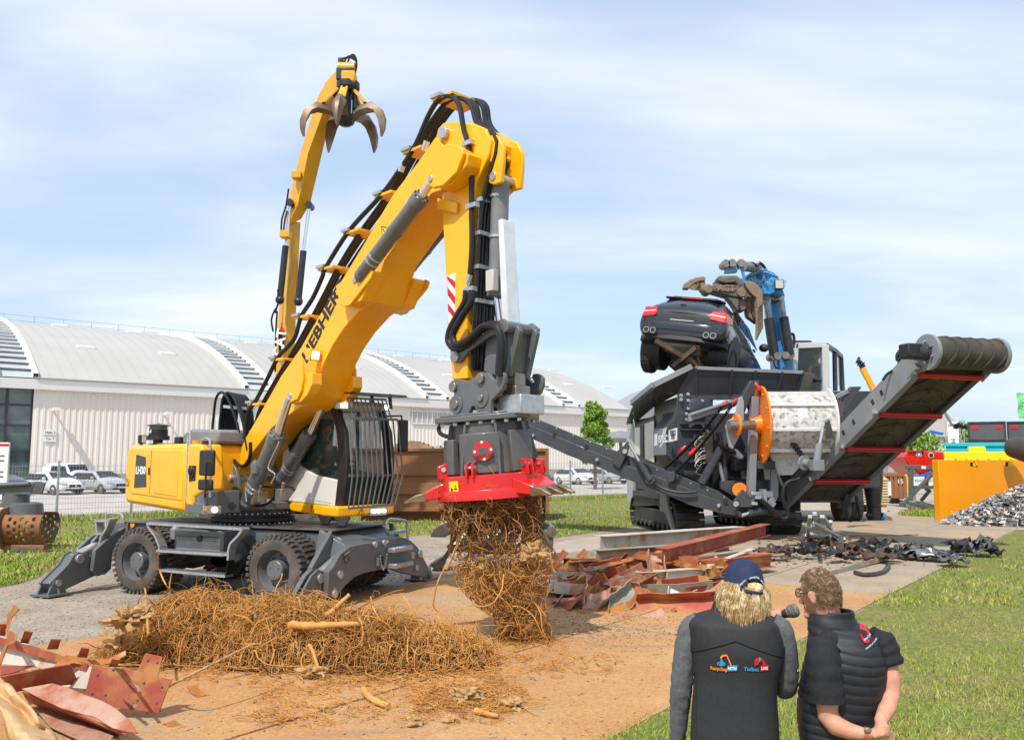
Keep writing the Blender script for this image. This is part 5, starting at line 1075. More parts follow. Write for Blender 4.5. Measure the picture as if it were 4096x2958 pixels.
for k,(z,wd)in enumerate(((a.z-.45,.5),(a.z-.6,.42),(a.z-.95,.5),(a.z-1.1,.35),(a.z-1.85,.5),(a.z-2.0,.4))):MB().box(w_-.1-wd,w_-.12,-.006,-.001,z,z+.05).build('text_line',GRT,brd)
m=MB();m.box(w_-.55,w_-.2,-.006,-.001,a.z-1.42,a.z-1.37);m.prism([(w_-.28,a.z-1.52),(w_-.12,a.z-1.395),(w_-.28,a.z-1.27)],-.007,-.002,'y');m.build('arrow',PRINTB,brd)
# ================= tracked scrap shredder
FM=Fr(6.65,25.0,8.0)
shr=tframe('tracked_shredder','dark grey tracked scrap shredder with raised hopper, white drum and two folding conveyors','shredder',FM)
def mp_(m,name,mt,par=None,**k):return m.build(name,mt,par or shr,**k)
def fy(c,pts,y0,y1,name,mt,par=None,**k):
 q=[FM.y(c(*p),y0)for p in pts];return mp_(MB().prism([(a.x,a.z)for a in q],y0,y1,'y'),name,mt,par,**k)
def fx_(c,pts,x0,x1,name,mt,par=None,**k):
 q=[FM.x(c(*p),x0)for p in pts];return mp_(MB().prism([(a.y,a.z)for a in q],x0,x1,'x'),name,mt,par,**k)
DARK=mat('shredder_anthracite',(.040,.043,.052),.42,0,(.055,.058,.066),2.0,.4,.65,coat=.08)
MIDG=mat('shredder_midgrey',(.19,.20,.215),.45,0,(.235,.245,.26),1.5)
def track(x0,x1,y0,y1,h,name='track'):
 r=h/2-.03;L_=y1-y0-2*r;per=2*L_+2*pi*r;n=int(per/.20);w_=x1-x0
 sm=MB();sm.box(-w_/2,w_/2,-.088,.088,0,.035);sm.box(-w_/2,w_/2,-.085,-.055,.034,.075);sm.box(-w_/2,w_/2,-.01,.015,.034,.06);sm.box(-w_/2,w_/2,.055,.075,.034,.06)
 me=sm.mesh('track_shoe',smooth=False);me.materials.append(mat('track_steel',(.035,.034,.034),.45,.5,(.075,.07,.065),5))
 base=mp_(MB().hull8([(x0+.12,y0+.35,.22),(x1-.12,y0+.35,.22),(x1-.12,y1-.35,.22),(x0+.12,y1-.35,.22),(x0+.08,y0+.45,h-.28),(x1-.1,y0+.45,h-.28),(x1-.1,y1-.45,h-.28),(x0+.08,y1-.45,h-.28)]),name,DARK,bevel=.03)
 for k in range(n):
  s=per*k/n
  if s<L_:c=(y0+r+s,.03);a=pi
  elif s<L_+pi*r:q=(s-L_)/r;c=(y1-r+r*sin(q),h/2-r*cos(q));a=pi-q*-1+0;a=pi+q
  elif s<2*L_+pi*r:c=(y1-r-(s-L_-pi*r),h-.03);a=0
  else:q=(s-2*L_-pi*r)/r;c=(y0+r-r*sin(q),h/2+r*cos(q));a=q
  o=lnk('track_shoe',me,base,((x0+x1)/2,c[0],c[1]),(a if a!=pi else pi,0,0))
 for y in(y0+r+.02,y1-r-.02):MB().cyl((x0+.10,y,h/2),(x1-.1,y,h/2),r-.06).build('sprocket',DARK,base)
 nr=9
 for k in range(nr):y=y0+r+.1+(L_-.2)*k/(nr-1);MB().cyl((x0+.06,y,.19),(x1-.1,y,.19),.10,n=12).build('roller',DARK,base)
 return base
xa_,xb_=FM.y(cW(432,1580),-.15).x,FM.y(cW(668,1580),-.15).x
hT=FM.y(cW(540,1325),-.15).z
track(xa_,xb_,-.15,4.6,hT);
xc_,xd_=FM.y(cX(390,1600),-.3).x,FM.y(cX(664,1600),-.3).x
track(xc_,xd_,-.15,4.6,hT)
fx_(cW,[(290,1235),(345,1230),(350,1330),(400,1560),(395,1580),(330,1400),(290,1390)],xa_-.06,xa_+.05,'track_guard',MIDG,bevel=.02)
xs=FM.y(cW(442,700),0).x
m=MB();m.box(xs,2.2,.0,5.4,1.2,3.55);body_=mp_(m,'body',DARK,bevel=.03)
m=MB();m.box(xs+.2,2.0,.3,5.2,.75,1.2);mp_(m,'underframe',BLK)
fy(cW,[(443,400),(480,390),(600,395),(740,440),(745,1050),(640,1160),(437,1060)],-.06,.0,'front_plate',DARK,bevel=.01)
fy(cW,[(515,450),(720,450),(720,560),(515,545)],-.14,-.06,'bearing_plate',DARK,bevel=.015)
q=FM.y(cW(590,515),-.14);mp_(MB().lathe([(0,.0),(0,.24),(.08,.24),(.1,.2),(.1,0)],q+Vector((0,.0,0)),q-Vector((0,1,0)),24),'bearing_cap',DARK)
for px in((467,420),(525,410),(467,455),(528,463),(645,467),(528,530),(645,540),(515,575),(515,622)):
 q=FM.y(cW(*px),-.15);mp_(MB().lathe([(0,0),(0,.055),(.05,.055),(.05,.03),(.09,.03),(.09,0)],q,q-Vector((0,1,0)),6),'bolt',GALV)
for v in(655,705,975):
 a,b=FM.y(cW(460,v),-.1),FM.y(cW(720,v+5),-.1);mp_(MB().bar(a,b,.2,.03),'rib',DARK)
pr=[(1.32,0),(1.50,-.34),(2.45,-.34),(2.95,-.05),(3.2,0)]
zA=[FM.x(cW(*q),xs-.3).z for q in((440,1000),(440,910),(440,690),(440,590))]
ya,yb=0.02,FM.x(cW(247,700),xs-.3).y
sec=[(xs+.02,zA[0]-.12),(xs-.06,zA[0]),(xs-.34,zA[1]),(xs-.34,zA[2]),(xs-.06,zA[3]),(xs+.02,zA[3]+.35)]
m=MB();m.loft([[(x,y,z)for x,z in sec]for y in(ya,yb)]);sb=mp_(m,'side_box',DARK,bevel=.012)
m=MB();m.plate([(xs-.345,ya+.02,zA[1]-.02),(xs-.345,yb-.02,zA[1]-.02),(xs-.345,yb-.02,zA[2]+.02),(xs-.345,ya+.02,zA[2]+.02)],.006);mp_(m,'lettered_panel',MIDG,sb)
SBM=lambda px:FM.x(cW(*px),xs-.35)
def sidetext(s,px,size,mt,sx=1,bold=.0):text(s,'lettering',size,mt,sb,basis(SBM(px)+Vector((-.006,0,0)),(0,-1,0),(0,0,1)),.003,sx=sx,bold=bold)
sidetext('EUREC',(319,788),.30,PRINTW,.95,.008)
m=MB();m.plate([SBM(q)for q in((368,712),(438,690),(437,795),(367,812))],.008);mp_(m,'white_label',PRINTW,sb)
sidetext('FERRO',(404,735),.20,PRINTB,.85,.006);text('950','lettering',.20,PRINTB,sb,basis(SBM((404,768))+Vector((-.006,0,0)),(0,-1,0),(0,0,1)),.003,bold=.008)
m=MB();m.plate([SBM(q)for q in((249,748),(272,742),(270,838),(247,845))],.008);mp_(m,'white_label',PRINTW,sb)
for q in(((325,700),(335,696),(322,755),(312,757)),((343,688),(352,685),(340,745),(330,748)),((298,826),(308,822),(298,855),(289,857)),((310,822),(319,818),(309,845),(302,850))):
 m=MB();m.plate([SBM(p)for p in q],.008);mp_(m,'logo_stripe',PRINTW,sb)
m=MB();m.bar(SBM((315,815)),SBM((355,803)),.01,.05);mp_(m,'fine_print',PRINTW,sb)
fx_(cW,[(243,505),(280,480),(440,430),(440,1010),(240,1000)],xs-.02,xs+.03,'side_post',DARK,bevel=.02)
q=lambda px:FM.x(cW(*px),xs-.05)
fx_(cW,[(70,660),(243,590),(243,985),(70,960),(66,1200),(62,960)],xs-.05,xs+.1,'engine_side',DARK)
for pts in([(78,695),(123,680),(123,925),(78,900)],[(162,655),(240,628),(240,985),(165,950)]):fx_(cW,pts,xs-.09,xs-.05,'white_door',CREAM,bevel=.015)
fx_(cW,[(126,680),(158,668),(158,945),(126,935)],xs-.085,xs-.05,'vent_panel',BLK)
m=MB()
for k in range(18):
 for u in(133,147):a=FM.x(cW(u,705+k*12),xs-.092);m.box(a.x-.004,a.x,a.y-.08,a.y+.08,a.z-.015,a.z+.015)
tag(mp_(m,'vent_slot',DARK),kind='stuff')
fx_(cW,[(8,720),(40,560),(68,508),(72,520),(62,1000),(60,1260),(45,1350),(15,1290)],xs-.12,xs+.6,'rear_cover',mat('cover_grey',(.42,.43,.44),.45),bevel=.05)
fx_(cW,[(50,1215),(240,1215),(330,1260),(345,1340),(45,1350)],xs-.1,xs+.3,'side_skirt',DARK,bevel=.01)
R0=FM.y(cW(560,176),-.35);R1=FM.x(cW(240,332),xs-.75);R2=FM.x(cW(60,482),xs-.75)
B0=FM.y(cW(596,440),-.02);B1=FM.x(cW(255,500),xs-.02);B2=FM.x(cW(78,650),xs-.02)
B00=FM.y(cW(440,400),-.02)
m=MB();m.plate([R0,R1,B1,B00],.06);hop=mp_(m,'hopper_side',DARK,bevel=.008)
m=MB();m.plate([R1,R2,B2,B1],.06);mp_(m,'hopper_side',DARK,bevel=.008)
for a,b in((R0,R1),(R1,R2)):mp_(MB().bar(a,b,.14,.16),'hopper_rim',MIDG,hop,bevel=.01)
for k in range(8):
 t=k/7
 a,b=(R0.lerp(R1,t*2),B00.lerp(B1,t*2))if t<.5 else(R1.lerp(R2,t*2-1),B1.lerp(B2,t*2-1))
 o=Vector((-.22,0,-.06));mp_(MB().plate([a+(b-a)*.25,b+o*.2,b+o*1.3+Vector((0,0,.05)),a+(b-a)*.25+o*.15],.04),'gusset',DARK,hop)
NT=[FM.y(p,-.35)for p in(cW(590,190),cF(1245,800))];NB=[B0,FM.y(cF(1195,958),-.02)]
m=MB();m.plate([NT[0],NT[1],NB[1],NB[0]],.06);hn=mp_(m,'hopper_front',DARK,bevel=.008)
for t in(.0,.33,.55,.80,1.):mp_(MB().bar(NT[0].lerp(NT[1],t)+Vector((0,-.05,0)),NB[0].lerp(NB[1],t)+Vector((0,-.05,0)),.07,.05,(0,1,0)),'hopper_rib',DARK,hn)
mp_(MB().bar(NT[0],NT[1],.12,.10),'hopper_rim',MIDG,hn,bevel=.01);mp_(MB().bar(NB[0]+Vector((-.3,0,0)),NB[1]+Vector((.2,0,0)),.16,.14),'hopper_pipe',DARK,hn)
W1=FM.y(cF(1322,808),1.2)
m=MB();m.plate([NT[1],W1,W1+Vector((-.35,.3,-1.1)),NB[1]],.06);mp_(m,'hopper_wing',DARK,hn)
m=MB();m.plate([R0,NT[0],NB[0],B00],.06);mp_(m,'hopper_corner',DARK,hn)
RB=R2+Vector((0,.0,0));m=MB();m.plate([W1,W1+Vector((0,4.2,-.1)),W1+Vector((-.5,4.2,-1.2)),W1+Vector((-.35,.3,-1.1))],.06);mp_(m,'hopper_side',DARK,hn)
def bary(c,a,b,y,w_,h,name,mt,par=None,y2=None):
 return mp_(MB().bar(FM.y(c(*a),y),FM.y(c(*b),y if y2 is None else y2),w_,h,(0,1,0)),name,mt,par,bevel=.01)
YD=-1.6
bary(cW,(1085,430),(1055,1300),YD,.20,.20,'post',MIDG)
bary(cW,(640,1160),(900,700),YD+.8,.2,.16,'brace',DARK);bary(cW,(640,1160),(1100,330),YD+.6,.12,.16,'brace',DARK)
fy(cW,[(985,425),(1060,295),(1130,293),(1128,320),(1090,330),(1040,470),(1010,560),(960,640)],YD-.1,YD+.1,'arm_head',DARK,bevel=.01)
fy(cW,[(545,570),(940,445),(950,480),(930,510),(540,640)],-.75,-.60,'cross_arm',MIDG,bevel=.01)
fy(cW,[(560,575),(935,455),(935,465),(560,585)],-.85,-.55,'cross_arm_flange',MIDG)
fy(cW,[(960,440),(985,425),(1000,470),(1000,690),(905,870),(880,850),(850,680),(870,630),(930,600)],YD-.25,YD-.15,'pivot_plate',mat('pivot_grey',(.28,.29,.30),.4),bevel=.01)
q0=FM.y(cW(870,672),YD-.45);mp_(MB().cyl(q0,q0+Vector((.75,.05,.02)),.13),'shaft',STEEL)
q0=FM.y(cW(925,672),YD-.30);mp_(MB().lathe([(0,.10),(0,.30),(.06,.30),(.06,.10)],q0,q0+Vector((1,.05,0)),28),'orange_collar',ORG)
dc=FM.y(cF(968,1140),YD);drr=FM.y(cF(960,888),YD).z-dc.z
ax=Vector((.983,-.18,0)).normalized()
mp_(MB().lathe([(0,.12),(0,drr),(.05,drr),(.05,.12)],dc,dc+ax,48),'drum_disc',ORG)
mp_(MB().lathe([(-.30,0),(-.30,.20),(.0,.26)],dc,dc+ax,28),'drum_hub',ORG)
for k in range(10):a=2*pi*k/10;x_=ax.orthogonal().normalized();y_=ax.cross(x_);q=dc+(x_*cos(a)+y_*sin(a))*drr*.82;mp_(MB().cyl(q-ax*.03,q,.04,n=6),'drum_bolt',ORG)
br_=drr*.78;dl=FM.y(cF(1400,1110),YD+.9);DLn=1.78
DRUM=mat('drum_white',(.60,.585,.55),.55,0,(.46,.44,.40),2.5,col3=(.13,.12,.105),scale3=7,lo3=.46,hi3=.68,bump=.1,bscale=14)
mp_(MB().lathe([(.05,0),(.05,br_),(DLn,br_),(DLn,0)],dc,dc+ax,48),'drum',DRUM)
for k in range(8):
 a=2*pi*k/8+.2;x_=ax.orthogonal().normalized();y_=ax.cross(x_);r_=x_*cos(a)+y_*sin(a);t_=ax.cross(r_)
 mp_(MB().bar(dc+ax*.06+r_*(br_+.03),dc+ax*DLn+r_*(br_+.03),.07,.09,r_),'drum_cleat',WHITE)
mp_(MB().lathe([(DLn,.2),(DLn,drr*.93),(DLn+.05,drr*.93),(DLn+.05,.2)],dc,dc+ax,48),'drum_disc',WHITE)
fy(cX,[(320,780),(760,760),(545,985),(415,990)],YD+.15,YD+.2,'chute',mat('chute_white',(.66,.67,.69),.4,.2,(.45,.45,.46),7,.5,.7),bevel=.006)
fy(cX,[(290,745),(325,785),(420,1000),(460,1085),(445,1095)],YD+.02,YD+.12,'chute_edge',MIDG)
fy(cX,[(258,905),(330,900),(330,1035),(275,1030)],YD+.5,YD+.55,'white_guard',WHITE)
bary(cX,(170,885),(360,890),YD,.22,.22,'cross_beam',DARK)
fy(cX,[(335,905),(375,900),(410,1060),(405,1200),(380,1250),(330,1250)],YD+.05,YD+.15,'side_bracket',MIDG,bevel=.01)
m=MB();a,b=FM.y(cW(750,900),-.4),FM.y(cX(420,1300),-.4)
m.box(a.x,2.1,-.3,-.02,1.0,a.z);mp_(m,'machinery_guard',BLK)
for k,(a,b,r)in enumerate((((790,980),(830,1150),.05),((830,860),(840,1130),.09),((900,880),(980,960),.12),((915,985),(1030,1000),.16),((980,930),(1000,1120),.08),((860,1100),(980,1130),.05))):
 mp_(MB().cyl(FM.y(cW(*a),-.9+.1*(k%3)),FM.y(cW(*b),-.9+.1*(k%3)),r),'linkage',DARK if k%2 else MIDG)
q=FM.y(cW(1040,1000),-1.0);mp_(MB().lathe([(0,0),(0,.34),(.12,.34),(.12,0)],q,q+Vector((1,.3,0)),24),'gear_case',DARK)
q=FM.y(cW(960,1000),-1.05);mp_(MB().box(q.x-.2,q.x+.2,q.y-.15,q.y+.15,q.z-.16,q.z+.16),'hydraulic_motor',BLK,bevel=.03)
q=FM.y(cW(695,840),-.35);mp_(MB().box(q.x-.13,q.x+.13,-.4,-.1,q.z-.5,q.z+.42),'valve_bank',STEEL,bevel=.01)
for k in range(14):
 z=q.z+.42-.07*k;mp_(MB().tube(smooth_path([(q.x-.1,-.42,z),(q.x-.25-.02*(k%4),-.5,z-.05),(q.x-.38-.03*(k%3),-.46,z-.22-.02*(k%5)),(q.x-.25,-.45,z-.34)],3),.012,5),'valve_hose',CREAM if k%3 else BLK)
q=FM.y(cW(625,805),-.12);o=mp_(MB().box(q.x-.16,q.x+.16,-.2,-.06,q.z-.2,q.z+.18),'junction_box',mat('box_teal',(.10,.14,.16),.5),bevel=.01);mp_(MB().box(q.x-.1,q.x+.1,-.205,-.2,q.z+.02,q.z+.12),'label',PRINTW,o)
q=FM.y(cW(575,845),-.12);mp_(MB().box(q.x-.14,q.x+.12,-.24,-.06,q.z-.09,q.z+.09),'isolator_switch',CHG);q=FM.y(cW(593,838),-.25);mp_(MB().cyl(q,q-Vector((0,.08,0)),.06),'switch_knob',RED)
for d in(0,1,2):mp_(MB().tube(smooth_path([FM.y(cW(*p),-1.0-.1*d)for p in((770+8*d,730),(790+8*d,780),(800+6*d,840),(850+6*d,880-10*d),(930,905))],4),.05,8),'hose',RUB)
mp_(MB().tube(smooth_path([FM.y(cW(*p),-.5)for p in((540,682),(590,655),(640,652),(670,690),(700,730))],4),.035,8),'hose',CHG2)
def chain(a,b,par,n,sag=.05,r=.018,col=None):
 a,b=Vector(a),Vector(b);d=(b-a);m=MB();L_=d.length/n*.72;t=d.normalized();x_=t.orthogonal().normalized();y_=t.cross(x_)
 for k in range(n):
  c=a+d*((k+.5)/n)-Vector((0,0,sag*4*((k+.5)/n)*(1-(k+.5)/n)));s=x_ if k%2 else y_;w_=.042
  pts=[c+t*(L_*cos(q))+s*(w_*sin(q))for q in[i*pi/3 for i in range(7)]];m.tube(pts,r,4,False)
 return tag(m.build('chain',mat('chain_black',(.02,.02,.022),.4,.6),par),kind='stuff')
def hook(p,d,par):
 d=Vector(d).normalized();p=Vector(p);m=MB();m.tube([p-d*.13,p,p+d*.13],[.03,.06,.04],8);m.tube([p+d*.1+Vector((.05*cos(q),0,.05*sin(q)))for q in[i*.7 for i in range(9)]],.022,6);m.build('chain_hook',RED,par)
pR,pL=P((745,517),23.4),P((521,413),26.0);angL=math.degrees(math.atan2(pR.y-pL.y,pR.x-pL.x));FLc=Fr(pL.x,pL.y,angL);MLC=FLc.rel(FM)
def cv(pts,y0,y1,name,mt,par=None,**k):
 q=[FLc.y(cE(*p),y0)for p in pts];return MB().prism([(a.x,a.z)for a in q],y0,y1,'y').build(name,mt,par or shr,MLC,**k)
topE=[(130,250),(190,262),(600,432),(840,525),(1100,625),(1425,755),(1560,850)];midE=[(130,318),(190,322),(600,495),(840,590),(1100,690),(1430,820),(1540,890)];botE=[(130,385),(180,400),(440,520),(600,580),(760,650),(1050,765),(1250,850),(1440,900),(1585,925)]
lc=cv(topE+midE[::-1],-.02,.06,'conveyor_side',DARK,bevel=.008)
cv(midE+botE[::-1],-.10,.0,'conveyor_side',DARK,bevel=.008)
cv(topE+botE[::-1],1.20,1.28,'conveyor_side',DARK)
q0,q1=[FLc.y(cE(*p),.1)for p in((140,360),(1500,895))]
MB().hull8([q0+Vector((0,0,-.12)),q1+Vector((0,0,-.12)),q1+Vector((0,1.1,-.12)),q0+Vector((0,1.1,-.12)),q0+Vector((0,0,.05)),q1+Vector((0,0,.05)),q1+Vector((0,1.1,.05)),q0+Vector((0,1.1,.05))]).build('belt',mat('belt_black',(.025,.024,.022),.7,0,(.05,.045,.04),2),shr,MLC)
for px in((355,390),(565,470),(828,568),(908,600),(1475,828)):q=FLc.y(cE(*px),-.105);MB().box(q.x-.045,q.x+.045,-.115,-.095,q.z-.075,q.z+.075).build('slot',BLK,lc,MLC)
for px in((220,393),(642,551),(1437,850)):q=FLc.y(cE(*px),-.1);MB().cyl(q,q-Vector((0,.1,0)),.05,n=8).build('bolt',GALV,lc,MLC)
for k in range(12):q=FLc.y(cE(260+110*k,300+45*k),-.025);MB().cyl(q,q-Vector((0,.01,0)),.022,n=8).build('rivet',GALV,lc,MLC)
cv([(800,470),(835,430),(850,450),(830,520),(780,610),(735,575),(760,500)],-.2,-.12,'hinge_plate',DARK,lc,bevel=.01)
q=FLc.y(cE(823,497),-.2);MB().cyl(q,q-Vector((0,.1,0)),.07,n=8).build('bolt',GALV,lc,MLC)
p0,p1,p2=FLc.y(cE(845,445),-.3),FLc.y(cE(910,560),-.3),FLc.y(cE(985,685),-.3);MB().cyl(p0,p1,.04).build('cylinder_rod',CHROME,lc,MLC);MB().cyl(p1,p2,.085).build('cylinder_barrel',DARK,lc,MLC)
cv([(960,660),(1000,650),(1020,690),(985,715),(950,700)],-.32,-.2,'cylinder_bracket',DARK,lc,bevel=.01)
MB().tube(smooth_path([FLc.y(cE(*p),-.25)for p in((940,565),(975,600),(1000,680),(1060,735),(1180,765),(1290,760))],4),.04,8).build('hose',RUB,lc,MLC)
cv([(1095,660),(1130,625),(1150,640),(1140,690),(1110,700),(1090,690)],-.3,-.12,'chain_lug',DARK,lc,bevel=.01)
cv([(1530,835),(1590,745),(1640,800),(1655,860),(1540,865)],-.3,-.2,'hinge_plate',DARK,lc,bevel=.01)
q=FLc.y(cE(1550,840),-.3);MB().cyl(q,q-Vector((0,.1,0)),.075,n=8).build('bolt',GALV,lc,MLC)
LM=MLC
ctop=[FM.y(cE(1480,172),-.8),FM.y(cE(1548,155),-.8)];cbot=[MLC@FLc.y(cE(1085,605),-.05),MLC@FLc.y(cE(1140,645),-.25)]
for a,b in zip(ctop,cbot):
 chain(a,b,lc,46,.12,.020);hook(a.lerp(b,.03),b-a,lc);hook(a.lerp(b,.72 if a is ctop[0]else .70),b-a,lc)
fy(cW,[(805,1135),(1230,1130),(1230,1260),(910,1265),(805,1200)],-1.2,-1.1,'trough',DARK,bevel=.01)
q=FM.y(cW(960,1210),-1.5);mp_(MB().lathe([(0,.0),(0,.19),(.12,.19),(.12,.05)],q,q+Vector((.7,1,0)),28),'orange_roller',ORG)
fy(cW,[(915,1310),(985,1210),(1030,1270),(1045,1350),(915,1350)],-1.75,-1.65,'hinge_plate',DARK,bevel=.01)
q=FM.y(cW(1045,1305),YD-.1);mp_(MB().cyl(q,q-Vector((0,.1,0)),.10,n=8),'bolt',GALV)
a,b,c_=FM.y(cX(30,1390),-1.8),FM.y(cX(110,1365),-1.8),FM.y(cX(290,1335),-1.8);mp_(MB().cyl(a,b,.05),'cylinder_rod',CHROME);mp_(MB().cyl(b,c_,.10),'cylinder_barrel',DARK)
fy(cX,[(0,1340),(30,1350),(50,1390),(30,1405),(0,1370)],-1.85,-1.7,'clevis',DARK);fy(cX,[(150,1155),(355,1150),(355,1205),(260,1215),(150,1230)],-1.9,-1.75,'hydraulic_block',MIDG,bevel=.01)
fy(cX,[(260,1130),(290,1130),(300,1270),(265,1270)],-2.0,-1.7,'bracket',MIDG,bevel=.01);a,b=FM.y(cX(300,1250),-1.9),FM.y(cX(345,1295),-1.9);mp_(MB().cyl(a,b,.13),'pivot_tube',MIDG)
for d in(0,1):mp_(MB().tube(smooth_path([FM.y(cX(*p),-2.0)for p in((230+20*d,1240),(290+20*d,1290),(350+15*d,1340),(400,1380),(460,1420))],4),.045,8),'hose',RUB)
for px in((160,1170),(200,1210),(165,1270)):q=FM.y(cX(*px),-1.95);mp_(MB().box(q.x-.08,q.x+.08,q.y-.05,q.y+.05,q.z-.04,q.z+.04),'fitting',GALV,bevel=.008)
fy(cX,[(20,1340),(480,1340),(500,1370),(380,1390),(60,1390)],-1.6,-1.0,'lower_frame',BLK)
i1,i4=P(cG(593.5,1083),24.0),P(cG(1306,393),19.9);av=(i4-i1).normalized();wv=Vector((.973,.228,0)).normalized();wv=(wv-av*wv.dot(av)).normalized();nv=wv.cross(av)
if nv.z<0:nv=-nv
def onbelt(px,off=0.):
 r=Vector(ray(*px));C0=Vector((0,0,H));o=i1+nv*off;k=(o-C0).dot(nv)/r.dot(nv);return FM.L(C0+r*k)
def RC(t,w_,n):return FM.L(i1+av*t+wv*w_+nv*n)
hw_=73.6/2/F*19.9*.985
tb,tt=-1.35,(i4-i1).length+.55
m=MB();m.hull8([RC(tb,-hw_,.02),RC(tb,hw_,.02),RC(tt,hw_,.02),RC(tt,-hw_,.02),RC(tb,-hw_,.10),RC(tb,hw_,.10),RC(tt,hw_,.10),RC(tt,-hw_,.10)])
BELT=mat('worn_belt',(.040,.033,.026),.7,0,(.075,.062,.048),1.6,.35,.65,col3=(.11,.095,.075),scale3=3,lo3=.6,hi3=.72,bump=.15,bscale=12)
rb=mp_(m,'belt',BELT)
for k in range(13):
 t=tb+.25+k*(tt-tb-.3)/13
 for s in(-1,1):
  pts=[]
  for i in range(8):q=i/7;pts.append(RC(t+.42*(1-q**2)-.12,s*hw_*.80*q**.9+(.0),.005))
  mp_(MB().tube(pts,.028,6),'cleat',BELT,rb)
 mp_(MB().tube([RC(t+.2,0,.004),RC(t+.42,0,.004)],.028,6),'cleat',BELT,rb)
for s,n0,n1 in((-1,-.08,.50),(1,-.06,.50)):
 x0=s*(hw_+.06);x1=s*(hw_+.12)
 m=MB();m.hull8([RC(tb-.3,x0,n0),RC(tb-.3,x1,n0),RC(tt+.1,x1,n0),RC(tt+.1,x0,n0),RC(tb-.3,x0,n1),RC(tb-.3,x1,n1),RC(tt+.1,x1,n1),RC(tt+.1,x0,n1)]);o=mp_(m,'conveyor_side',MIDG if s<0 else DARK,bevel=.01)
 m=MB();m.hull8([RC(tb-.3,x0,n0),RC(tb-.3,x0-s*.12,n0),RC(tt,x0-s*.12,n0),RC(tt,x0,n0),RC(tb-.3,x0,n0+.03),RC(tb-.3,x0-s*.12,n0+.03),RC(tt,x0-s*.12,n0+.03),RC(tt,x0,n0+.03)]);mp_(m,'conveyor_flange',MIDG if s<0 else DARK,o)
 if s<0:left_side=o
for k,t in enumerate((0,.345,.67,1.)):
 T_=(i4-i1).length*t;mp_(MB().cyl(RC(T_,-hw_-.03,-.10),RC(T_,hw_+.03,-.10),.075,n=16),'red_roller',mat('roller_red',(.42,.012,.02),.35))
 q=RC(T_,-hw_-.13,-.02);mp_(MB().box(q.x-.06,q.x+.02,q.y-.06,q.y+.06,q.z-.05,q.z+.06),'bolt',GALV)
for t in(.5,1.0,1.9,2.4,3.3,3.7):q0=RC(t,-hw_-.125,.24);mp_(MB().hull8([RC(t,-hw_-.13,.18),RC(t+.09,-hw_-.13,.18),RC(t+.09,-hw_-.115,.18),RC(t,-hw_-.115,.18),RC(t,-hw_-.13,.31),RC(t+.09,-hw_-.13,.31),RC(t+.09,-hw_-.115,.31),RC(t,-hw_-.115,.31)]),'slot',BLK)
hd=tt+.02;rD=.36
mp_(MB().cyl(RC(hd,-hw_-.02,.12),RC(hd,hw_+.02,.12),rD,n=40),'head_drum',BELT)
for k in range(5):
 w_=-hw_*.8+k*hw_*.4;pts=[RC(hd+(rD+.01)*sin(q),w_+.25*sin(q),.12-(rD+.01)*cos(q))for q in[i*pi/8 for i in range(9)]];mp_(MB().tube(pts,.03,6),'cleat',BELT)
for s in(-1,1):mp_(MB().cyl(RC(hd,s*(hw_+.05),.12),RC(hd,s*(hw_+.14),.12),rD+.06,n=32),'end_plate',MIDG,bevel=.01)
a,b=RC(hd,-hw_-.14,.12),RC(hd,-hw_-.75,.12);mp_(MB().cyl(a,b.lerp(a,.5),.19),'motor_flange',CHG);mp_(MB().bar(a.lerp(b,.35),b,.34,.34),'drive_motor',BLK,bevel=.04)
for k in range(6):q=2*pi*k/6;c=RC(hd+.24*cos(q),-hw_-.15,.12+.24*sin(q));mp_(MB().cyl(c,c+(b-a).normalized()*.05,.03,n=6),'bolt',GALV)
for d in(0,1):mp_(MB().tube(smooth_path([FM.L(P(cG(*p),20.2))for p in((1000+15*d,230),(965+15*d,270),(965+20*d,310),(975,300))],4),.04,8),'hose',RUB)
mp_(MB().tube(smooth_path([FM.L(P(cG(*p),20.4))for p in((980,310),(960,360),(900,400),(870,440))],4),.035,8),'hose',RUB)
for s in(-1,1):
 a=RC(tt-.3,s*(hw_+.2),-.02);b=RC(tt-.75,s*(hw_+.2),-.05);mp_(MB().cyl(a,b,.03),'tension_screw',GALV);mp_(MB().cyl(a,a.lerp(b,.15),.07,n=6),'nut',GALV)
q0=[onbelt(cX(*p),.35)for p in((865,460),(910,430),(970,650),(935,710),(880,650))]
mp_(MB().plate(q0,.06),'hinge_plate',MIDG)
p0,p1,p2=[FM.L(P(cX(*p),22.2))for p in((860,470),(815,680),(785,870))];mp_(MB().cyl(p0,p1,.045),'cylinder_rod',CHROME);mp_(MB().cyl(p1,p2,.095),'cylinder_barrel',MIDG)
p2=FM.L(P(cX(785,890),22.2));mp_(MB().box(p2.x-.14,p2.x+.16,p2.y-.12,p2.y+.12,p2.z-.14,p2.z+.14),'cylinder_bracket',MIDG,bevel=.01)
a,b=FM.L(P(cX(655,865),22.6)),FM.L(P(cX(720,870),22.4));mp_(MB().cyl(a,b,.10),'chain_pin',MIDG);mp_(MB().lathe([(0,0),(0,.2),(.05,.2),(.05,0)],a,b,20),'pin_plate',MIDG)
ca,cb=FM.y(cX(190,95),YD-.1),FM.L(P(cX(645,815),22.6));chain(ca,cb,shr,44,.10,.02);hook(ca.lerp(cb,.02),cb-ca,shr);hook(ca.lerp(cb,.62),cb-ca,shr);chain(ca.lerp(cb,.66)+Vector((.06,0,0)),cb+Vector((.05,0,0)),shr,14,.03,.02)
mp_(MB().tube(smooth_path([FM.L(P(cX(*p),22.8))for p in((735,930),(680,980),(590,1030),(510,1050),(460,1110),(450,1220),(480,1290),(500,1360),(490,1410),(440,1420))],4),.05,8),'hose',RUB)
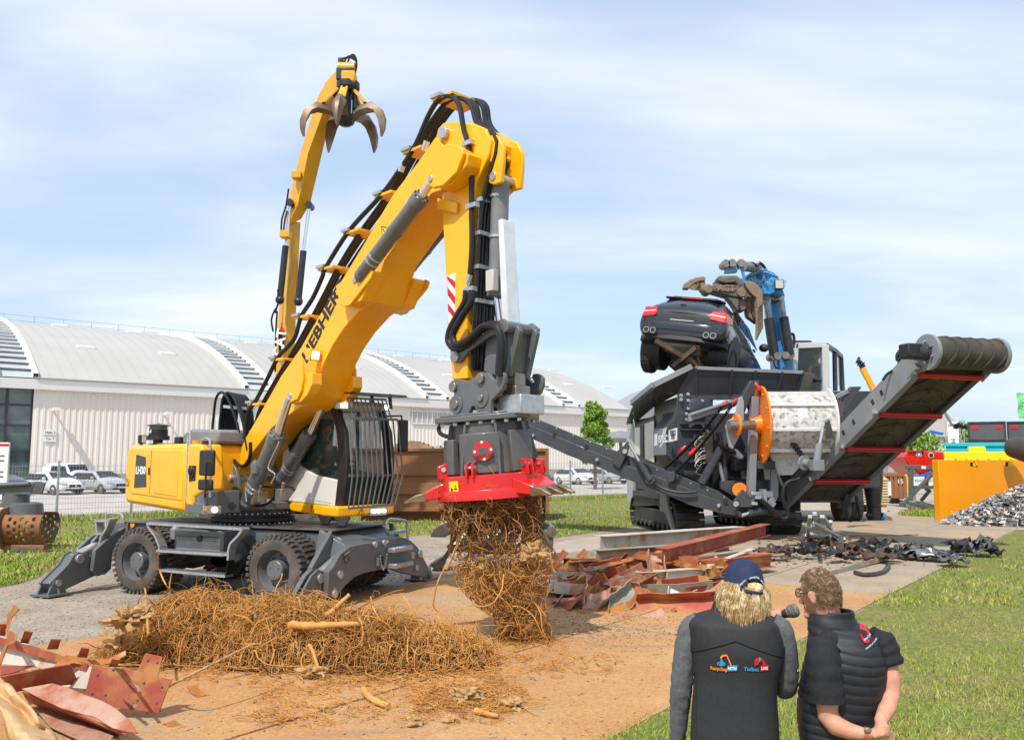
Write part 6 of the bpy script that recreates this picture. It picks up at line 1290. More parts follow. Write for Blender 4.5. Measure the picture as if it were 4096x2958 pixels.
fy(cX,[(1040,270),(1130,110),(1228,110),(1225,130),(1180,180),(1060,390),(1030,370)],.4,.55,'arm_head',DARK,bevel=.01)
fy(cX,[(985,255),(1040,255),(1065,290),(1050,400),(1010,440)],.2,.35,'bearing_plate',mat('brown_plate',(.09,.06,.055),.5),bevel=.01)
bary(cX,(970,215),(1090,155),.4,.12,.1,'strut',MIDG)
for d in range(4):mp_(MB().tube(smooth_path([FM.L(P(cX(*p),24.5))for p in((1130-15*d,1180),(1080-12*d,1330),(1110-10*d,1440-10*d),(1160,1400),(1195,1250))],4),.04,6),'hose',RUB)
mp_(MB().tube(smooth_path([FM.L(P(cX(*p),24.3))for p in((1180,1190),(1200,1300),(1225,1410))],4),.05,6),'hose',RUB)
q=[P(cX(*p),26)for p in((975,1370),(1180,1390))]
# ================= blue excavator behind it
YX=31.0;FB=Fr(P(cV(900,1200),YX).x,YX,0);bx=tframe('blue_excavator','blue excavator with open cab behind the shredder, arm reaching over its hopper','excavator',FB)
BLU=mat('blue_paint',(.035,.22,.52),.4,0,(.045,.26,.57),2,coat=.1);BLU2=mat('pale_blue_paint',(.13,.34,.58),.45,0,(.17,.40,.64),2)
def bq(c,pts,Y0,Y1,name,mt,par=None,**k):
 q=[FB.y(c(*p),Y0-YX)for p in pts];return MB().prism([(a.x,a.z)for a in q],Y0-YX,Y1-YX,'y').build(name,mt,par or bx,**k)
bq(cV,[(800,1480),(785,1180),(735,840),(705,480),(870,480),(910,800),(960,1150),(985,1480)],29.6,30.5,'boom',BLU,bevel=.03)
bq(cV,[(385,250),(640,165),(745,205),(800,250),(830,350),(880,480),(840,490),(760,450),(700,475),(620,470),(600,380),(400,370)],28.6,29.4,'stick',BLU,bevel=.03)
bq(cV,[(385,250),(640,190),(790,250),(800,262),(640,205),(390,270)],28.56,28.6,'stick_edge',BLU2)
q=FB.y(cV(660,315),28.59-YX);text('HWH MACHINES','lettering',.34,BLU2,bx,basis(q,(1,0,-.16),(0,0,1)),.004,sx=.50,bold=.01)
for px in((570,260),(672,237)):q=FB.y(cV(*px),28.58-YX);MB().cyl(q,q+Vector((0,.02,0)),.11,n=10).build('cover_cap',mat('deep_blue',(.01,.07,.25),.5),bx)
bq(cV,[(150,215),(165,85),(215,75),(235,130),(250,80),(320,70),(330,110),(300,205),(240,210)],27.6,27.8,'link',BLU2,bevel=.02)
bq(cV,[(310,110),(330,75),(360,90),(390,170),(400,310),(380,350),(370,250),(340,140)],27.5,27.6,'link',BLU,bevel=.01)
for px in((165,95),(240,90),(350,90)):q=FB.y(cV(*px),27.4-YX);MB().cyl(q,q+Vector((0,.5,0)),.13).build('pin',STEEL,bx)
a,b=FB.y(cV(370,130),28-YX),FB.y(cV(560,160),28.6-YX);MB().cyl(a,b,.17).build('cylinder_barrel',CHG2,bx);
for d in(0,1):MB().tube(smooth_path([FB.y(cV(*p),28.2-YX)for p in((420,100+12*d),(480,95),(540,125),(570,95-4*d),(620,130),(640,160))],4),.05,6).build('hose',RUB,bx)
MB().tube([FB.y(cV(*p),28.4-YX)for p in((430,245),(560,190),(660,165))],.05,6).build('steel_pipe',BLU2,bx)
q0=FB.y(cV(800,355),28.5-YX);MB().box(q0.x-.16,q0.x+.16,q0.y-.1,q0.y,q0.z-.17,q0.z+.17).build('work_lamp',CHG,bx,bevel=.02);MB().box(q0.x-.13,q0.x+.13,q0.y-.11,q0.y-.1,q0.z-.14,q0.z+.14).build('lens',mat('lamp_off',(.5,.5,.45),.3),bx)
for a,b,c_ in(((630,530),(680,765),(750,1220)),((815,500),(860,750),(935,1210))):
 p=[FB.y(cV(*x),29.2-YX)for x in(a,b,c_)];MB().cyl(p[0],p[1],.07).build('cylinder_rod',STEEL,bx);m=MB();m.cyl(p[1],p[2],.17);m.build('cylinder_barrel',CB,bx);MB().cyl(p[2]-Vector((0,.1,0)),p[2]+Vector((.0,.5,0)),.15).build('pin',STEEL,bx);MB().cyl(p[0]-Vector((0,.1,0)),p[0]+Vector((.0,.5,0)),.15).build('pin',STEEL,bx)
for px in((795,1217),(890,1210),(665,492),(770,478)):q=FB.y(cV(*px),29-YX);MB().cyl(q,q+Vector((0,.3,0)),.13,n=10).build('nut',STEEL,bx)
MB().tube(smooth_path([FB.y(cV(*p),29.3-YX)for p in((935,950),(980,960),(990,1030),(980,1120))],4),.05,6).build('hose',RUB,bx)
MB().tube(smooth_path([FB.y(cV(*p),29.3-YX)for p in((700,1270),(700,1235),(745,1240),(745,1300),(770,1360),(800,1370))],3),.025,6).build('hose',RUB,bx)
YCb=30.0
def cbx(px,Y=YCb):return FB.y(cV(*px),Y-YX)
LG=mat('cab_light_grey',(.50,.50,.49),.45);GT=GLASS
def rod(a,b,w_,mt,name='cab_frame',Ya=YCb,Yb=None):return MB().bar(cbx(a,Ya),cbx(b,Ya if Yb is None else Yb),w_,w_,(0,1,0)).build(name,mt,bx,bevel=.02)
rod((1000,1095),(985,1640),.20,LG);rod((1000,1100),(1375,1085),.20,LG);rod((1360,1085),(1365,1640),.24,LG)
rod((1375,1090),(1480,1155),.16,CHG,Yb=31.2);rod((1480,1155),(1560,1230),.16,CHG,Ya=31.2,Yb=32.4);rod((1480,1155),(1490,1640),.14,CHG,Ya=31.2);rod((1555,1230),(1575,1640),.16,CHG,Ya=32.4)
rod((1000,1420),(1360,1525),.10,CHG);rod((1000,1095),(1030,1105),.2,LG)
m=MB();m.plate([cbx(p)for p in((1015,1115),(1350,1100),(1350,1520),(1005,1420))],.02);m.build('windscreen',GT,bx)
m=MB();m.plate([cbx(p)for p in((1100,1540),(1350,1540),(1350,1640),(1000,1640),(1000,1580))],.02);m.build('lower_window',GT,bx)
m=MB();m.plate([cbx((1490,1200),31.3),cbx((1555,1260),32.3),cbx((1565,1600),32.3),cbx((1495,1560),31.3)],.02);m.build('side_window',GT,bx)
m=MB();m.plate([cbx((1390,1110),YCb+.1),cbx((1475,1165),31.1),cbx((1485,1640),31.1),cbx((1390,1640),YCb+.1)],.02)
a,b=cbx((1000,1640)),cbx((1365,1640));z0=a.z
m=MB();m.box(a.x,b.x+1.9,YCb-YX+.1,3.4,1.2,z0);m.build('cab_base',CHG,bx,bevel=.05)
m=MB();m.plate([cbx((1000,1095))+Vector((0,2.4,0)),cbx((1360,1085))+Vector((.6,2.4,-.2)),cbx((1360,1640))+Vector((.6,2.4,0)),cbx((1000,1640))+Vector((0,2.4,0))],.06);m.build('cab_rear_wall',mat('cab_interior',(.05,.055,.055),.7),bx)
m=MB();zr_=cbx((1180,1090)).z;m.hull8([cbx((1000,1090))+Vector((0,0,-.05)),cbx((1375,1085))+Vector((0,0,-.05)),cbx((1375,1085))+Vector((.7,2.4,-.2)),cbx((1000,1090))+Vector((0,2.4,-.1)),cbx((1000,1090))+Vector((0,0,.06)),cbx((1375,1085))+Vector((0,0,.06)),cbx((1375,1085))+Vector((.7,2.4,-.1)),cbx((1000,1090))+Vector((0,2.4,0))]);m.build('cab_roof',LG,bx)
q=cbx((1270,1500));m=MB();m.box(q.x-.45,q.x+.45,YCb-YX+1.0,YCb-YX+1.5,z0,q.z);m.box(q.x-.42,q.x+.42,YCb-YX+1.5,YCb-YX+1.7,z0,q.z+1.6);m.build('seat',BLK,bx,bevel=.06)
for px in((130,1150),(225,1150)):
 q=FB.L(G(cK(px[0],1190)));MB().lathe([(0,0),(0,.3),(0.02,.5),(.06,.58),(.4,.58),(.44,.5),(.46,0)],(q.x-.2,q.y,.58),(q.x+1,q.y+.0,.58),24).build('wheel',TYRE,bx)
m=MB();m.box(-1.5,2.2,-1,3,.7,1.3);m.build('chassis',CHG,bx,bevel=.05)
GRP=mat('grapple_steel',(.10,.095,.085),.6,.3,(.19,.15,.11),3,.35,.65,bump=.15,bscale=12);GRC=mat('claw_brown',(.22,.15,.10),.65,.3,(.29,.21,.15),3,bump=.2,bscale=10)
YG=27.2;FG=Fr(P(cT(1280,250),YG).x,YG,0,0);gr=tframe('demolition_grapple','dirty grey-brown demolition grapple gripping the car roof','grapple',FG)
def gq(pts,Y0,Y1,name,mt,par=None,**k):
 q=[FG.y(cT(*p),Y0-YG)for p in pts];return MB().prism([(a.x,a.z)for a in q],Y0-YG,Y1-YG,'y').build(name,mt,par or gr,**k)
gq([(1040,160),(1160,110),(1460,140),(1590,250),(1540,290),(1480,330),(1300,290),(1060,220),(1010,230)],26.9,27.5,'body',GRP,bevel=.04)
gq([(1300,300),(1480,330),(1475,520),(1440,500),(1380,400)],26.95,27.4,'body_leg',GRP,bevel=.03)
gq([(1170,40),(1420,20),(1440,100),(1290,110),(1190,90)],26.8,27.6,'swivel',GRP,bevel=.03);gq([(1190,0),(1450,0),(1530,60),(1540,140),(1480,180),(1430,110),(1180,40)],27.0,27.6,'rotator',GRP,bevel=.04)
gq([(1135,185),(1180,150),(1290,135),(1400,150),(1450,195),(1420,235),(1290,240),(1180,225)],26.86,26.9,'name_plate',GRP,bevel=.02);q=FG.y(cT(1292,188),26.85-YG);text('AGT','lettering',.28,GRC,gr,basis(q,(1,0,-.03),(0,0,1)),.01,bold=.01)
for px in((1035,195),(1525,248)):q=FG.y(cT(*px),26.8-YG);MB().lathe([(0,.0),(0,.13),(.05,.16),(.5,.16)],q,q+Vector((0,1,0)),20).build('pin',GRC,gr)
gq([(668,190),(690,110),(760,60),(860,25),(960,10),(993,30),(990,85),(930,80),(840,110),(780,160),(755,195)],26.9,27.2,'claw',GRC,bevel=.03)
gq([(915,90),(990,85),(1000,170),(1030,190),(1010,230),(930,225)],26.95,27.3,'claw_arm',GRC,bevel=.03)
def perf(p00,p10,p11,p01,name,par,nx=9,nz=18,pat=None):
 p00,p10,p11,p01=[Vector(p)for p in(p00,p10,p11,p01)];V=[];fc=[]
 for i in range(nx+1):
  for j in range(nz+1):V.append(p00.lerp(p10,i/nx).lerp(p01.lerp(p11,i/nx),j/nz))
 for i in range(nx):
  for j in range(nz):
   if 0<i<nx-1 and 0<j<nz-1 and(i+(j//3)%2)%3==1 and j%3!=2:continue
   fc.append((i*(nz+1)+j,(i+1)*(nz+1)+j,(i+1)*(nz+1)+j+1,i*(nz+1)+j+1))
 o=MB().add(V,fc).build(name,GRC,par);s=o.modifiers.new('s','SOLIDIFY');s.thickness=.06;return o
g_=lambda px,Y:FG.y(cT(*px),Y-YG)
perf(g_((760,200),27.6),g_((930,225),27.2),g_((930,100),27.2),g_((780,130),27.6),'perforated_plate',gr,9,9)
gq([(1560,90),(1620,78),(1700,100),(1770,150),(1815,210),(1832,280),(1832,420),(1760,480),(1735,480),(1730,320),(1650,260),(1580,160)],26.7,26.95,'claw',GRC,bevel=.03)
gq([(1575,160),(1660,200),(1665,560),(1740,640),(1740,700),(1600,600),(1585,540)],27.2,27.5,'claw_arm',GRC,bevel=.03)
perf(g_((1740,940),26.7),g_((1830,760),27.0),g_((1830,400),27.0),g_((1745,480),26.7),'perforated_plate',gr,7,24)
perf(g_((1665,560),27.4),g_((1745,620),26.8),g_((1735,240),26.8),g_((1665,190),27.4),'perforated_plate',gr,6,21)
gq([(1300,330),(1440,340),(1560,330),(1600,400),(1590,500),(1500,530),(1480,400)],27.0,27.5,'dirt_clod',GRP,bevel=.05)
# ================= the dark car being fed into the hopper
SC=1.42
PAINT=mat('dark_car_paint',(.018,.020,.026),.22,.3,(.022,.024,.03),1,coat=.9);TRIM=mat('car_trim',(.018,.018,.019),.55);CGL=mat('car_glass',(.010,.012,.013),.05,spec=.8)
co=thing('wrecked_car','dark grey off-road car tipped nose-down into the hopper, tail towards the viewer','car')
cpos=P(cT(640,668),25.3)
CM=Matrix.Translation(cpos)@Matrix.Rotation(radians(-29),4,'Z')@Matrix.Rotation(radians(9.5),4,'Y')@Matrix.Rotation(radians(-10),4,'X')@Matrix.Scale(SC,4)@Matrix.Translation((0,0,-.80))
co.matrix_world=CM
st_=[(0.00,[(0,.50),(.55,.48),(.80,.52),(.90,.62),(.93,.74),(.90,.86),(.84,.98),(.62,1.0),(0,1.02)]),(.10,[(0,.40),(.6,.40),(.86,.46),(.95,.60),(.97,.74),(.96,.90),(.88,1.08),(.66,1.16),(0,1.20)]),(.30,[(0,.34),(.6,.34),(.9,.40),(.97,.56),(.98,.74),(.97,.94),(.88,1.14),(.68,1.30),(0,1.35)]),(.62,[(0,.32),(.6,.32),(.9,.36),(.975,.5),(.985,.74),(.97,.96),(.86,1.16),(.67,1.53),(0,1.59)]),(.95,[(0,.32),(.6,.32),(.9,.36),(.97,.5),(.98,.74),(.965,.96),(.86,1.17),(.66,1.60),(0,1.66)]),(1.9,[(0,.32),(.6,.32),(.9,.36),(.96,.5),(.97,.74),(.955,.96),(.86,1.15),(.65,1.64),(0,1.70)]),(2.7,[(0,.32),(.6,.32),(.9,.36),(.96,.5),(.97,.74),(.955,.94),(.86,1.10),(.64,1.56),(0,1.62)]),(3.45,[(0,.32),(.6,.32),(.9,.36),(.96,.5),(.965,.74),(.945,.92),(.84,1.02),(.66,1.10),(0,1.14)]),(4.3,[(0,.34),(.6,.34),(.88,.38),(.94,.5),(.94,.70),(.90,.86),(.80,.95),(.6,.99),(0,1.01)]),(4.75,[(0,.42),(.5,.42),(.72,.45),(.80,.52),(.80,.62),(.76,.72),(.68,.78),(.5,.8),(0,.8)])]
rr=[]
for y,pts in st_:rr.append([(x,y,z)for x,z in pts]+[(-x,y,z)for x,z in pts[::-1][1:-1]])
bodyc=MB().loft(rr).build('body',PAINT,co,sub=2,angle=60)
def cp(m,name,mt,par=None,**k):return m.build(name,mt,par or co,**k)
def patch(pts,t,name,mt,par=None,bev=.006):return cp(MB().plate(pts,t),name,mt,par,bevel=bev)
cp(MB().hull8([(-.60,.30,1.25),(.60,.30,1.25),(.60,.32,1.23),(-.60,.32,1.23),(-.50,.62,1.555),(.50,.62,1.555),(.50,.64,1.53),(-.50,.64,1.53)]),'rear_window',CGL)
m=MB();m.hull8([(-.64,.46,1.44),(.64,.46,1.44),(.60,.95,1.54),(-.60,.95,1.54),(-.62,.42,1.475),(.62,.42,1.475),(.58,.95,1.61),(-.58,.95,1.61)]);cp(m,'spoiler',TRIM,bevel=.03)
m=MB();m.box(-.22,.22,.40,.44,1.445,1.465);cp(m,'brake_light',REDL)
TAIL=mat('tail_light',(.62,.02,.02),.12,0,(.45,.01,.015),6,coat=.8)
for s in(-1,1):
 o=cp(MB().hull8([(s*.58,-.035,.88),(s*.93,.03,.84),(s*1.005,.40,.90),(s*.62,.15,.93),(s*.60,.03,1.10),(s*.90,.09,1.11),(s*.965,.42,1.07),(s*.64,.2,1.12)]),'tail_light',TAIL,bevel=.03)
 cp(MB().hull8([(s*.605,-.012,.99),(s*.912,.055,.975),(s*.91,.1,.975),(s*.61,.06,.99),(s*.608,-.006,1.01),(s*.905,.06,.995),(s*.90,.1,.995),(s*.61,.06,1.01)]),'reverse_strip',mat('clear_lens',(.7,.68,.68),.1),o)
 for dx in(-.075,.075):
  c=Vector((s*.66+dx,-.02,.545));cp(MB().lathe([(0,.05),(0,.068),(.02,.072),(.2,.07),(.2,.055),(.03,.052)],c,c+Vector((0,1,0)),24),'exhaust_pipe',mat('exhaust_steel',(.28,.27,.26),.35,.9))
  cp(MB().cyl(c+Vector((0,.03,0)),c+Vector((0,.04,0)),.052),'exhaust_bore',BLK)
 cp(MB().box(s*.66-.17,s*.66+.17,.0,.1,.46,.635),'exhaust_recess',BLK,bevel=.03)
rr=[]
for s_ in range(-8,9):
 t=s_/8;x=.985*t;y=-.03+.28*abs(t)**5;rr.append([(x,y,.60),(x,y-.02,.68),(x,y+.0,.755),(x,y+.06,.76),(x,y+.08,.60)])
cp(MB().loft(rr),'bumper_bar',PAINT,angle=50)
rr=[]
for s_ in range(-8,9):
 t=s_/8;x=.96*t;y=.02+.30*abs(t)**4;lo_=.38 if abs(t)>.55 else .42;rr.append([(x,y+.03,lo_),(x,y,.40),(x,y+.02,.56),(x,y+.12,.56),(x,y+.14,lo_)])
cp(MB().loft(rr),'rear_apron',TRIM,angle=50)
cp(MB().box(-.34,.34,.02,.10,.80,.96),'plate_recess',BLK,bevel=.02);o=cp(MB().box(-.27,.27,.004,.022,.815,.935),'number_plate_holder',BLK,bevel=.006);cp(MB().box(-.26,.26,.0,.005,.818,.832),'dealer_strip',mat('strip_grey',(.55,.58,.6),.5),o)
m=MB();
for k in range(26):x=random.uniform(-.24,.24);z=random.uniform(.845,.925);m.box(x-.012,x+.012,.0,.005,z-.003,z+.003)
tag(cp(m,'worn_film',mat('film_grey',(.09,.09,.09),.4),o),kind='stuff')
cp(MB().tube([(-.60,.075,.80),(-.62,.10,.98),(-.60,.16,1.14),(0,.20,1.215),(.60,.16,1.14),(.62,.10,.98),(.60,.075,.80)],.006,5),'tailgate_seam',BLK)
cp(MB().tube([(-.58,.04,.985),(0,.005,1.0),(.58,.04,.985)],.006,5),'tailgate_seam',BLK)
cp(MB().bar((-.10,.30,1.31),(.38,.36,1.37),.03,.03),'rear_wiper',TRIM);cp(MB().box(-.14,-.02,.12,.24,1.20,1.23),'emblem_handle',TRIM,bevel=.01)
for s in(-1,1):
 g=lambda y,z:(s*(.875-(z-1.15)*.42+.012),y,z)
 for y0,y1,t0,t1 in((.80,1.25,.95,1.28),(1.33,2.15,1.36,2.15),(2.23,3.15,2.23,2.72)):
  cp(MB().plate([g(y0,1.19),g(y1,1.17),g(t1,1.56),g(t0,1.54)],.02),'side_window',CGL,bevel=.005)
 for y in(1.29,2.19):cp(MB().tube([(s*.975,y,.42),(s*.99,y,.75),(s*.965,y,1.0),(s*.875,y,1.15)],.006,5),'door_seam',BLK)
 for y in(1.50,2.38):cp(MB().bar((s*.985,y,.98),(s*.985,y+.2,.98),.04,.04),'door_handle',PAINT,bevel=.01)
 cp(MB().ball((s*1.08,2.95,1.20),(.12,.08,.10)),'wing_mirror',TRIM)
 for y in(.93,3.80):
  cp(MB().cyl((s*.55,y,.37),(s*.982,y,.37),.455,n=32),'wheel_arch',BLK)
  w0=Vector((s*.74,y,.20));w1=Vector((s*.99,y,.20))
  o=cp(MB().lathe([(0,.22),(0,.33),(.03,.372),(.12,.38),(.22,.372),(.25,.34),(.255,.25),(.245,.235)],w0,w1,36,False),'tyre',mat('car_tyre',(.022,.021,.020),.8,0,(.04,.036,.032),8,bump=.5,bscale=40))
  m=MB()
  for k in range(30):
   a=2*pi*k/30
   for t in(.03,.13):q=[(t,a,.377),(t+.09,a+.09,.377),(t+.09,a+.13,.386),(t,a+.04,.386)];m.add([w0+(w1-w0).normalized()*b_+Vector((0,r*cos(aa),r*sin(aa)))for b_,aa,r in q],[(0,1,2,3)])
  tag(cp(m,'tread_block',BLK,o),kind='stuff')
  cp(MB().lathe([(.10,.0),(.10,.20),(.20,.235),(.24,.245),(.24,.225),(.16,.19)],w0,w1,30,False),'rim',mat('alloy',(.42,.43,.44),.3,.8),o)
  for k in range(5):
   a=2*pi*k/5+.3;d0=Vector((0,cos(a),sin(a)));t_=Vector((0,-sin(a),cos(a)));b_=w0+(w1-w0).normalized()*.215
   cp(MB().plate([b_+d0*.04-t_*.035,b_+d0*.04+t_*.035,b_+d0*.235+t_*.045+Vector((s*.01,0,0)),b_+d0*.235-t_*.045+Vector((s*.01,0,0))],.025),'spoke',mat('alloy',(.42,.43,.44),.3,.8),o,bevel=.006)
  cp(MB().cyl(w0+(w1-w0).normalized()*.2,w0+(w1-w0).normalized()*.235,.06),'hub_cap',mat('alloy',(.42,.43,.44),.3,.8),o)
cp(MB().hull8([(-.48,.28,.30),(.42,.28,.30),(.38,.75,.27),(-.44,.75,.27),(-.48,.2,.40),(.42,.2,.40),(.38,.8,.40),(-.44,.8,.40)]),'silencer',mat('heat_shield',(.33,.31,.28),.5,.5,(.25,.22,.18),4),bevel=.03)
cp(MB().cyl((-.7,.93,.34),(.7,.93,.34),.05),'axle',STEEL);cp(MB().ball((0,.95,.32),(.2,.16,.14)),'differential',STEEL)
for x in(-.2,.25):cp(MB().tube(smooth_path([(x,.8,.30),(x*.7,1.3,.27),(x*.5,2.4,.28)],3),.04,8),'exhaust_run',STEEL)
cp(MB().box(-.8,.8,.6,4.2,.28,.325),'floor_pan',mat('underbody',(.03,.026,.022),.8,0,(.06,.05,.04),4))
SQ=mat('square_tube',(.10,.075,.06),.6,.4,(.20,.10,.05),5)
for a,b in(((270,955),(900,1330)),((860,1050),(530,1320))):
 p0,p1=P(cT(*a),25.0),P(cT(*b),25.6);o=MB().bar(p0,p1,.13,.13).build('square_tube',SQ);tag(o,'rusty square steel tube sticking out below the wrecked car, '+('pointing left' if a[0]<500 else 'pointing right'),'tube','square tubes under the wrecked car')
 d=(p1-p0).normalized();MB().bar(p0-d*.004,p0+d*.001,.10,.10).build('hollow_end',BLK,o)
 # ================= parked cars behind the fence
cY=cr(3600,1550,2.7298)
def carbody(kind):
 W=.90
 if kind=='van':S=[(0,.30,.62,.86,.80),(.15,.25,.90,.92,.80),(.9,.22,1.12,.94,.85),(1.55,.22,1.84,.94,.74),(2.1,.22,1.93,.94,.74),(4.4,.22,1.93,.94,.74),(4.9,.3,1.85,.92,.72)]
 elif kind=='estate':S=[(0,.30,.58,.76,.70),(.15,.22,.74,.88,.74),(1.1,.20,.98,.90,.80),(1.95,.20,1.43,.90,.60),(2.6,.20,1.49,.90,.60),(4.1,.20,1.43,.90,.60),(4.5,.22,1.10,.88,.72),(4.65,.32,.90,.80,.7)]
 elif kind=='suv':S=[(0,.35,.72,.82,.76),(.15,.28,.95,.94,.80),(1.1,.25,1.14,.96,.84),(1.85,.25,1.62,.96,.68),(2.6,.25,1.70,.96,.68),(4.2,.25,1.64,.95,.66),(4.6,.28,1.20,.94,.78),(4.75,.4,.95,.86,.74)]
 else:S=[(0,.30,.58,.76,.70),(.15,.22,.74,.90,.74),(1.15,.20,.98,.92,.80),(2.0,.20,1.40,.92,.58),(2.7,.20,1.46,.92,.58),(3.5,.20,1.40,.92,.58),(4.25,.20,1.08,.91,.72),(4.7,.3,.98,.84,.74),(4.8,.4,.9,.8,.7)]
 rr=[]
 for y,z0,z1,hw,rw in S:
  zm=z0+(z1-z0)*(.62 if z1<1.15 else .50);zw=min(z1-.02,(.92 if kind in('car','estate')else(1.08 if kind=='suv' else 1.12)))
  if z1<1.2:zw=z0+(z1-z0)*.85
  pts=[(0,z0),(hw*.85,z0),(hw,z0+.12),(hw*1.0,(z0+zw)/2),(hw*.96,zw),(rw,z1-.04),(rw*.7,z1),(0,z1+.01)]
  rr.append([(x,y,z)for x,z in pts]+[(-x,y,z)for x,z in pts[::-1][1:-1]])
 return MB().loft(rr),S
def make_car(label,col,kind,loc,rz,group):
 t=thing('parked_car',label,'van' if kind=='van' else 'car',loc,rz,group);pm=mat('paint_%s'%(col,),col,.25,.1,coat=.6)
 m,S=carbody(kind);m.build('body',pm,t,sub=1,angle=50);big=kind in('suv','van')
 wy=S[2][0];ry=S[3][0];zt_=S[3][2];zh=S[2][2];rw=S[3][4]
 MB().plate([(-.74,wy+.05,zh+.04),(.74,wy+.05,zh+.04),(rw*.94,ry-.04,zt_-.03),(-rw*.94,ry-.04,zt_-.03)],.05).build('windscreen',CGL,t,bevel=.01)
 zw=1.10 if big else .95;ye=S[-3][0]+(.1 if kind=='car' else .1)
 for s in(-1,1):
  def g(y,z):return(s*(S[3][3]*.96+.015-(z-zw)/(zt_-zw)*(S[3][3]*.96-rw)),y,z)
  for a,b,c,d in((wy+.25,2.35,ry+.12,2.35),(2.43,3.3,2.43,3.25))+(((3.38,ye-.1,3.33,ye-.35),)if kind!='van' else()):MB().plate([g(a,zw),g(b,zw),g(d,zt_-.12),g(c,zt_-.12)],.03).build('side_window',CGL,t)
  MB().ball((s*(S[3][3]+.12),wy+.5,zw+.05),(.12,.07,.09),8,5).build('wing_mirror',pm,t)
  MB().hull8([(s*.48,.0,.60+.1*big),(s*.80,.10,.62+.1*big),(s*.86,.35,.66+.1*big),(s*.5,.2,.66+.1*big),(s*.5,.06,.72+.12*big),(s*.80,.18,.75+.12*big),(s*.84,.42,.76+.12*big),(s*.5,.25,.75+.12*big)]).build('headlight',mat('headlamp_glass',(.32,.34,.36),.1,.2),t,bevel=.02)
  for y in(.88,S[-1][0]-1.0):
   w0,w1=Vector((s*.68,y,.32)),Vector((s*.93,y,.32));o=MB().lathe([(0,.2),(0,.31),(.03,.33),(.22,.33),(.25,.31),(.25,.22),(.2,.2)],w0,w1,20,False).build('wheel',TYRE,t);MB().lathe([(.12,0),(.12,.21),(.235,.215),(.235,.19),(.18,.05),(.18,0)],w0,w1,16).build('rim',mat('alloy',(.42,.43,.44),.3,.8),o)
 MB().hull8([(-.42,-.03,.46),(.42,-.03,.46),(.42,.1,.46),(-.42,.1,.46),(-.36,-.01,.64+.1*big),(.36,-.01,.64+.1*big),(.36,.1,.64+.1*big),(-.36,.1,.64+.1*big)]).build('grille',TRIM,t,bevel=.03)
 MB().box(-.6,.6,-.02,.1,.24,.36).build('air_intake',TRIM,t,bevel=.02);MB().box(-.26,.26,-.045,-.02,.37,.45).build('number_plate',PRINTW,t)
 if kind=='car':MB().lathe([(0,.05),(0,.075),(.012,.075),(.012,.05)],(0,-.05,.56),(0,-1,.56),16).build('star_ring',CHROME,t)
 return t
CARN=58.5
def carat(px,n=CARN):
 r=ray(px,459);k=n/(ND.x*r[0]+ND.y*r[1]);return(r[0]*k,r[1]*k,.01)
gname='cars parked behind the mesh fence'
cC2=lambda x:(60+x/4.536)/4
HD_=radians(60)
make_car('white saloon with large star grille parked behind the fence left of the handler',(.70,.70,.69),'car',carat(cC2(1120)),HD_,gname)
make_car('dark blue-grey off-road car parked at the left edge behind the sorting grab',(.05,.06,.09),'suv',carat(cC2(60)),HD_,gname)
make_car('silver estate car parked half behind the yellow counterweight',(.42,.43,.44),'estate',carat(cC2(1960)),HD_,gname)
make_car('white delivery van parked behind the white saloon',(.72,.72,.71),'van',carat(cC2(1350),CARN+9),HD_,gname)
cC3=lambda x:(2050+x/4.447)/4
n2=ND.dot(G((cC3(1400),484.5)))
make_car('dark off-road car parked behind the red steel teeth',(.05,.06,.09),'suv',carat(cC3(600),n2),radians(32),gname)
make_car('white saloon parked under the dark conveyor behind the fence',(.70,.70,.69),'car',carat(cC3(1420),n2),radians(32),gname)
make_car('grey estate car parked between the conveyor and the shredder body',(.36,.36,.36),'estate',carat(cC3(1960),n2),radians(32),gname)
# ================= trees
LEAF=mat('tree_leaf',(.14,.26,.025),.6,0,(.21,.33,.035),2.5,.35,.65)
LEAF2=mat('shrub_leaf',(.085,.15,.025),.6,0,(.13,.20,.035),2.5,.35,.65)
BARK=mat('bark',(.10,.075,.055),.9,0,(.15,.11,.08),6,bump=.4)
def leaves(name,C,n,size,mt,parent):
 """small leaf quads at points C (n x 3)"""
 n=len(C);A=rng.normal(size=(n,3));A/=np.linalg.norm(A,axis=1,keepdims=True);B=np.cross(A,rng.normal(size=(n,3)));B/=np.linalg.norm(B,axis=1,keepdims=True)
 s=size*rng.uniform(.6,1.3,n)[:,None];V=np.stack([C-A*s,C+B*s*.5,C+A*s,C-B*s*.5],1).reshape(-1,3)
 me=bpy.data.meshes.new(name);Fq=np.arange(4*n).reshape(n,4);me.from_pydata(V.tolist(),[],Fq.tolist());me.materials.append(mt);o=bpy.data.objects.new(name,me);sc.collection.objects.link(o);o.parent=parent;return o
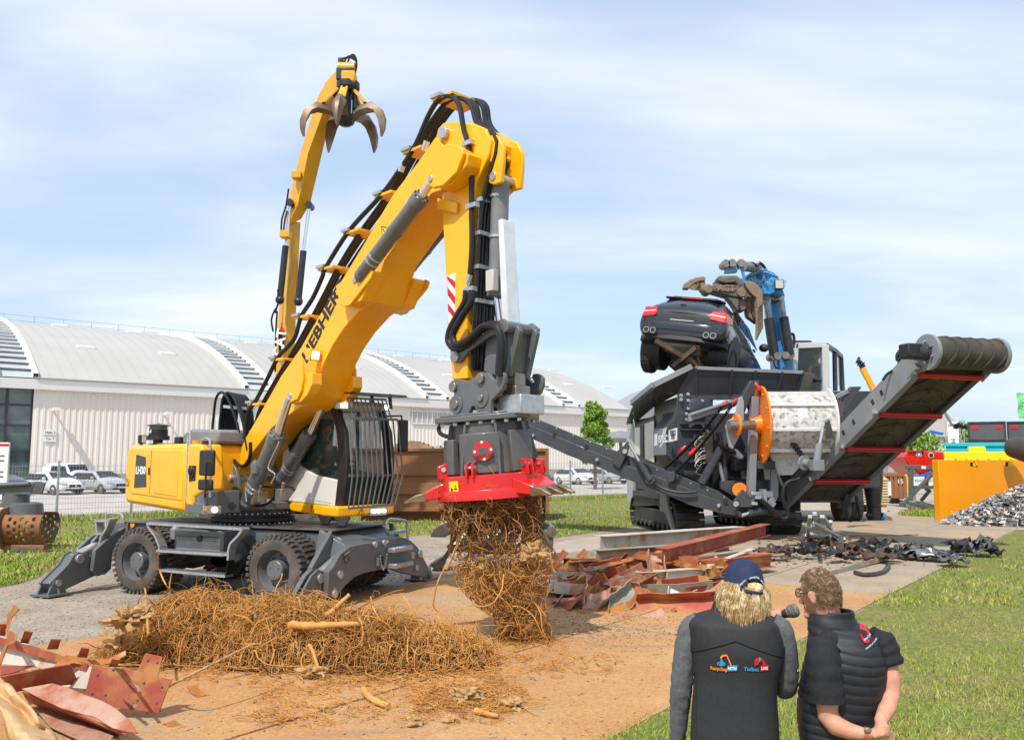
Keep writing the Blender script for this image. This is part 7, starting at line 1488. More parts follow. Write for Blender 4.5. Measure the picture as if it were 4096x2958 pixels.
def tree(label,loc,h,cw,n,size,mt,trunk=.3,conic=.5,group=None):
 t=thing('tree',label,'tree',loc,0,group);m=MB();m.tube([(0,0,0),(.03,.02,h*trunk),(.05,0,h*.6),(0,0,h*.9)],[h*.022,h*.018,h*.010,h*.004],8)
 K=26;cl=[]
 for k in range(K):
  z=trunk*.8+(1-trunk*.8)*(k+.5)/K;r=cw/2*(math.sin(pi*min(1,(z-trunk*.6)/(1.08-trunk*.6))**.75)**.7)*(1-conic*.25*z);a=k*2.4;rr_=r*random.uniform(.45,.95)
  c=(rr_*cos(a),rr_*sin(a),z*h);cl.append((c,cw*random.uniform(.10,.19)))
  if k%2==0:m.tube([(0,0,h*z*.75),(c[0]*.5,c[1]*.5,h*z*.9),c],[h*.008,h*.005,h*.002],5)
 m.build('trunk',BARK,t);C=[]
 for c,r in cl:
  q=rng.normal(size=(n//K,3));q/=np.linalg.norm(q,axis=1,keepdims=True);q*=(rng.uniform(.2,1,n//K)**.4)[:,None]*r;q[:,2]*=.8;C.append(q+np.array(c))
 leaves('crown',np.concatenate(C),0,size,mt,t);return t
q=P(cE(620,440),63);tree('fresh green young tree standing alone before the pale hall',(q.x,63,0),P(cE(600,195),63).z,200/6.55/F*63*1.4,6000,.13,LEAF,.42,1.6)
for px,Y,h,w_ in((cD(400,1000),52,2.5,2.2),(cD(455,1010),55,2.6,1.6)):q=P(px,Y);tree('low green bush seen over the brown container rim, '+('left one' if px==cD(400,1000)else 'right one'),(q.x,Y,0),h+.35,w_,900,.10,LEAF2,.1,.3,'bushes behind the brown container')
for px,Y,w_,lb in((cY(715,560),75,4,'beside the vertical banner'),(cY(190,630),70,4.5,'behind the red hopper')):q=P(px,Y);tree('green tree far off '+lb,(q.x,Y,0),P((px[0],px[1]-14),Y).z,w_,1500,.22,LEAF,.2,.5,'far trees at the right')
# ================= things standing at the right
def ybox(px0,px1,Y,z0,dep,name,label,cat,mt,bev=.02):
 a=P(px0,Y);fr=Fr(a.x,Y,math.degrees(-math.atan2(a.x,Y))if Y<100 else 0);w_=fr.y(px1,0).x;t=thing(name,label,cat,(a.x,Y,0),fr.a);m=MB();m.box(0,w_,0,dep,z0,a.z);m.build('body',mt,t,bevel=bev);return t,w_,a.z
ORW=mat('bright_orange_paint',(.88,.33,.005),.35,0,(.86,.31,.006),.7,coat=.1)
g0,g1=G(cY(452,1460)),G((1060,518.0));dv=(g1-g0);L_=dv.length+4
ob=thing('orange_bunker','large plain orange steel bunker wall behind the pale scrap heap','container',tuple(g0),math.atan2(dv.y,dv.x));FO=Fr(g0.x,g0.y,math.degrees(math.atan2(dv.y,dv.x)))
zt=FO.y(cY(430,785),0).z
MB().box(0,L_,0,.3,0,zt).build('body',ORW,ob,bevel=.02)
for px in(800,1185):
 q0,q1=FO.y(cY(px-35,812),0),FO.y(cY(px+40,852),0);o=MB().box(q0.x+.12,q1.x,-.012,-.002,q1.z,q0.z).build('yellow_sticker',PRINTY,ob);MB().box(q0.x,q0.x+.115,-.012,-.002,q1.z,q0.z).build('black_sticker',PRINTB,ob)
 if px==800:m=MB();c=FO.y(cY(px+20,832),0);m.tube([(c.x-.1,-.016,c.z+.06),(c.x-.05,-.016,c.z+.08),(c.x,-.016,c.z),(c.x+.05,-.016,c.z-.08),(c.x+.1,-.016,c.z-.06)],.012,5);m.build('symbol',PRINTB,o)
t,w_,z_=ybox(cY(482,697),cY(1330,697),35,0,2.2,'yellow_machine','bright yellow machine housing behind the orange bunker','machine',mat('lemon_paint',(.85,.68,.01),.4,0,(.82,.64,.01),1))
MB().box(w_*.33,w_*.55,.3,1.2,z_,z_+.22).build('hatch',mat('lemon_paint',(.85,.68,.01)),t,bevel=.03)
for k in range(7):MB().cyl((.4+k*w_/7,-.03,z_-.35),(.4+k*w_/7,0,z_-.35),.06,n=8).build('bolt',CHG,t)
m=MB();m.box(w_*.37,w_*.44,-.01,-.001,z_-.58,z_-.54);m.box(w_*.45,w_*.475,-.01,-.001,z_-.72,z_-.45);m.build('print',PRINTB,t);MB().box(w_*.08,w_*.2,-.008,-.001,z_-.75,z_-.45).build('vent',mat('lemon_vent',(.75,.58,.01),.5),t)
TUR=mat('turquoise_paint',(.02,.42,.50),.45,0,(.03,.46,.54),1)
t,w_,z_=ybox(cY(497,600),cY(1230,590),40,0,2.4,'turquoise_skip','turquoise skip container behind the yellow machine','container',TUR)
MB().box(-.1,w_+.1,-.08,.05,z_-.16,z_).build('rim',TUR,t,bevel=.01)
for k in range(5):MB().prism([(.5+k*2.4,.0),(.9+k*2.4,z_-.16),(1.15+k*2.4,z_-.16),(.75+k*2.4,.0)],-.07,-.001,'y').build('rib',TUR,t)
for i,(p0,p1,lb)in enumerate((((738,370),(1150,366),'left dark grey office container behind the turquoise skip'),((1165,366),(1560,360),'right dark grey office container cut by the picture edge'))):
 t,w_,z_=ybox(cY(*p0),cY(*p1),50,0,2.5,'office_container',lb,'container',mat('anthracite_panel',(.075,.082,.092),.5,0,(.085,.092,.10),.5));tag(t,group='stacked dark containers')
 zb=P(cY(800,578),50).z
 for z in(zb,z_-.1):MB().box(-.02,w_+.02,-.06,.02,z,z+.10).build('frame_rail',CHG,t,bevel=.01)
 for x in(-.02,w_-.08):MB().box(x,x+.10,-.065,.02,zb,z_).build('corner_post',CHG,t,bevel=.01)
 for x in((.16,w_-.54)if i==0 else(.16,)):MB().box(x,x+.38,-.03,-.001,z_-.42,z_-.24).build('red_panel',PRINTR,t)
c0_,c1_=P(cY(1215,640),31.0),P(cY(1440,690),30.0);cvh=thing('conveyor_head','dark rubber conveyor head with red drum entering at the right edge','conveyor',(c0_.x,31,0))
o0=Vector((c0_.x,31,0));m=MB();m.lathe([(0,.0),(0,.28),(.12,.38),(3.0,.62),(3.0,0)],c0_-o0,c1_-o0,24);m.build('belt',BELT,cvh);MB().lathe([(-.10,.0),(-.10,.14),(.0,.24),(.02,.3)],c0_-o0,c1_-o0,20).build('red_drum_end',RED,cvh)
MB().bar(c1_-o0,Vector((c1_.x-o0.x+1,-.5,0)),.3,.3).build('support',CHG,cvh)
YH=38.0;FH=Fr(P(cY(260,900),YH).x,YH,0);rh=tframe('red_hopper','red feed hopper on a grey steel frame left of the orange bunker','hopper',FH)
def hq(pts,y0,y1,name,mt,**k):q=[FH.y(cY(*p),y0)for p in pts];return MB().prism([(a.x,a.z)for a in q],y0,y1,'y').build(name,mt,rh,**k)
hq([(45,760),(85,682),(250,680),(480,700),(480,790),(430,850),(360,900),(220,945),(150,880),(90,840)],-.2,2.0,'hopper',RED,bevel=.05)
hq([(85,682),(260,680),(260,690),(90,695)],-.3,-.2,'rim',RED);hq([(255,690),(270,690),(275,840),(265,840)],-.26,-.2,'rib',RED)
for px,cm in(((204,720),mat('sign_blue',(.03,.12,.45),.5)),((338,733),mat('sign_dark',(.12,.06,.05),.5))):
 q=FH.y(cY(*px),-.22);o=MB().cyl(q,q-Vector((0,.01,0)),.125).build('sign_disc',PRINTW,rh);MB().cyl(q-Vector((0,.01,0)),q-Vector((0,.02,0)),.10).build('sign_field',cm,o);MB().box(q.x-.045,q.x+.045,q.y-.03,q.y-.021,q.z-.06,q.z+.03).build('symbol',PRINTW if px[0]<300 else PRINTB,o)
FRM=mat('frame_grey',(.10,.105,.11),.5)
for a,b,w_ in(((60,860),(420,875),.5),((120,850),(120,1230),.45),((410,860),(415,1320),.5),((120,1080),(430,1085),.35),((30,1270),(390,900),.4),((0,1265),(60,1275),.5),((80,1250),(400,1320),.4),((180,1240),(390,1290),.3)):
 MB().bar(FH.y(cY(*a),-.5),FH.y(cY(*b),-.5),w_*.38,w_*.38,(0,1,0)).build('frame_beam',FRM,rh,bevel=.02)
for a,b in(((290,960),(290,1120)),((230,1230),(330,1110))):MB().bar(FH.y(cY(*a),1.5),FH.y(cY(*b),1.5),.14,.14,(0,1,0)).build('frame_beam',FRM,rh,bevel=.02)
q=FH.y(cY(258,866),-.78);MB().box(q.x-.1,q.x+.1,q.y-.01,q.y,q.z-.06,q.z+.06).build('label',WHITE,rh)
YBn=44;a,b=P(cY(140,915),YBn),P(cY(430,1065),YBn);bn=thing('banner','white and blue printed banner behind the red hopper frame','banner',(a.x,YBn,0));w_=b.x-a.x
MB().box(0,w_,0,.05,b.z,a.z).build('sheet',PRINTW,bn);MB().box(0,w_,-.01,-.001,a.z-(a.z-b.z)*.32,a.z).build('blue_band',mat('sign_blue',(.03,.12,.45),.5),bn);text('SCHÜTTGUT /','lettering',.17,GRT,bn,basis((w_*.47,-.01,b.z+(a.z-b.z)*.36),(1,0,0),(0,0,1)),.004);text('LUI','lettering',.16,PRINTW,bn,basis((w_*.13,-.02,a.z-(a.z-b.z)*.16),(1,0,0),(0,0,1)),.004)
for x in(.1,w_-.1):MB().box(x-.04,x+.04,.06,.12,0,a.z).build('post',GALV,bn)
t,w_,z_=ybox(cK(492,800),cK(638,800),43,.25,4,'brown_skip','small brown skip seen beyond the conveyor','container',BRN)
for k in range(4):MB().box(.2+k*w_/4,.35+k*w_/4,-.1,-.001,.3,z_-.15).build('rib',BRN,t)
MB().box(-.08,w_+.08,-.12,.05,z_-.15,z_).build('rim',BRN,t);MB().box(w_*.1,w_*.3,-.11,-.10,z_-1.1,z_-.4).build('label',WHITE,t);text('15','lettering',.3,PRINTW,t,basis((w_*.82,-.11,z_-.4),(1,0,0),(0,0,1)),.004);MB().box(.2,w_-.2,.3,3.6,0,.25).build('skid',CHG,t)
PAL=mat('pale_crate',(.62,.55,.36),.7,0,(.56,.48,.30),1.5);a,b=P(cK(250,840),36),P(cK(515,840),36)
t=thing('crate_stack','cream ribbed crate on a pallet behind the grey cone','crate',(a.x,36,0));w_=b.x-a.x;zb=.3
MB().box(0,w_,.1,3,zb,a.z).build('crate',PAL,t)
n_=10
for k in range(n_):z=zb+(a.z-zb)*(k+.15)/n_;MB().box(-.03,w_+.03,.02,.099,z,z+(a.z-zb)/n_*.6).build('slat',PAL,t,bevel=.01)
for x in(.05,w_*.5,w_-.3):MB().box(x,x+.25,.1,2.8,0,zb).build('pallet_block',PAL,t)
q=G(cK(405,1185));t=thing('support_cone','dark grey tapering steel cone standing on the ground behind the conveyor','support',(q.x,q.y,0));FQ=Fr(q.x,q.y,0)
zz=lambda v:FQ.y(cK(405,v),0).z
rad=lambda a,b,v:(FQ.y(cK(b,v),0).x-FQ.y(cK(a,v),0).x)/2
MB().lathe([(zz(1180),rad(355,465,1180)),(zz(1075),rad(352,465,1075)),(zz(1070),rad(345,472,1070)),(zz(1060),rad(345,472,1060)),(zz(1055),rad(352,465,1060)),(zz(860),rad(318,478,860)),(zz(760),rad(315,480,760))],(0,0,0),(0,0,1),32).build('cone',CHG,t)
m=MB();a=FQ.y(cK(490,1180),0);m.prism([(FQ.y(cK(440,1215),0).x,.0),(FQ.y(cK(535,1215),0).x,.0),(FQ.y(cK(500,1160),0).x,zz(1150)),(FQ.y(cK(465,1130),0).x,zz(1120))],-.2,.2,'y');m.build('blue_foot',BLU,t,bevel=.01);MB().cyl((a.x,-.3,a.z),(a.x,.3,a.z),.15).build('pin',STEEL,t)
m=MB();m.cyl((FQ.y(cK(335,1200),0).x,-.1,.18),(FQ.y(cK(410,1190),0).x,-.1,.25),.09);m.build('jack',CHG,t)
t,w_,z_=ybox(cY(515,368),cY(635,368),62,0,.3,'banner_tower','tall white banner tower beyond the turquoise skip','banner',PRINTW)
MB().box(w_*.05,w_*.35,-.01,-.001,z_-.35,z_-.2).build('orange_bar',mat('print_orange',(.8,.25,.05),.5),t)
text('MID','lettering',.42,mat('print_navy',(.03,.08,.22),.5),t,basis((w_*.42,-.02,z_-1.6),(0,0,-1),(1,0,0)),.005);text('hupfel','lettering',.42,mat('print_coral',(.75,.22,.12),.5),t,basis((w_*.52,-.02,z_-2.6),(0,0,-1),(1,0,0)),.005)
for x in(-.15,w_+.1,w_+.35):MB().bar((x,.4,0),(x,.4,z_+.15),.05,.05,(0,1,0)).build('truss_leg',GALV,t)
for k in range(6):MB().bar((w_+.1,.4,k*.9),(w_+.35,.4,k*.9+.9),.04,.04,(0,1,0)).build('truss_brace',GALV,t)
FAR=mat('far_wall',(.50,.48,.44),.7,0,(.55,.53,.50),.1)
t,w_,z_=ybox(cK(560,470),cK(1010,470),110,0,30,'far_hall','pale hall far off behind the red hopper','building',FAR)
MB().prism([(-2,z_),(w_*.3,z_+2.4),(w_*.65,z_+4.2),(w_*.85,z_+3.2),(w_+2,z_+.3),(w_+2,z_-.5),(-2,z_-.5)],-.6,30,'y').build('roof',HR,t)
q0,q1=P(cK(895,475),110),P(cK(922,605),110);xo=P(cK(560,470),110).x;o=MB().box(q0.x-xo,q1.x-xo,-.15,-.01,q1.z,q0.z).build('window',HG,t);MB().box(q0.x-xo+1.2,q0.x-xo+1.4,-.2,-.151,q1.z,q0.z).build('mullion',HT,o)
for px in(785,830,865):q=P(cK(px,600),80);o=thing('flag_pole','slim white flag pole before the far hall, '+{785:'left',830:'middle',865:'right'}[px]+' of three','pole',(q.x,80,0),0,'flag poles before the far hall');MB().cyl((0,0,0),(0,0,P(cK(px,470),80).z),.06,n=8).build('mast',PRINTW,o);(MB().plate([(0,0,P(cK(px,445),80).z),(1.4,.1,P(cK(px,470),80).z),(1.2,.1,P(cK(px,490),80).z),(0,0,P(cK(px,470),80).z)],.03).build('flag',mat('sign_blue',(.03,.12,.45),.5),o)if px==865 else None)
YFl=45;a=P(cY(1275,55),YFl);b=P(cY(1265,340),YFl);fl=thing('green_flag','green advertising flag with white vertical lettering at the right edge','flag',(a.x+.85,YFl,0));V=[]
for i in range(9):
 for j in range(13):t=i/8;V.append((-.85+1.05*t,.05*sin(j*.9+i*.6),a.z+(b.z-a.z)*(j/12)+.03*sin(i*.8)-(.03*t)))
MB().add(V,[(i*13+j,(i+1)*13+j,(i+1)*13+j+1,i*13+j+1)for i in range(8)for j in range(12)]).build('cloth',mat('flag_green',(.16,.52,.20),.6,0,(.13,.46,.17),2),fl)
text('enaco','lettering',.36,PRINTW,fl,basis((-.55,-.12,(a.z+b.z)/2+.08),(0,0,1),(-1,0,0)),.004,sx=1.15,bold=.006);MB().cyl((.22,.1,0),(.22,.1,a.z+.3),.03).build('pole',GALV,fl)
ya=60;t=thing('far_crane','thin yellow crane arm with dark grab rising behind the right conveyor','crane',(P(cG(800,460),ya).x,ya,0));o0=t.location.copy()
MB().bar(P(cG(880,640),ya)-o0,P(cG(735,360),ya)-o0,.34,.34).build('boom',YEL2,t);MB().bar(Vector((2,0,0)),P(cG(870,620),ya)-o0,.6,.6).build('mast',YEL2,t)
for k,(p,s)in enumerate((((720,330),.22),((712,300),.12),((735,345),.2),((705,320),.12))):q=P(cG(*p),ya)-o0;clump(q,(s,s*.7,s*1.1),CB,'grab',t,k)
m=MB();m.plate([P(cG(*p),ya)-o0 for p in((760,425),(772,422),(765,455),(750,458))],.03);m.build('yellow_rag',PRINTY,t)
ya=52;t=thing('far_grab','dark folded grab hanging from a thin stick before the dark container','grab',(P(cK(1040,410),ya).x,ya,0));o0=t.location.copy()
MB().bar(P(cK(950,240),ya)-o0,P(cK(1042,412),ya)-o0,.12,.12).build('stick',CHG2,t)
for k,(p,s)in enumerate((((1065,412),.2),((1095,405),.22),((1125,418),.2),((1150,425),.18),((1080,428),.16))):clump(P(cK(*p),ya)-o0,(s*1.1,s*.6,s*.5),CB,'grab_shell',t,k+3)
MB().bar(P(cK(950,240),ya)-o0,Vector((-9,0,0)),.4,.4).build('mast',CHG2,t)
t,w_,z_=ybox((612,413),(660,413),150,0,20,'low_grey_building','low grey building peeking out beyond the hall end','building',mat('grey_far',(.30,.32,.34),.6,0,(.34,.36,.38),.1));MB().prism([(-3,z_),(w_*.4,z_+3.5),(w_+6,z_+7),(w_+6,z_-.3),(-3,z_-.3)],-.5,20,'y').build('roof',mat('grey_far2',(.40,.42,.44),.5),t)
q=P(cE(790,390),95);t=thing('umbrella_canopy','flat grey canopy by the hall wall left of the shredder','canopy',(q.x,95,0));MB().lathe([(q.z-.8,3.0),(q.z-.4,3.2),(q.z+.3,1.2),(q.z+.5,.1)],(0,0,0),(0,0,1),20).build('roof',CHG2,t);MB().cyl((0,0,0),(0,0,q.z),.2).build('post',CHG2,t)
# ================= people
SKIN=mat('skin',(.52,.25,.16),.5,0,(.60,.30,.21),22,spec=.4,bump=.12,bscale=120)
b_=SKIN.node_tree.nodes['Principled BSDF'];b_.inputs['Subsurface Weight'].default_value=.12;b_.inputs['Subsurface Radius'].default_value=(.012,.005,.003);b_.inputs['Subsurface Scale'].default_value=1
def fuse(m,name,mt,par,vox=.010,sm=6,M=None):
 me=m.mesh(name,M,True,180);me.materials.append(mt);o=bpy.data.objects.new(name,me);sc.collection.objects.link(o);o.parent=par
 r=o.modifiers.new('remesh','REMESH');r.mode='VOXEL';r.voxel_size=vox;r.use_smooth_shade=True
 s=o.modifiers.new('smooth','SMOOTH');s.iterations=sm;s.factor=.5
 return o
def rings(rows,n=40,e=2.5,fn=None):
 """rows: (z, cx, cy, half width, half depth) -> superellipse rings"""
 out=[]
 for z,cx,cy,a,b in rows:
  r=[]
  for k in range(n):
   q=2*pi*k/n;c,s=cos(q),sin(q);x=a*math.copysign(abs(c)**(2/e),c);y=b*math.copysign(abs(s)**(2/e),s)
   if fn:f=fn(q,z,x);x*=f;y*=f
   r.append((cx+x,cy+y,z))
  out.append(r)
 return out
def dense(rows,k):
 out=[]
 for i in range(len(rows)-1):
  a,b,c,d=rows[max(i-1,0)],rows[i],rows[i+1],rows[min(i+2,len(rows)-1)]
  for j in range(k):
   t=j/k;out.append(tuple(.5*((2*b[m])+(c[m]-a[m])*t+(2*a[m]-5*b[m]+4*c[m]-d[m])*t*t+(3*b[m]-a[m]-3*c[m]+d[m])*t**3)if m else b[0]+(c[0]-b[0])*t for m in range(5)))
 return out+[rows[-1]]
def surf_y(rows,x,z,e=2.5):
 """back (near) surface of the ring body at x,z"""
 rs=sorted(rows);i=0
 while i<len(rs)-2 and rs[i+1][0]<z:i+=1
 a,b=rs[i],rs[i+1];t=(z-a[0])/(b[0]-a[0]+1e-9);t=max(0,min(1,t));cx,cy,A,B=[a[m]+(b[m]-a[m])*t for m in(1,2,3,4)]
 u=min(.99,abs((x-cx)/A));return cy-B*(1-u**e)**(1/e)
def wrap(o,rows,off):
 for v in o.data.vertices:d=v.co.y;v.co.y=surf_y(rows,v.co.x,v.co.z)-off+d
def flat(par,pts,mt,name,rows,off=.004,sub=3):
 """small print shape given as x,z outline, laid on the back"""
 m=MB();m.prism(pts,0,-.002,'y');o=m.build(name,mt,par,smooth=False);wrap(o,rows,off);return o
def hand(m,wrist,palm,fdir,nrm,r=.010,L=.075,curl=.5,thumb=None):
 """palm box plus five finger chains"""
 wrist,palm,fdir,nrm=Vector(wrist),Vector(palm),Vector(fdir).normalized(),Vector(nrm).normalized();side=fdir.cross(nrm).normalized()
 m.tube([wrist,wrist.lerp(palm,.5),palm,palm+fdir*.035],[.024,.028,.034,.026],10)
 for k,(s,l)in enumerate(((-.030,.82),(-.010,1.0),(.010,.95),(.029,.76))):
  b=palm+side*s+fdir*.02;p=[b]
  d=fdir.copy()
  for j,seg in enumerate((.42,.33,.25)):
   ang=curl*(j+.6);d=(fdir*cos(ang)+nrm*sin(ang)).normalized();p.append(p[-1]+d*L*l*seg)
  m.tube(p,[r,r*.97,r*.88,r*.7],8)
 t=thumb or(-side*.8+fdir*.6+nrm*.3);t=Vector(t).normalized();b=palm-side*.028-fdir*.01
 m.tube([b,b+t*.03,b+t*.055+nrm*.008],[r*1.25,r*1.1,r*.85],8)
FW=Fr(1.125,4.25,-14.8);pw=tframe('person','person in grey long-sleeved top, black vest and dark blue cap, back turned, holding a microphone','person',FW)
def wq(x,y,d=0.):return FW.y(cH(x,y),d)
def row(F_,y,xl,xr,dep,cy=0.):a,b=F_.y(cH(xl,y),cy),F_.y(cH(xr,y),cy);return(a.z,(a.x+b.x)/2,cy,(b.x-a.x)/2,dep)
wr=[row(FW,*q)for q in((500,700,985,.065,.03),(540,645,1040,.082,.02),(568,545,1120,.090,.01),(592,490,1170,.10,.005),(630,470,1192,.112,.0),(720,478,1204,.128,.0),(820,492,1212,.138,.0),(920,510,1195,.135,.0),(1020,520,1165,.132,.0),(1150,514,1150,.135,.0),(1300,503,1158,.140,.0),(1450,496,1168,.148,.0),(1600,492,1178,.150,.0),(1720,500,1170,.145,.0))]
VEST=mat('softshell_black',(.017,.018,.021),.78,0,(.022,.023,.026),60,bump=.12,bscale=260);VEST2=mat('softshell_yoke',(.012,.012,.013),.7,0,(.017,.017,.018),40,bump=.1,bscale=260)
def wrk(q,z,x):
 return 1+.010*noise.noise(Vector((cos(q)*3,z*9,sin(q)*3)))+.006*noise.noise(Vector((cos(q)*5,z*22+x*9,sin(q)*4)))
wd=dense(wr,6)
MB().loft(rings(wd,64,2.5,wrk)).build('vest',VEST,pw,angle=60)
zy=lambda x:wq(865+abs(x)*0,735).z-abs(x)*.34
pts=[(x/100,zy(x/100))for x in range(-22,23)]
yk=MB();V=[];fc=[]
cxw=wr[5][1]
for i in range(45):
 x=-.22+.01*i
 for j in range(12):
  z0=zy(x);z1=wq(850,600).z-.0-abs(x)*.12;z=z0+(z1-z0)*j/11;V.append((cxw+x,surf_y(wd,cxw+x,z)-.004,z))
yk.add(V,[(i*12+j,(i+1)*12+j,(i+1)*12+j+1,i*12+j+1)for i in range(44)for j in range(11)]);yk.build('vest_yoke',VEST2,pw,angle=60)
MB().tube([(cxw+x,surf_y(wd,cxw+x,z)-.004,z)for x,z in pts],.003,6).build('seam',VEST2,pw)
for s in(-1,1):
 ex=[(482,640),(480,720),(490,820),(512,930),(520,1020)]if s<0 else[(1186,640),(1202,720),(1214,820),(1198,920),(1168,1010)]
 MB().tube(smooth_path([wq(x-s*6,y,-.045)for x,y in ex],4),.006,6).build('armhole_piping',VEST2,pw)
 sx_=[(545 if s<0 else 1140,y)for y in(1050,1200,1350,1527)];MB().tube([(wq(x,y).x,surf_y(wd,wq(x,y).x,wq(x,y).z)-.002,wq(x,y).z)for x,y in sx_],.002,5).build('seam',VEST2,pw)
col=dense([row(FW,*q)for q in((470,672,1000,.068,.03),(520,655,1020,.078,.03),(560,640,1045,.085,.02))],4)
MB().loft(rings(col,40,2.2),cap=False).build('collar',VEST2,pw).modifiers.new('s','SOLIDIFY').thickness=.008
hd0=wq(885,330,.02);R=MB()
R.ball(tuple(hd0+Vector((0,.0,-.035))),(.070,.088,.105),20,14)
R.tube([wq(870,620,.02),wq(875,470,.03),wq(885,380,.02)],[.062,.054,.052],14)
R.loft(rings([(z,cx,cy,a*.9,b*.85)for z,cx,cy,a,b in wr[2:]]+[(.55,wr[-1][1],0,.15,.12)],24))
la=[(wq(575,640,0),.058),(wq(505,690,0),.062),(wq(462,830,.0),.057),(wq(438,1000,.0),.054),(wq(425,1150,.01),.053),(wq(412,1320,.03),.046),(wq(400,1480,.05),.040),(wq(395,1640,.08),.032)]
ra=[(wq(1105,650,0),.058),(wq(1172,700,0),.062),(wq(1205,820,.01),.057),(wq(1222,960,.03),.055),(wq(1222,1090,.06),.053),(wq(1205,1130,.10),.052),(wq(1150,1010,.22),.046),(wq(1120,800,.33),.040),(wq(1115,670,.40),.030)]
for arm in(la,ra):R.tube([p for p,r in arm],[r*.86 for p,r in arm],12)
hand(R,la[-1][0],la[-1][0]+Vector((0,.02,-.07)),(0,.15,-1),(.2,.9,.1))
mc0,mc1=wq(1105,612,.45),wq(1312,533,.42);md=(mc1-mc0).normalized();R.tube([ra[-1][0],wq(1125,640,.43),wq(1135,610,.455)],[.027,.032,.034],10)
for k in range(4):
 b=mc0+md*(.0+.021*k)-md*.012;p=[b+Vector((.0,.036,-.018)),b+Vector((0,.012,.030)),b+Vector((0,-.018,.026)),b+Vector((0,-.026,-.004))];R.tube(smooth_path(p,3),.0095,8)
R.tube(smooth_path([mc0+Vector((-.02,-.01,-.03)),mc0+Vector((-.01,-.028,-.008)),mc0+md*.03+Vector((0,-.024,.012))],3),.011,8)
fuse(R,'body',SKIN,pw,.008,4)
KNIT=mat('grey_knit',(.085,.088,.095),.9,0,(.125,.128,.135),60,bump=.25,bscale=220)
def sleeve(arm,name,mt,n=26):
 p=smooth_path([a for a,r in arm],6);rr=[];R0=[r for a,r in arm];
 rad=[R0[min(int(i/6),len(R0)-2)]*(1-(i%6)/6)+R0[min(int(i/6)+1,len(R0)-1)]*((i%6)/6)for i in range(len(p))]
 rad=[r*(1+.035*sin(i*1.9)*(.4+.6*i/len(p)))for i,r in enumerate(rad)]
 m=MB();m.tube(p,rad,n);
 k=[]
 for v in m.v:q=Vector(v);k.append(tuple(q+Vector((1,1,1))*0+Vector((noise.noise(q*26),noise.noise(q*26+Vector((9,0,0))),noise.noise(q*26+Vector((0,9,0)))))*.006))
 m.v=k;return m.build(name,mt,pw,angle=70)
sleeve(la[:-1]+[(la[-1][0]+Vector((0,-.0,.03)),.034)],'sleeve',KNIT);sleeve(ra[:-1]+[(ra[-1][0].lerp(ra[-2][0],.25),.033)],'sleeve',KNIT)
NAVY=mat('navy_cotton',(.010,.020,.060),.8,0,(.014,.026,.072),30,bump=.1,bscale=200)
cc=wq(900,318,.02);V=[];fc=[];A,B,Hc_=.098,.112,.128;tl=Matrix.Rotation(radians(5),3,'Y')@Matrix.Rotation(radians(-8),3,'X')@Matrix.Rotation(radians(28),3,'Z')
nA,nB=48,14
for i in range(nA):
 for j in range(nB+1):
  a=2*pi*i/nA;t=j/nB;el=t*pi/2;r=cos(el)**.52;q=Vector((A*cos(a)*r,B*sin(a)*r,Hc_*.80*sin(el)**1.15-.055*(1-t)))
  q.z+=.0025*cos(6*a)*cos(el);V.append(cc+tl@q)
def hole(i,j):
 a=2*pi*(i+.5)/nA;d=(a-1.5*pi+pi)%(2*pi)-pi;return abs(d)<.46 and 1<=j<=3 and(abs(d)/.46)**2+((j-1)/3.2)**2<1
fc=[(i*(nB+1)+j,((i+1)%nA)*(nB+1)+j,((i+1)%nA)*(nB+1)+j+1,i*(nB+1)+j+1)for i in range(nA)for j in range(nB)if not hole(i,j)]
cap=MB().add(V,fc).build('cap',NAVY,pw,angle=50);cap.modifiers.new('s','SOLIDIFY').thickness=.003
MB().ball(tuple(cc+tl@Vector((0,0,Hc_*.80-.001))),(.008,.008,.006),10,6).build('cap_button',NAVY,cap)
V=[]
for i in range(13):
 a=pi/2-.95+1.9*i/12
 for r_,z in((1.0,-.052),(1.62,-.075)):V.append(cc+tl@Vector((A*cos(a)*r_,B*sin(a)*r_,z-.018*(r_>1)*abs(cos(a)))))
MB().add(V,[(2*i,2*i+1,2*i+3,2*i+2)for i in range(12)]).build('visor',NAVY,cap).modifiers.new('s','SOLIDIFY').thickness=.006
for i in range(3):
 a0=1.5*pi-.9+.6*i
m=MB();pr=[cc+tl@Vector((A*1.0*cos(a),B*1.0*sin(a),-.052))for a in[1.5*pi-.5+i*.1 for i in range(11)]];m.tube(pr,.008,6);m.build('cap_strap',NAVY,cap)
tx='kompakt · persönlich · praxisnah'
for i,chh in enumerate(tx):
 a=1.5*pi-.80+1.6*i/(len(tx)-1);d=abs(a-1.5*pi)/.8;z=.020-.052*d**2;el=.32;r=1.012;q=Vector((A*cos(a)*r*.975,B*sin(a)*r*.975,z));tg=Vector((-A*sin(a),B*cos(a),.09*(-1 if a>1.5*pi else 1)*d)).normalized()
 if chh!=' ':text(chh,'cap_lettering',.014,PRINTW,cap,basis(cc+tl@q,tl@tg,tl@Vector((0,0,1))),.0008)
HAIRB=mat('blond_hair',(.58,.40,.18),.45,0,(.33,.20,.075),55,.35,.65,col3=(.80,.66,.42),scale3=22,lo3=.5,hi3=.62)
n_=3800;a=rng.uniform(pi*.92,pi*2.18,n_);z0=rng.uniform(-.07,-.005,n_);P0=np.stack([A*.93*np.cos(a),B*.93*np.sin(a),z0],1);Nn=14;Q=np.zeros((n_,Nn,3));ln=rng.uniform(.10,.215,n_)**1.0;ph=rng.uniform(0,6.28,n_);cl_=np.floor(a*17)+np.floor(z0*30)*1.3
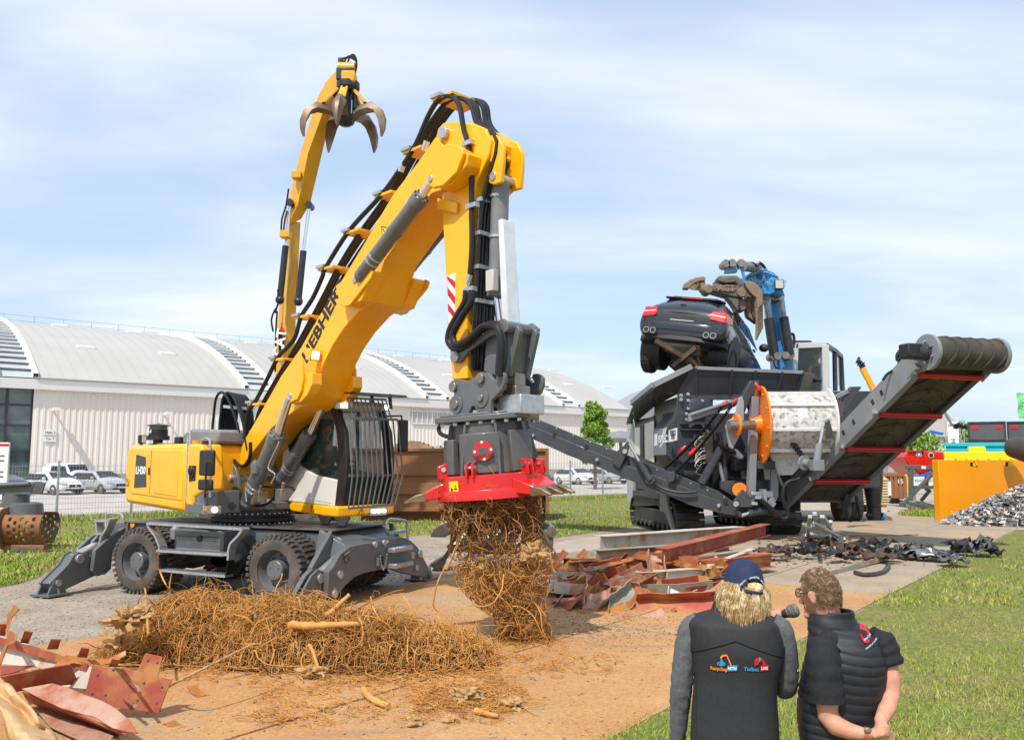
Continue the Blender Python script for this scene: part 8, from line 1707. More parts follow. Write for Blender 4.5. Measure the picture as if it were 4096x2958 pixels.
for j in range(Nn):
 t=j/(Nn-1);out_=.026*np.sin(t*2.7)*(1+.35*np.sin(cl_*2.7));Q[:,j,0]=P0[:,0]*(1+.02*t)+np.cos(a)*out_+(.010*np.sin(cl_*1.7+t*4+ph*.4)+.006*np.sin(ph+t*7))*t;Q[:,j,1]=P0[:,1]*(1-.16*t)+np.sin(a)*out_+.007*np.cos(ph*2+t*5)*t;Q[:,j,2]=P0[:,2]-ln*(.72+.28*np.abs(np.sin(a))**1.5)*t
T3=np.array(tl);ofs=np.array(cc);Q=Q@np.array(Matrix.Rotation(radians(4),3,'Y')).T+ofs
strands('hair',Q,rng.uniform(.0006,.0015,n_),HAIRB,4,kind='stuff',parent=pw)
m=MB();m.loft(rings([(cc.z-.185,cc.x-.0,cc.y+.01,.060,.052),(cc.z-.13,cc.x,cc.y+.0,.082,.078),(cc.z-.06,cc.x,cc.y,.090,.096),(cc.z+.0,cc.x,cc.y,.088,.100)],32,2.2));m.build('hair_mass',HAIRB,pw)
m=MB();b_=cc+tl@Vector((0,-B*.93,-.03));m.ball(tuple(b_),(.042,.012,.026),14,8);m.build('hair_in_cap_gap',HAIRB,pw)
mk=thing('microphone','black hand microphone with silver ball grille held to the bearded man','microphone',tuple(mc0));mk['label']='black hand microphone with silver ball grille held between the two people'
rel=lambda p:FW.W(p)-FW.W(mc0)
mk.location=FW.W(mc0);e0,e1=Vector((0,0,0)),rel(mc1);L_=e1.length
MB().lathe([(-.05,0),(-.05,.016),(.06,.018),(L_*.52,.022),(L_*.60,.026),(L_*.62,.026),(L_*.62,.0)],e0,e1,20).build('handle',BLK,mk)
MB().lathe([(L_*.60,.026),(L_*.64,.029),(L_*.64,.027)],e0,e1,20).build('ring',CHG2,mk)
MB().lathe([(L_*.64,.026),(L_*.70,.034),(L_*.82,.037),(L_*.92,.034),(L_*.98,.022),(L_*1.0,.0)],e0,e1,24).build('grille',mat('mesh_silver',(.30,.30,.31),.35,.8,(.12,.12,.12),260,.45,.55,bump=.6,bscale=300),mk)
BLUP=mat('print_sky',(.03,.25,.50),.6);ORGP=mat('print_amber',(.75,.22,.02),.6)
def vtext(s,x,y,size,mt,align='LEFT',sx=1.,bold=.0006):
 c=wq(x,y);o=text(s,'lettering',size,mt,pw,basis((c.x,0,c.z),(1,0,0),(0,0,1)),.0005,align,sx,bold);wrap(o,wd,.006);return o
def vz(pts):return[(wq(x,y).x,wq(x,y).z)for x,y in pts]
def vpoly(pts,mt,name,off=.004):return flat(pw,vz(pts),mt,name,wd,off)
vtext('Recycling',651,934,.0225,ORGP,sx=.90);vpoly([(776,912),(850,908),(847,950),(773,952)],BLUP,'logo_box');vtext('AKTIV',779,931,.0185,PRINTW,sx=.80)
vtext('Tiefbau',897,936,.0235,BLUP,sx=.98);vpoly([(1022,918),(1080,915),(1078,952),(1018,955)],PRINTR,'logo_box');vtext('LIVE',1025,936,.0185,PRINTW,sx=.86)
vpoly([(722,850),(742,832),(768,830),(772,840),(745,846),(730,862)],ORGP,'crane_icon');vpoly([(765,830),(775,832),(808,908),(800,912)],ORGP,'crane_icon');vpoly([(728,862),(738,860),(748,905),(730,918),(722,900)],BLUP,'grab_icon')
for q in([(700,898),(712,884),(730,890),(728,896),(714,894),(708,918)],[(765,898),(752,884),(738,890),(742,896),(752,894),(758,916)],[(715,905),(725,895),(728,920),(722,916)],[(745,895),(752,905),(748,918),(742,920)]):vpoly(q,BLUP,'grab_icon')
vpoly([(975,868),(1005,850),(1012,880),(1003,905),(975,915)],PRINTR,'bucket_icon');vpoly([(1008,852),(1022,858),(1018,885),(1010,880)],BLUP,'arm_icon');vpoly([(1018,862),(1026,860),(1056,900),(1068,912),(1025,914),(1040,900)],PRINTR,'arm_icon')
def legs(par,rows_last,col,sx0,foot_y=.06):
 zc,cx,cy,a,b=rows_last;
 for s in(-1,1):
  m=MB();m.tube([(cx+s*a*.5,cy,zc+.05),(cx+s*a*.55,cy,.5),(cx+s*a*.6,cy-.02,.10)],[a*.62,.075,.058],16);m.build('trouser_leg',col,par)
  m=MB();m.hull8([(cx+s*a*.6-.045,cy-.08,.0),(cx+s*a*.6+.045,cy-.08,.0),(cx+s*a*.6+.045,cy+.19,.0),(cx+s*a*.6-.045,cy+.19,.0),(cx+s*a*.6-.04,cy-.07,.1),(cx+s*a*.6+.04,cy-.07,.1),(cx+s*a*.6+.035,cy+.17,.05),(cx+s*a*.6-.035,cy+.17,.05)]);m.build('shoe',BLK,par,bevel=.02)
JEAN=mat('dark_jeans',(.02,.025,.04),.85,0,(.03,.035,.05),40)
legs(pw,wr[-1],JEAN,.1)
FMn=Fr(1.70,4.20,-8);pm_=tframe('person','person with curly grey-brown hair, glasses and black quilted vest, hands clasped behind the back','person',FMn)
def mq(x,y,d=0.):return FMn.y(cH(x,y),d)
mr=[row(FMn,*q)for q in((625,1400,1760,.075,.05),(665,1390,1830,.10,.03),(720,1390,1895,.125,.02),(800,1388,1940,.145,.01),(900,1370,1965,.155,.0),(1000,1345,1968,.158,.0),(1120,1325,1950,.155,.0),(1250,1312,1925,.15,.0),(1380,1308,1905,.148,.0),(1500,1325,1890,.15,.0),(1620,1340,1880,.15,.0),(1740,1345,1870,.145,.0))]
md_=dense(mr,16);QN=mat('quilted_nylon',(.011,.012,.016),.55,0,(.014,.015,.019),20,bump=.08,bscale=120)
cxm=mr[5][1]
def quilt(q,z,x):
 f=(z-x*.16*(1 if x>0 else .35)+.03*sin(x*9))/.043;return 1+.032*(abs(sin(pi*f))**.55)-.022+.012*noise.noise(Vector((x*22,z*14,sin(q)*3)))
MB().loft(rings(md_,96,2.6,quilt)).build('vest',QN,pm_,angle=80)
col=dense([row(FMn,*q)for q in((540,1455,1722,.080,.05),(590,1400,1735,.085,.05),(640,1385,1760,.095,.05),(700,1388,1800,.105,.04))],5)
MB().loft(rings(col,48,2.2,lambda q,z,x:1+.03*abs(sin(z*70))),cap=False).build('collar',QN,pm_,angle=60).modifiers.new('s','SOLIDIFY').thickness=.012
MB().tube(smooth_path([mq(x,y,-.10)for x,y in((1450,790),(1540,770),(1610,830),(1645,950),(1645,1120),(1630,1240))],5),.006,6).build('armhole_piping',QN,pm_)
hc=mq(1478,425,.05);FA_=radians(128)
fx=Vector((cos(radians(140)),sin(radians(140)),-.12)).normalized();sx_=Vector((0,0,1)).cross(fx).normalized();uz=fx.cross(sx_).normalized()*1.0
if uz.z<0:uz=-uz
R=MB();V=[];nU,nV=32,22
for j in range(nV+1):
 th=pi*j/nV
 for i in range(nU):
  ph=2*pi*i/nU;x=cos(ph)*sin(th);y=sin(ph)*sin(th);z=cos(th);fw_=max(0,x)
  px_=x*.098;py_=y*.076;pz_=z*.122
  if z<0:px_*=(1-.16*abs(z))if x>0 else(1-.30*abs(z));py_*=1-.26*abs(z)
  if x>.5:px_=px_*.93+.004
  V.append(hc+fx*px_+sx_*py_+uz*pz_)
R.add(V,[(j*nU+i,(j+1)*nU+i,(j+1)*nU+(i+1)%nU,j*nU+(i+1)%nU)for j in range(nV)for i in range(nU)])
H3=lambda a,b,c:hc+fx*a+sx_*b+uz*c
R.tube([H3(.086,0,.005),H3(.102,0,-.015),H3(.112,0,-.032),H3(.094,0,-.042)],[.010,.012,.016,.012],8)
R.ball(tuple(H3(.090,0,.030)),(.02,.03,.012),10,6);R.ball(tuple(H3(.084,0,-.100)),(.022,.022,.02),10,6)
R.ball(tuple(H3(.090,0,-.066)),(.012,.02,.008),8,5);R.ball(tuple(H3(.090,0,-.076)),(.012,.018,.007),8,5)
for s in(-1,1):R.ball(tuple(H3(-.004,s*.078,-.012)),(.018,.010,.034),12,8);R.tube([H3(.006+.016*cos(q),s*.084,-.010+.030*sin(q))for q in[i*.55 for i in range(8)]],.006,6)
R.tube([H3(-.02,0,-.06),mq(1545,610,.05),mq(1590,680,.03)],[.060,.060,.075],16)
R.loft(rings([(z,cx,cy,a*.92,b*.85)for z,cx,cy,a,b in mr[2:]]+[(.55,mr[-1][1],0,.16,.12)],24))
al=[(mq(1500,800,-.07),.066),(mq(1505,950,-.115),.064),(mq(1520,1100,-.13),.058),(mq(1530,1240,-.135),.052),(mq(1535,1345,-.14),.048),(mq(1600,1420,-.165),.046),(mq(1700,1458,-.185),.038),(mq(1800,1478,-.205),.029),(mq(1850,1488,-.21),.028)]
ar=[(mq(1920,800,0),.055),(mq(1965,920,-.02),.052),(mq(2000,1060,-.04),.052),(mq(2005,1180,-.06),.045),(mq(1985,1280,-.11),.040),(mq(1945,1360,-.17),.032),(mq(1925,1400,-.19),.028)]
for arm in(al,ar):R.tube([p for p,r in arm],[r for p,r in arm],14)
p0=al[-1][0];q0=ar[-1][0]
hand(R,p0,mq(1905,1478,-.225),(.75,-.1,-.55),(.25,.3,-.8),r=.0115,L=.082,curl=.45,thumb=(.7,-.5,.45))
hand(R,q0,mq(1945,1430,-.225),(.18,-.15,-1),(-.3,.9,-.2),r=.0115,L=.080,curl=.25,thumb=(.75,-.3,-.5))
fuse(R,'body',SKIN,pm_,.007,4)
POLO=mat('black_polo',(.010,.011,.014),.85,0,(.015,.016,.019),60,bump=.15,bscale=240)
def slv(arm,f,name):
 p=smooth_path([a for a,r in arm],6);rad=[f*(arm[min(i//6,len(arm)-1)][1])for i in range(len(p))];rad=[r*(1+.03*sin(i*1.3))for i,r in enumerate(rad)]
 m=MB();m.tube(p,rad,28);m.v=[tuple(Vector(v)+Vector((noise.noise(Vector(v)*20),noise.noise(Vector(v)*20+Vector((7,0,0))),0))*.007)for v in m.v]
 o=m.build(name,POLO,pm_,angle=70);e=p[-1];d=(p[-1]-p[-2]).normalized();MB().lathe([(-.028,rad[-1]*1.03),(-.028,rad[-1]*1.06),(.002,rad[-1]*1.06),(.002,rad[-1]*.98)],e,e+d,28).build('cuff',POLO,o)
slv([(mq(1560,760,-.05),.055),(mq(1505,820,-.085),.078),(mq(1500,920,-.11),.083),(mq(1512,1070,-.125),.081),(mq(1528,1235,-.135),.077)],1.0,'polo_sleeve')
slv([(mq(1850,770,.0),.06),(mq(1915,800,.0),.072),(mq(1955,880,-.01),.070),(mq(1985,965,-.02),.064)],1.12,'polo_sleeve')
a,b=al[-2][0],al[-1][0];d=(b-a).normalized();w0=a.lerp(b,.55)
MB().lathe([(-.012,.028),(-.012,.0325),(.012,.0325),(.012,.028)],w0,w0+d,24).build('watch_strap',mat('tan_leather',(.34,.11,.03),.5),pm_)
MB().ball(tuple(w0+Vector((.0,-.024,.022))),(.018,.008,.018),12,6).build('watch_case',STEEL,pm_)
m=MB()
for s in(-1,1):
 m.tube([H3(.100,s*.034+.026*cos(q),.012+.021*sin(q))for q in[i*pi/8 for i in range(17)]],.0025,6,False);m.tube([H3(.098,s*.060,.016),H3(.05,s*.080,.014),H3(-.005,s*.086,.008)],.0025,6)
m.tube([H3(.104,-.010,.016),H3(.106,0,.018),H3(.104,.010,.016)],.0025,6);gs=m.build('glasses',BLK,pm_)
for s in(-1,1):MB().plate([H3(.100,s*.034+.024*cos(q),.012+.019*sin(q))for q in[i*pi/6 for i in range(12)]],.001).build('lens',GLASS,gs)
for s in(-1,1):MB().ball(tuple(H3(.078,s*.032,.012)),(.011,.011,.011),10,6).build('eye',PRINTW,pm_)
HAIRM=mat('curly_hair',(.20,.115,.06),.6,0,(.105,.06,.032),40,.35,.65,col3=(.33,.22,.13),scale3=60,lo3=.5,hi3=.6)
m=MB();V=[]
for j in range(13):
 th=pi*.62*j/12
 for i in range(32):
  ph=2*pi*i/32;x=cos(ph)*sin(th);y=sin(ph)*sin(th);z=cos(th);e_=1.045+.05*noise.noise(Vector((x*4,y*4,z*4)))
  lim=1 if x<.35 else max(.0,1-(x-.35)*2.2)
  V.append(H3(x*.098*(e_ if x<.3 else 1.0),y*.076*e_,z*.122*e_+.004))
fcs=[(j*32+i,(j+1)*32+i,(j+1)*32+(i+1)%32,j*32+(i+1)%32)for j in range(12)for i in range(32)if not(cos(2*pi*(i+.5)/32)>.35 and j>4)and not(cos(2*pi*(i+.5)/32)>-.15 and j>9)]
m.add(V,fcs);m.build('hair_mass',HAIRM,pm_,angle=80)
n_=5200;th=np.arccos(rng.uniform(-.42,1,n_));ph=rng.uniform(0,2*pi,n_);x=np.cos(ph)*np.sin(th);y=np.sin(ph)*np.sin(th);z=np.cos(th)
ok=~((x>.45)&(z<.55))&~((x>.0)&(z<.05))&~((x>-.25)&(z<-.15));x,y,z=x[ok],y[ok],z[ok];n_=len(x);fxn,sxn,uzn,hcn=[np.array(q)for q in(fx,sx_,uz,hc)]
N0=x[:,None]*fxn*1.0+y[:,None]*sxn+z[:,None]*uzn;P0=hcn+x[:,None]*fxn*.100+y[:,None]*sxn*.079+z[:,None]*uzn*.127
Tt=np.cross(N0,rng.normal(size=(n_,3)));Tt/=np.linalg.norm(Tt,axis=1,keepdims=True);Bt=np.cross(N0,Tt);Nn=10;Q=np.zeros((n_,Nn,3));rc=rng.uniform(.003,.008,n_)*(1.1-.5*(z<.1));Lh=rng.uniform(.004,.014,n_)*np.where(z>.1,1.0,.6);dn=np.array([0,0,-1.])*.012
for j in range(Nn):
 t=j/(Nn-1);an=t*3.4;Q[:,j]=P0+N0*(Lh*np.sin(t*1.9))[:,None]*.75+Tt*(rc*np.sin(an))[:,None]+Bt*(rc*(1-np.cos(an)))[:,None]+dn*t*t
strands('hair',Q,rng.uniform(.0006,.0012,n_),HAIRM,4,kind='stuff',parent=pm_)
def mz(pts):return[(mq(x,y).x,mq(x,y).z)for x,y in pts]
mdw=[(z,cx,cy,a*1.02,b*1.03)for z,cx,cy,a,b in md_]
flat(pm_,mz([(1785+40*cos(q)-8*sin(q),701+52*sin(q))for q in[i*pi/12 for i in range(24)]]),PRINTR,'red_logo',mdw,.006)
flat(pm_,mz([(1765,735),(1768,700),(1775,688),(1790,682),(1806,692),(1814,715),(1812,728),(1790,722)]),QN,'logo_helmet',mdw,.0085)
def mtext(s,x,y,size,rot):
 c=mq(x,y);o=text(s,'lettering',size,PRINTW,pm_,basis((c.x,0,c.z),(cos(rot),0,sin(rot)),(-sin(rot),0,cos(rot))),.0004);wrap(o,mdw,.010);return o
mtext('BikanCraft',1796,718,.011,.45);mtext('STRONG AT WORK',1820,762,.009,.5)
q=mq(1304,960,-.06);MB().box(q.x-.004,q.x+.004,q.y+.01,q.y+.05,q.z-.03,q.z+.015).build('name_badge',PRINTW,pm_)
legs(pm_,mr[-1],JEAN,.1)
def operator(fr,base,name,label,shirt,sc_=1.,yaw=0.,vest=None):
 """seated figure: base is the hip point in frame fr"""
 t=thing(name,label,'person',tuple(fr.W(base)),fr.a+yaw);s=sc_;m=MB()
 m.tube([(0,0,0),(0,.02*s,.25*s),(0,.02*s,.45*s),(0,.03*s,.55*s)],[.15*s,.16*s,.14*s,.06*s],14);m.ball((0,.05*s,.72*s),(.078*s,.095*s,.115*s),14,10);m.tube([(0,.03*s,.5*s),(0,.04*s,.66*s)],.05*s,10);m.tube([(0,.14*s,.715*s),(0,.165*s,.695*s)],.013*s,6)
 for k in(-1,1):
  m.tube([(k*.08*s,0,.0),(k*.11*s,.28*s,.04*s),(k*.11*s,.42*s,.0),(k*.11*s,.44*s,-.35*s)],[.09*s,.075*s,.06*s,.045*s],10)
  m.tube([(k*.17*s,.02*s,.44*s),(k*.23*s,.05*s,.22*s),(k*.20*s,.24*s,.10*s),(k*.17*s,.34*s,.13*s)],[.055*s,.05*s,.04*s,.03*s],10)
  for j in range(4):m.tube([(k*.17*s+(j-1.5)*.018*s,.34*s,.13*s),(k*.17*s+(j-1.5)*.018*s,.39*s,.14*s),(k*.17*s+(j-1.5)*.016*s,.41*s,.11*s)],.010*s,6)
  m.tube([(k*.145*s,.34*s,.14*s),(k*.12*s,.37*s,.15*s)],.011*s,6)
 fuse(m,'body',SKIN,t,.012*s,3)
 c=MB();c.tube([(0,0,-.02*s),(0,.02*s,.25*s),(0,.02*s,.45*s),(0,.03*s,.54*s)],[.16*s,.172*s,.15*s,.07*s],18)
 for k in(-1,1):c.tube([(k*.15*s,.02*s,.45*s),(k*.23*s,.05*s,.24*s),(k*.215*s,.15*s,.16*s)],[.065*s,.062*s,.055*s],12)
 c.build('shirt',shirt,t)
 m=MB();
 for k in(-1,1):m.tube([(k*.08*s,-.02*s,.0),(k*.11*s,.28*s,.045*s),(k*.11*s,.43*s,.0),(k*.11*s,.45*s,-.35*s)],[.10*s,.085*s,.07*s,.055*s],12)
 m.build('trousers',JEAN,t);m=MB();m.ball((0,.035*s,.755*s),(.082*s,.092*s,.09*s),14,8);m.build('hair',mat('grey_hair',(.16,.15,.14),.7),t)
 if vest:
  c=MB();c.tube([(0,0,.0),(0,.02*s,.25*s),(0,.02*s,.44*s)],[.166*s,.178*s,.158*s],18);c.build('vest',vest,t);m=MB()
  for q in(-.07,.07):m.tube([(q*s,.05*s,.745*s+.0),(q*s*1.1,.08*s,.735*s)],.004*s,5)
  m.build('glasses',BLK,t)
 return t
operator(FU,(.85,.78,1.97),'person','person in grey shirt seated at the controls inside the yellow handler cab',mat('grey_shirt',(.07,.085,.085),.85,0,(.10,.115,.11),30),1.0,-pi/2)
q=cbx((1270,1535),31.1);operator(FB,(q.x,q.y,q.z),'person','person in orange high-visibility jacket seated in the blue excavator cab',mat('hi_vis_orange',(.85,.17,.02),.7),1.30,pi,mat('dark_vest',(.02,.03,.03),.8))
# ================= scrap steel
def smat(n,c,c2,c3):return mat(n,c,.62,.15,c2,3.5,.42,.60,bump=.12,bscale=14,col3=c3,scale3=2.2,lo3=.54,hi3=.64)
SM={'rust-red':smat('primer_red',(.33,.065,.036),(.38,.11,.06),(.42,.19,.06)),'orange-rusty':smat('rust_orange',(.42,.16,.030),(.30,.085,.022),(.48,.26,.10)),'grey-green':smat('steel_greygreen',(.27,.27,.21),(.33,.31,.25),(.34,.19,.08)),'off-white':smat('steel_offwhite',(.56,.51,.43),(.48,.42,.34),(.42,.22,.09)),'pinkish':smat('steel_pink',(.43,.255,.18),(.33,.10,.05),(.50,.36,.24))}
PIECES=[]
def offcut(kind,L_,w_,bend=0.):
 """a bent strip, angle, channel or beam along x, built from a swept section"""
 t=.012
 sec={'plate':[(-w_/2,0),(w_/2,0),(w_/2,t),(-w_/2,t)],'angle':[(-w_/2,0),(w_/2,0),(w_/2,t),(-w_/2+t,t),(-w_/2+t,w_*.7),(-w_/2,w_*.7)],'channel':[(-w_/2,0),(w_/2,0),(w_/2,w_*.5),(w_/2-t,w_*.5),(w_/2-t,t),(-w_/2+t,t),(-w_/2+t,w_*.5),(-w_/2,w_*.5)],'beam':[(-w_/2,0),(w_/2,0),(w_/2,t),(t/2,t),(t/2,w_-t),(w_/2,w_-t),(w_/2,w_),(-w_/2,w_),(-w_/2,w_-t),(-t/2,w_-t),(-t/2,t),(-w_/2,t)]}[kind]
 N=8;rr=[];p=Vector((-L_/2,0,0));a=-bend/2;s0=random.uniform(0,9);tw=random.uniform(-.5,.5)*min(1,abs(bend))
 for i in range(N+1):
  d=Vector((cos(a),0,sin(a)));n_=Vector((-sin(a),0,cos(a)));y=Vector((0,1,0))*cos(tw*i/N)+n_*sin(tw*i/N);n2=n_*cos(tw*i/N)-Vector((0,1,0))*sin(tw*i/N)
  k=.012*noise.noise(Vector((s0,i*.7,0)))
  rr.append([p+y*(q[0]*(1+.15*noise.noise(Vector((s0,i*.9,3)))))+n2*(q[1]+k)for q in sec]);p=p+d*L_/N;a+=bend/N
 return MB().loft(rr)
def put(kind,col,p,L_,w_,yaw,pitch=0.,roll=0.,bend=0.,place=''):
 o=offcut(kind,L_,w_,bend).build('steel_offcut',SM[col],None,angle=40);o.matrix_world=Matrix.Translation(p)@Matrix.Rotation(yaw,4,'Z')@Matrix.Rotation(-pitch,4,'Y')@Matrix.Rotation(roll,4,'X')
 nm={'plate':'bent steel plate','angle':'cut steel angle','channel':'cut steel channel','beam':'steel beam'}[kind];PIECES.append((o,'%s %s %s'%(col,nm,place)));return o
def between(kind,col,a,b,za,zb,w_,place,c=cE,bend=0.,roll=0.):
 p,q=G(c(*a),za),G(c(*b),zb);d=q-p;return put(kind,col,(p+q)/2-Vector((0,0,w_*.4)),d.length,w_,math.atan2(d.y,d.x),math.atan2(d.z,math.hypot(d.x,d.y)),roll,bend,place)
bk='at the back of the middle scrap pile'
between('beam','off-white',(655,1120),(1580,1045),.55,.45,.34,bk);between('beam','rust-red',(1060,1190),(1740,1015),.50,.55,.26,bk);between('beam','grey-green',(630,1185),(1500,1120),.42,.38,.20,bk)
between('channel','off-white',(350,1175),(660,1150),.25,.25,.22,bk);between('plate','orange-rusty',(610,1235),(890,1165),.40,.50,.22,'across the middle of the scrap pile');between('channel','orange-rusty',(880,1170),(1350,1250),.50,.34,.16,'across the middle of the scrap pile')
between('plate','off-white',(1330,1240),(1650,1120),.35,.50,.13,'at the right end of the scrap pile');between('channel','rust-red',(1230,1215),(1740,1180),.36,.32,.28,'at the right end of the scrap pile');between('beam','rust-red',(1330,1270),(1770,1215),.22,.22,.26,'at the right end of the scrap pile')
between('channel','off-white',(340,1290),(900,1275),.16,.18,.16,'across the middle of the scrap pile');between('beam','orange-rusty',(450,1255),(1180,1205),.25,.30,.16,'across the middle of the scrap pile');between('channel','rust-red',(900,1160),(1300,1195),.5,.45,.2,bk)
between('channel','pinkish',(760,1350),(960,1300),.28,.34,.26,'in the heart of the scrap pile');between('beam','off-white',(900,1330),(1450,1290),.2,.2,.18,'in the heart of the scrap pile');between('beam','orange-rusty',(420,1240),(1000,1230),.2,.3,.2,bk)
fr_='at the front of the scrap pile'
items=[(380,1490,'rust-red','plate',.55,.42,-.6,.35,.25,.5),(290,1400,'pinkish','plate',.5,.4,.3,.5,-.3,.6),(275,1460,'grey-green','plate',.45,.4,.8,.3,.2,.9),(440,1440,'orange-rusty','plate',.55,.35,.5,.4,-.5,.8),(515,1350,'rust-red','plate',.6,.38,.2,.7,.4,.3),(500,1425,'orange-rusty','channel',.6,.26,.7,.35,.3,.2),(640,1370,'rust-red','channel',.75,.28,-1.0,.55,.3,.1),(620,1500,'pinkish','channel',.7,.32,1.45,.30,.2,.25),(600,1440,'orange-rusty','plate',.5,.3,-.4,.4,.3,.7),(730,1440,'off-white','plate',.7,.34,.5,.2,.5,.9),(800,1495,'grey-green','channel',.85,.30,.95,.28,.5,.2),(700,1530,'orange-rusty','plate',.6,.3,.4,.1,.2,.6),(890,1395,'orange-rusty','plate',.7,.34,-1.1,.8,.3,.4),(930,1460,'orange-rusty','plate',.55,.36,-.6,.5,-.4,1.0),(985,1520,'orange-rusty','plate',.7,.36,.2,.2,.3,1.2),(1035,1330,'pinkish','channel',1.15,.26,1.5,.65,.15,.3),(1040,1210,'orange-rusty','plate',.5,.34,1.3,.9,.1,.4),(885,1240,'orange-rusty','plate',.6,.4,.3,.6,.2,.3),(1110,1400,'rust-red','channel',.8,.28,-.1,.12,.4,.2),(1130,1285,'orange-rusty','channel',.6,.2,.5,.35,.2,.1),(1190,1375,'grey-green','plate',.5,.3,.3,.4,.5,.8),(1170,1440,'grey-green','channel',.9,.30,-.15,.1,.3,.2),(1250,1520,'rust-red','channel',1.25,.34,-.12,.08,.9,.25),(1100,1500,'rust-red','plate',.7,.4,-.3,.3,.6,.9),(1330,1430,'rust-red','plate',.7,.4,.2,.3,.5,1.0),(1250,1340,'orange-rusty','plate',.6,.3,.6,.35,.3,.9),(1390,1370,'rust-red','plate',.8,.35,.1,.3,.3,1.3),(1400,1440,'rust-red','channel',.7,.3,.3,.2,.5,.3),(1310,1390,'off-white','plate',.6,.3,.4,.2,.3,.7),(420,1250,'orange-rusty','plate',.4,.3,.4,.5,.3,.6),(370,1215,'rust-red','plate',.45,.34,.1,1.1,.1,.1),(490,1210,'rust-red','plate',.5,.32,.05,1.0,.1,.1),(560,1290,'grey-green','plate',.7,.32,-.3,.3,.4,.5),(690,1285,'rust-red','channel',.6,.3,.1,.3,.4,.2),(840,1330,'pinkish','channel',.7,.26,.4,.4,.2,.3),(960,1570,'pinkish','plate',.5,.3,.1,.15,.2,.9)]
for(x,y,c,k,L_,w_,yaw,pt,rl,bd)in items:
 z=.04+max(0,(1500-y)/1500*1.1);put(k,c,G(cE(x,y+10),z),L_*1.25,w_*1.15,yaw,pt*.8,rl,bd,'at the front left of the middle scrap pile' if x<560 else(fr_ if y>1380 else 'in the heart of the scrap pile')if x<1080 else 'at the front right of the middle scrap pile')
for k in range(42):
 x=random.uniform(280,1420);y=random.uniform(1230,1500);s_=random.choice(('orange-rusty','orange-rusty','grey-green','off-white','off-white','pinkish','rust-red'));kd=random.choice(('plate','plate','plate','channel','angle'))
 put(kd,s_,G(cE(x,y),.06+max(0,(1500-y)/1500*1.2)),random.uniform(.3,.8),random.uniform(.18,.36),random.uniform(-1.2,1.2),random.uniform(-.3,.8),random.uniform(-.8,.8),random.uniform(.1,1.2),'at the front left of the middle scrap pile' if x<560 else(fr_ if y>1380 else 'in the heart of the scrap pile')if x<1080 else 'at the front right of the middle scrap pile')
def pl3(a,b,c):
 n=(b-a).cross(c-a).normalized();C0=Vector((0,0,H))
 return lambda px:C0+Vector(ray(*px))*((a-C0).dot(n)/Vector(ray(*px)).dot(n))
def sheet3(pts,base,t,col,lab,c=cI,name='steel_sheet'):
 """flat piece whose plane passes through three given (pixel, height) points"""
 f=pl3(*[G(c(*p),z)for p,z in base]);o=MB().plate([f(c(*p))for p in pts],t).build(name,SM[col],bevel=.003);tag(o,lab,'scrap steel','scrap steel at the left edge');return o,f
o,f=sheet3([(700,860),(1040,910),(1100,775),(1230,800),(1195,950),(1305,975),(1285,1010),(1200,1230),(625,1150)],(((625,1150),.16),((1200,1230),.06),((700,860),.46)),.016,'rust-red','rust-red steel plate with a tab and two bright bolts, left foreground')
for px in((740,940),(860,900),(700,1080),(800,1090),(1090,1000),(1225,1030),(1040,1130),(1185,1150),(1120,830),(1190,845)):q=f(cI(*px));n_=Vector((-.1,-.8,.6));MB().cyl(q-n_*.012,q+n_*.012,.012,n=10).build('bolt_hole',BLK,o)
for a,b in(((980,985),(1050,1050)),((935,1115),(1020,1172))):q=f(cI(*a));MB().cyl(q,G(cI(*b),q.z+.02),.014).build('bolt',CHROME,o)
sheet3([(165,1045),(400,1005),(520,1040),(640,1090),(780,1140),(870,1190),(980,1280),(1045,1380),(960,1370),(850,1340),(720,1260),(600,1230),(460,1190),(330,1130)],(((165,1045),.30),((400,1005),.34),((1000,1370),.14)),.014,'pinkish','pink and yellow rusted beam flange lying in the left foreground')
sheet3([(170,1060),(330,1140),(600,1240),(850,1350),(950,1385),(850,1400),(700,1340),(450,1260),(200,1120)],(((170,1060),.29),((950,1385),.12),((200,1120),.10)),.014,'rust-red','shadowed web of the rusted beam in the left foreground')
sheet3([(270,1200),(450,1265),(700,1345),(860,1405),(800,1480),(600,1433),(380,1330)],(((270,1200),.08),((860,1405),.06),((600,1433),.05)),.014,'pinkish','lower flange of the rusted beam in the left foreground')
sheet3([(0,950),(250,905),(535,855),(595,1005),(400,1020),(110,1065)],(((0,950),.42),((535,855),.44),((110,1065),.26)),.014,'rust-red','dark red steel sheet leaning at the left edge')
sheet3([(0,870),(260,870),(100,925),(0,945)],(((0,870),.46),((260,870),.40),((0,945),.40)),.012,'rust-red','small red steel sheet above the dark red one at the left edge')
sheet3([(0,640),(130,680),(500,800),(700,880),(690,1050),(480,1030),(400,900),(50,860),(0,860)],(((0,640),.42),((700,880),.40),((0,860),.20)),.014,'off-white','long off-white beam web with red paint patches at the left edge')
between('angle','rust-red',(-200,600),(700,870),.45,.40,.10,'along the top of the long white beam at the left edge',cI)
sheet3([(400,880),(500,790),(560,800),(690,830),(820,820),(950,755),(955,790),(850,850),(700,880),(560,850)],(((400,880),.40),((560,800),.46),((955,790),.46)),.012,'orange-rusty','curled orange-rusty strip behind the bolted red plate')
sheet3([(560,880),(700,880),(690,1040),(640,1060)],(((560,880),.38),((700,880),.38),((640,1060),.15)),.012,'pinkish','pale pink steel sheet beside the bolted red plate')
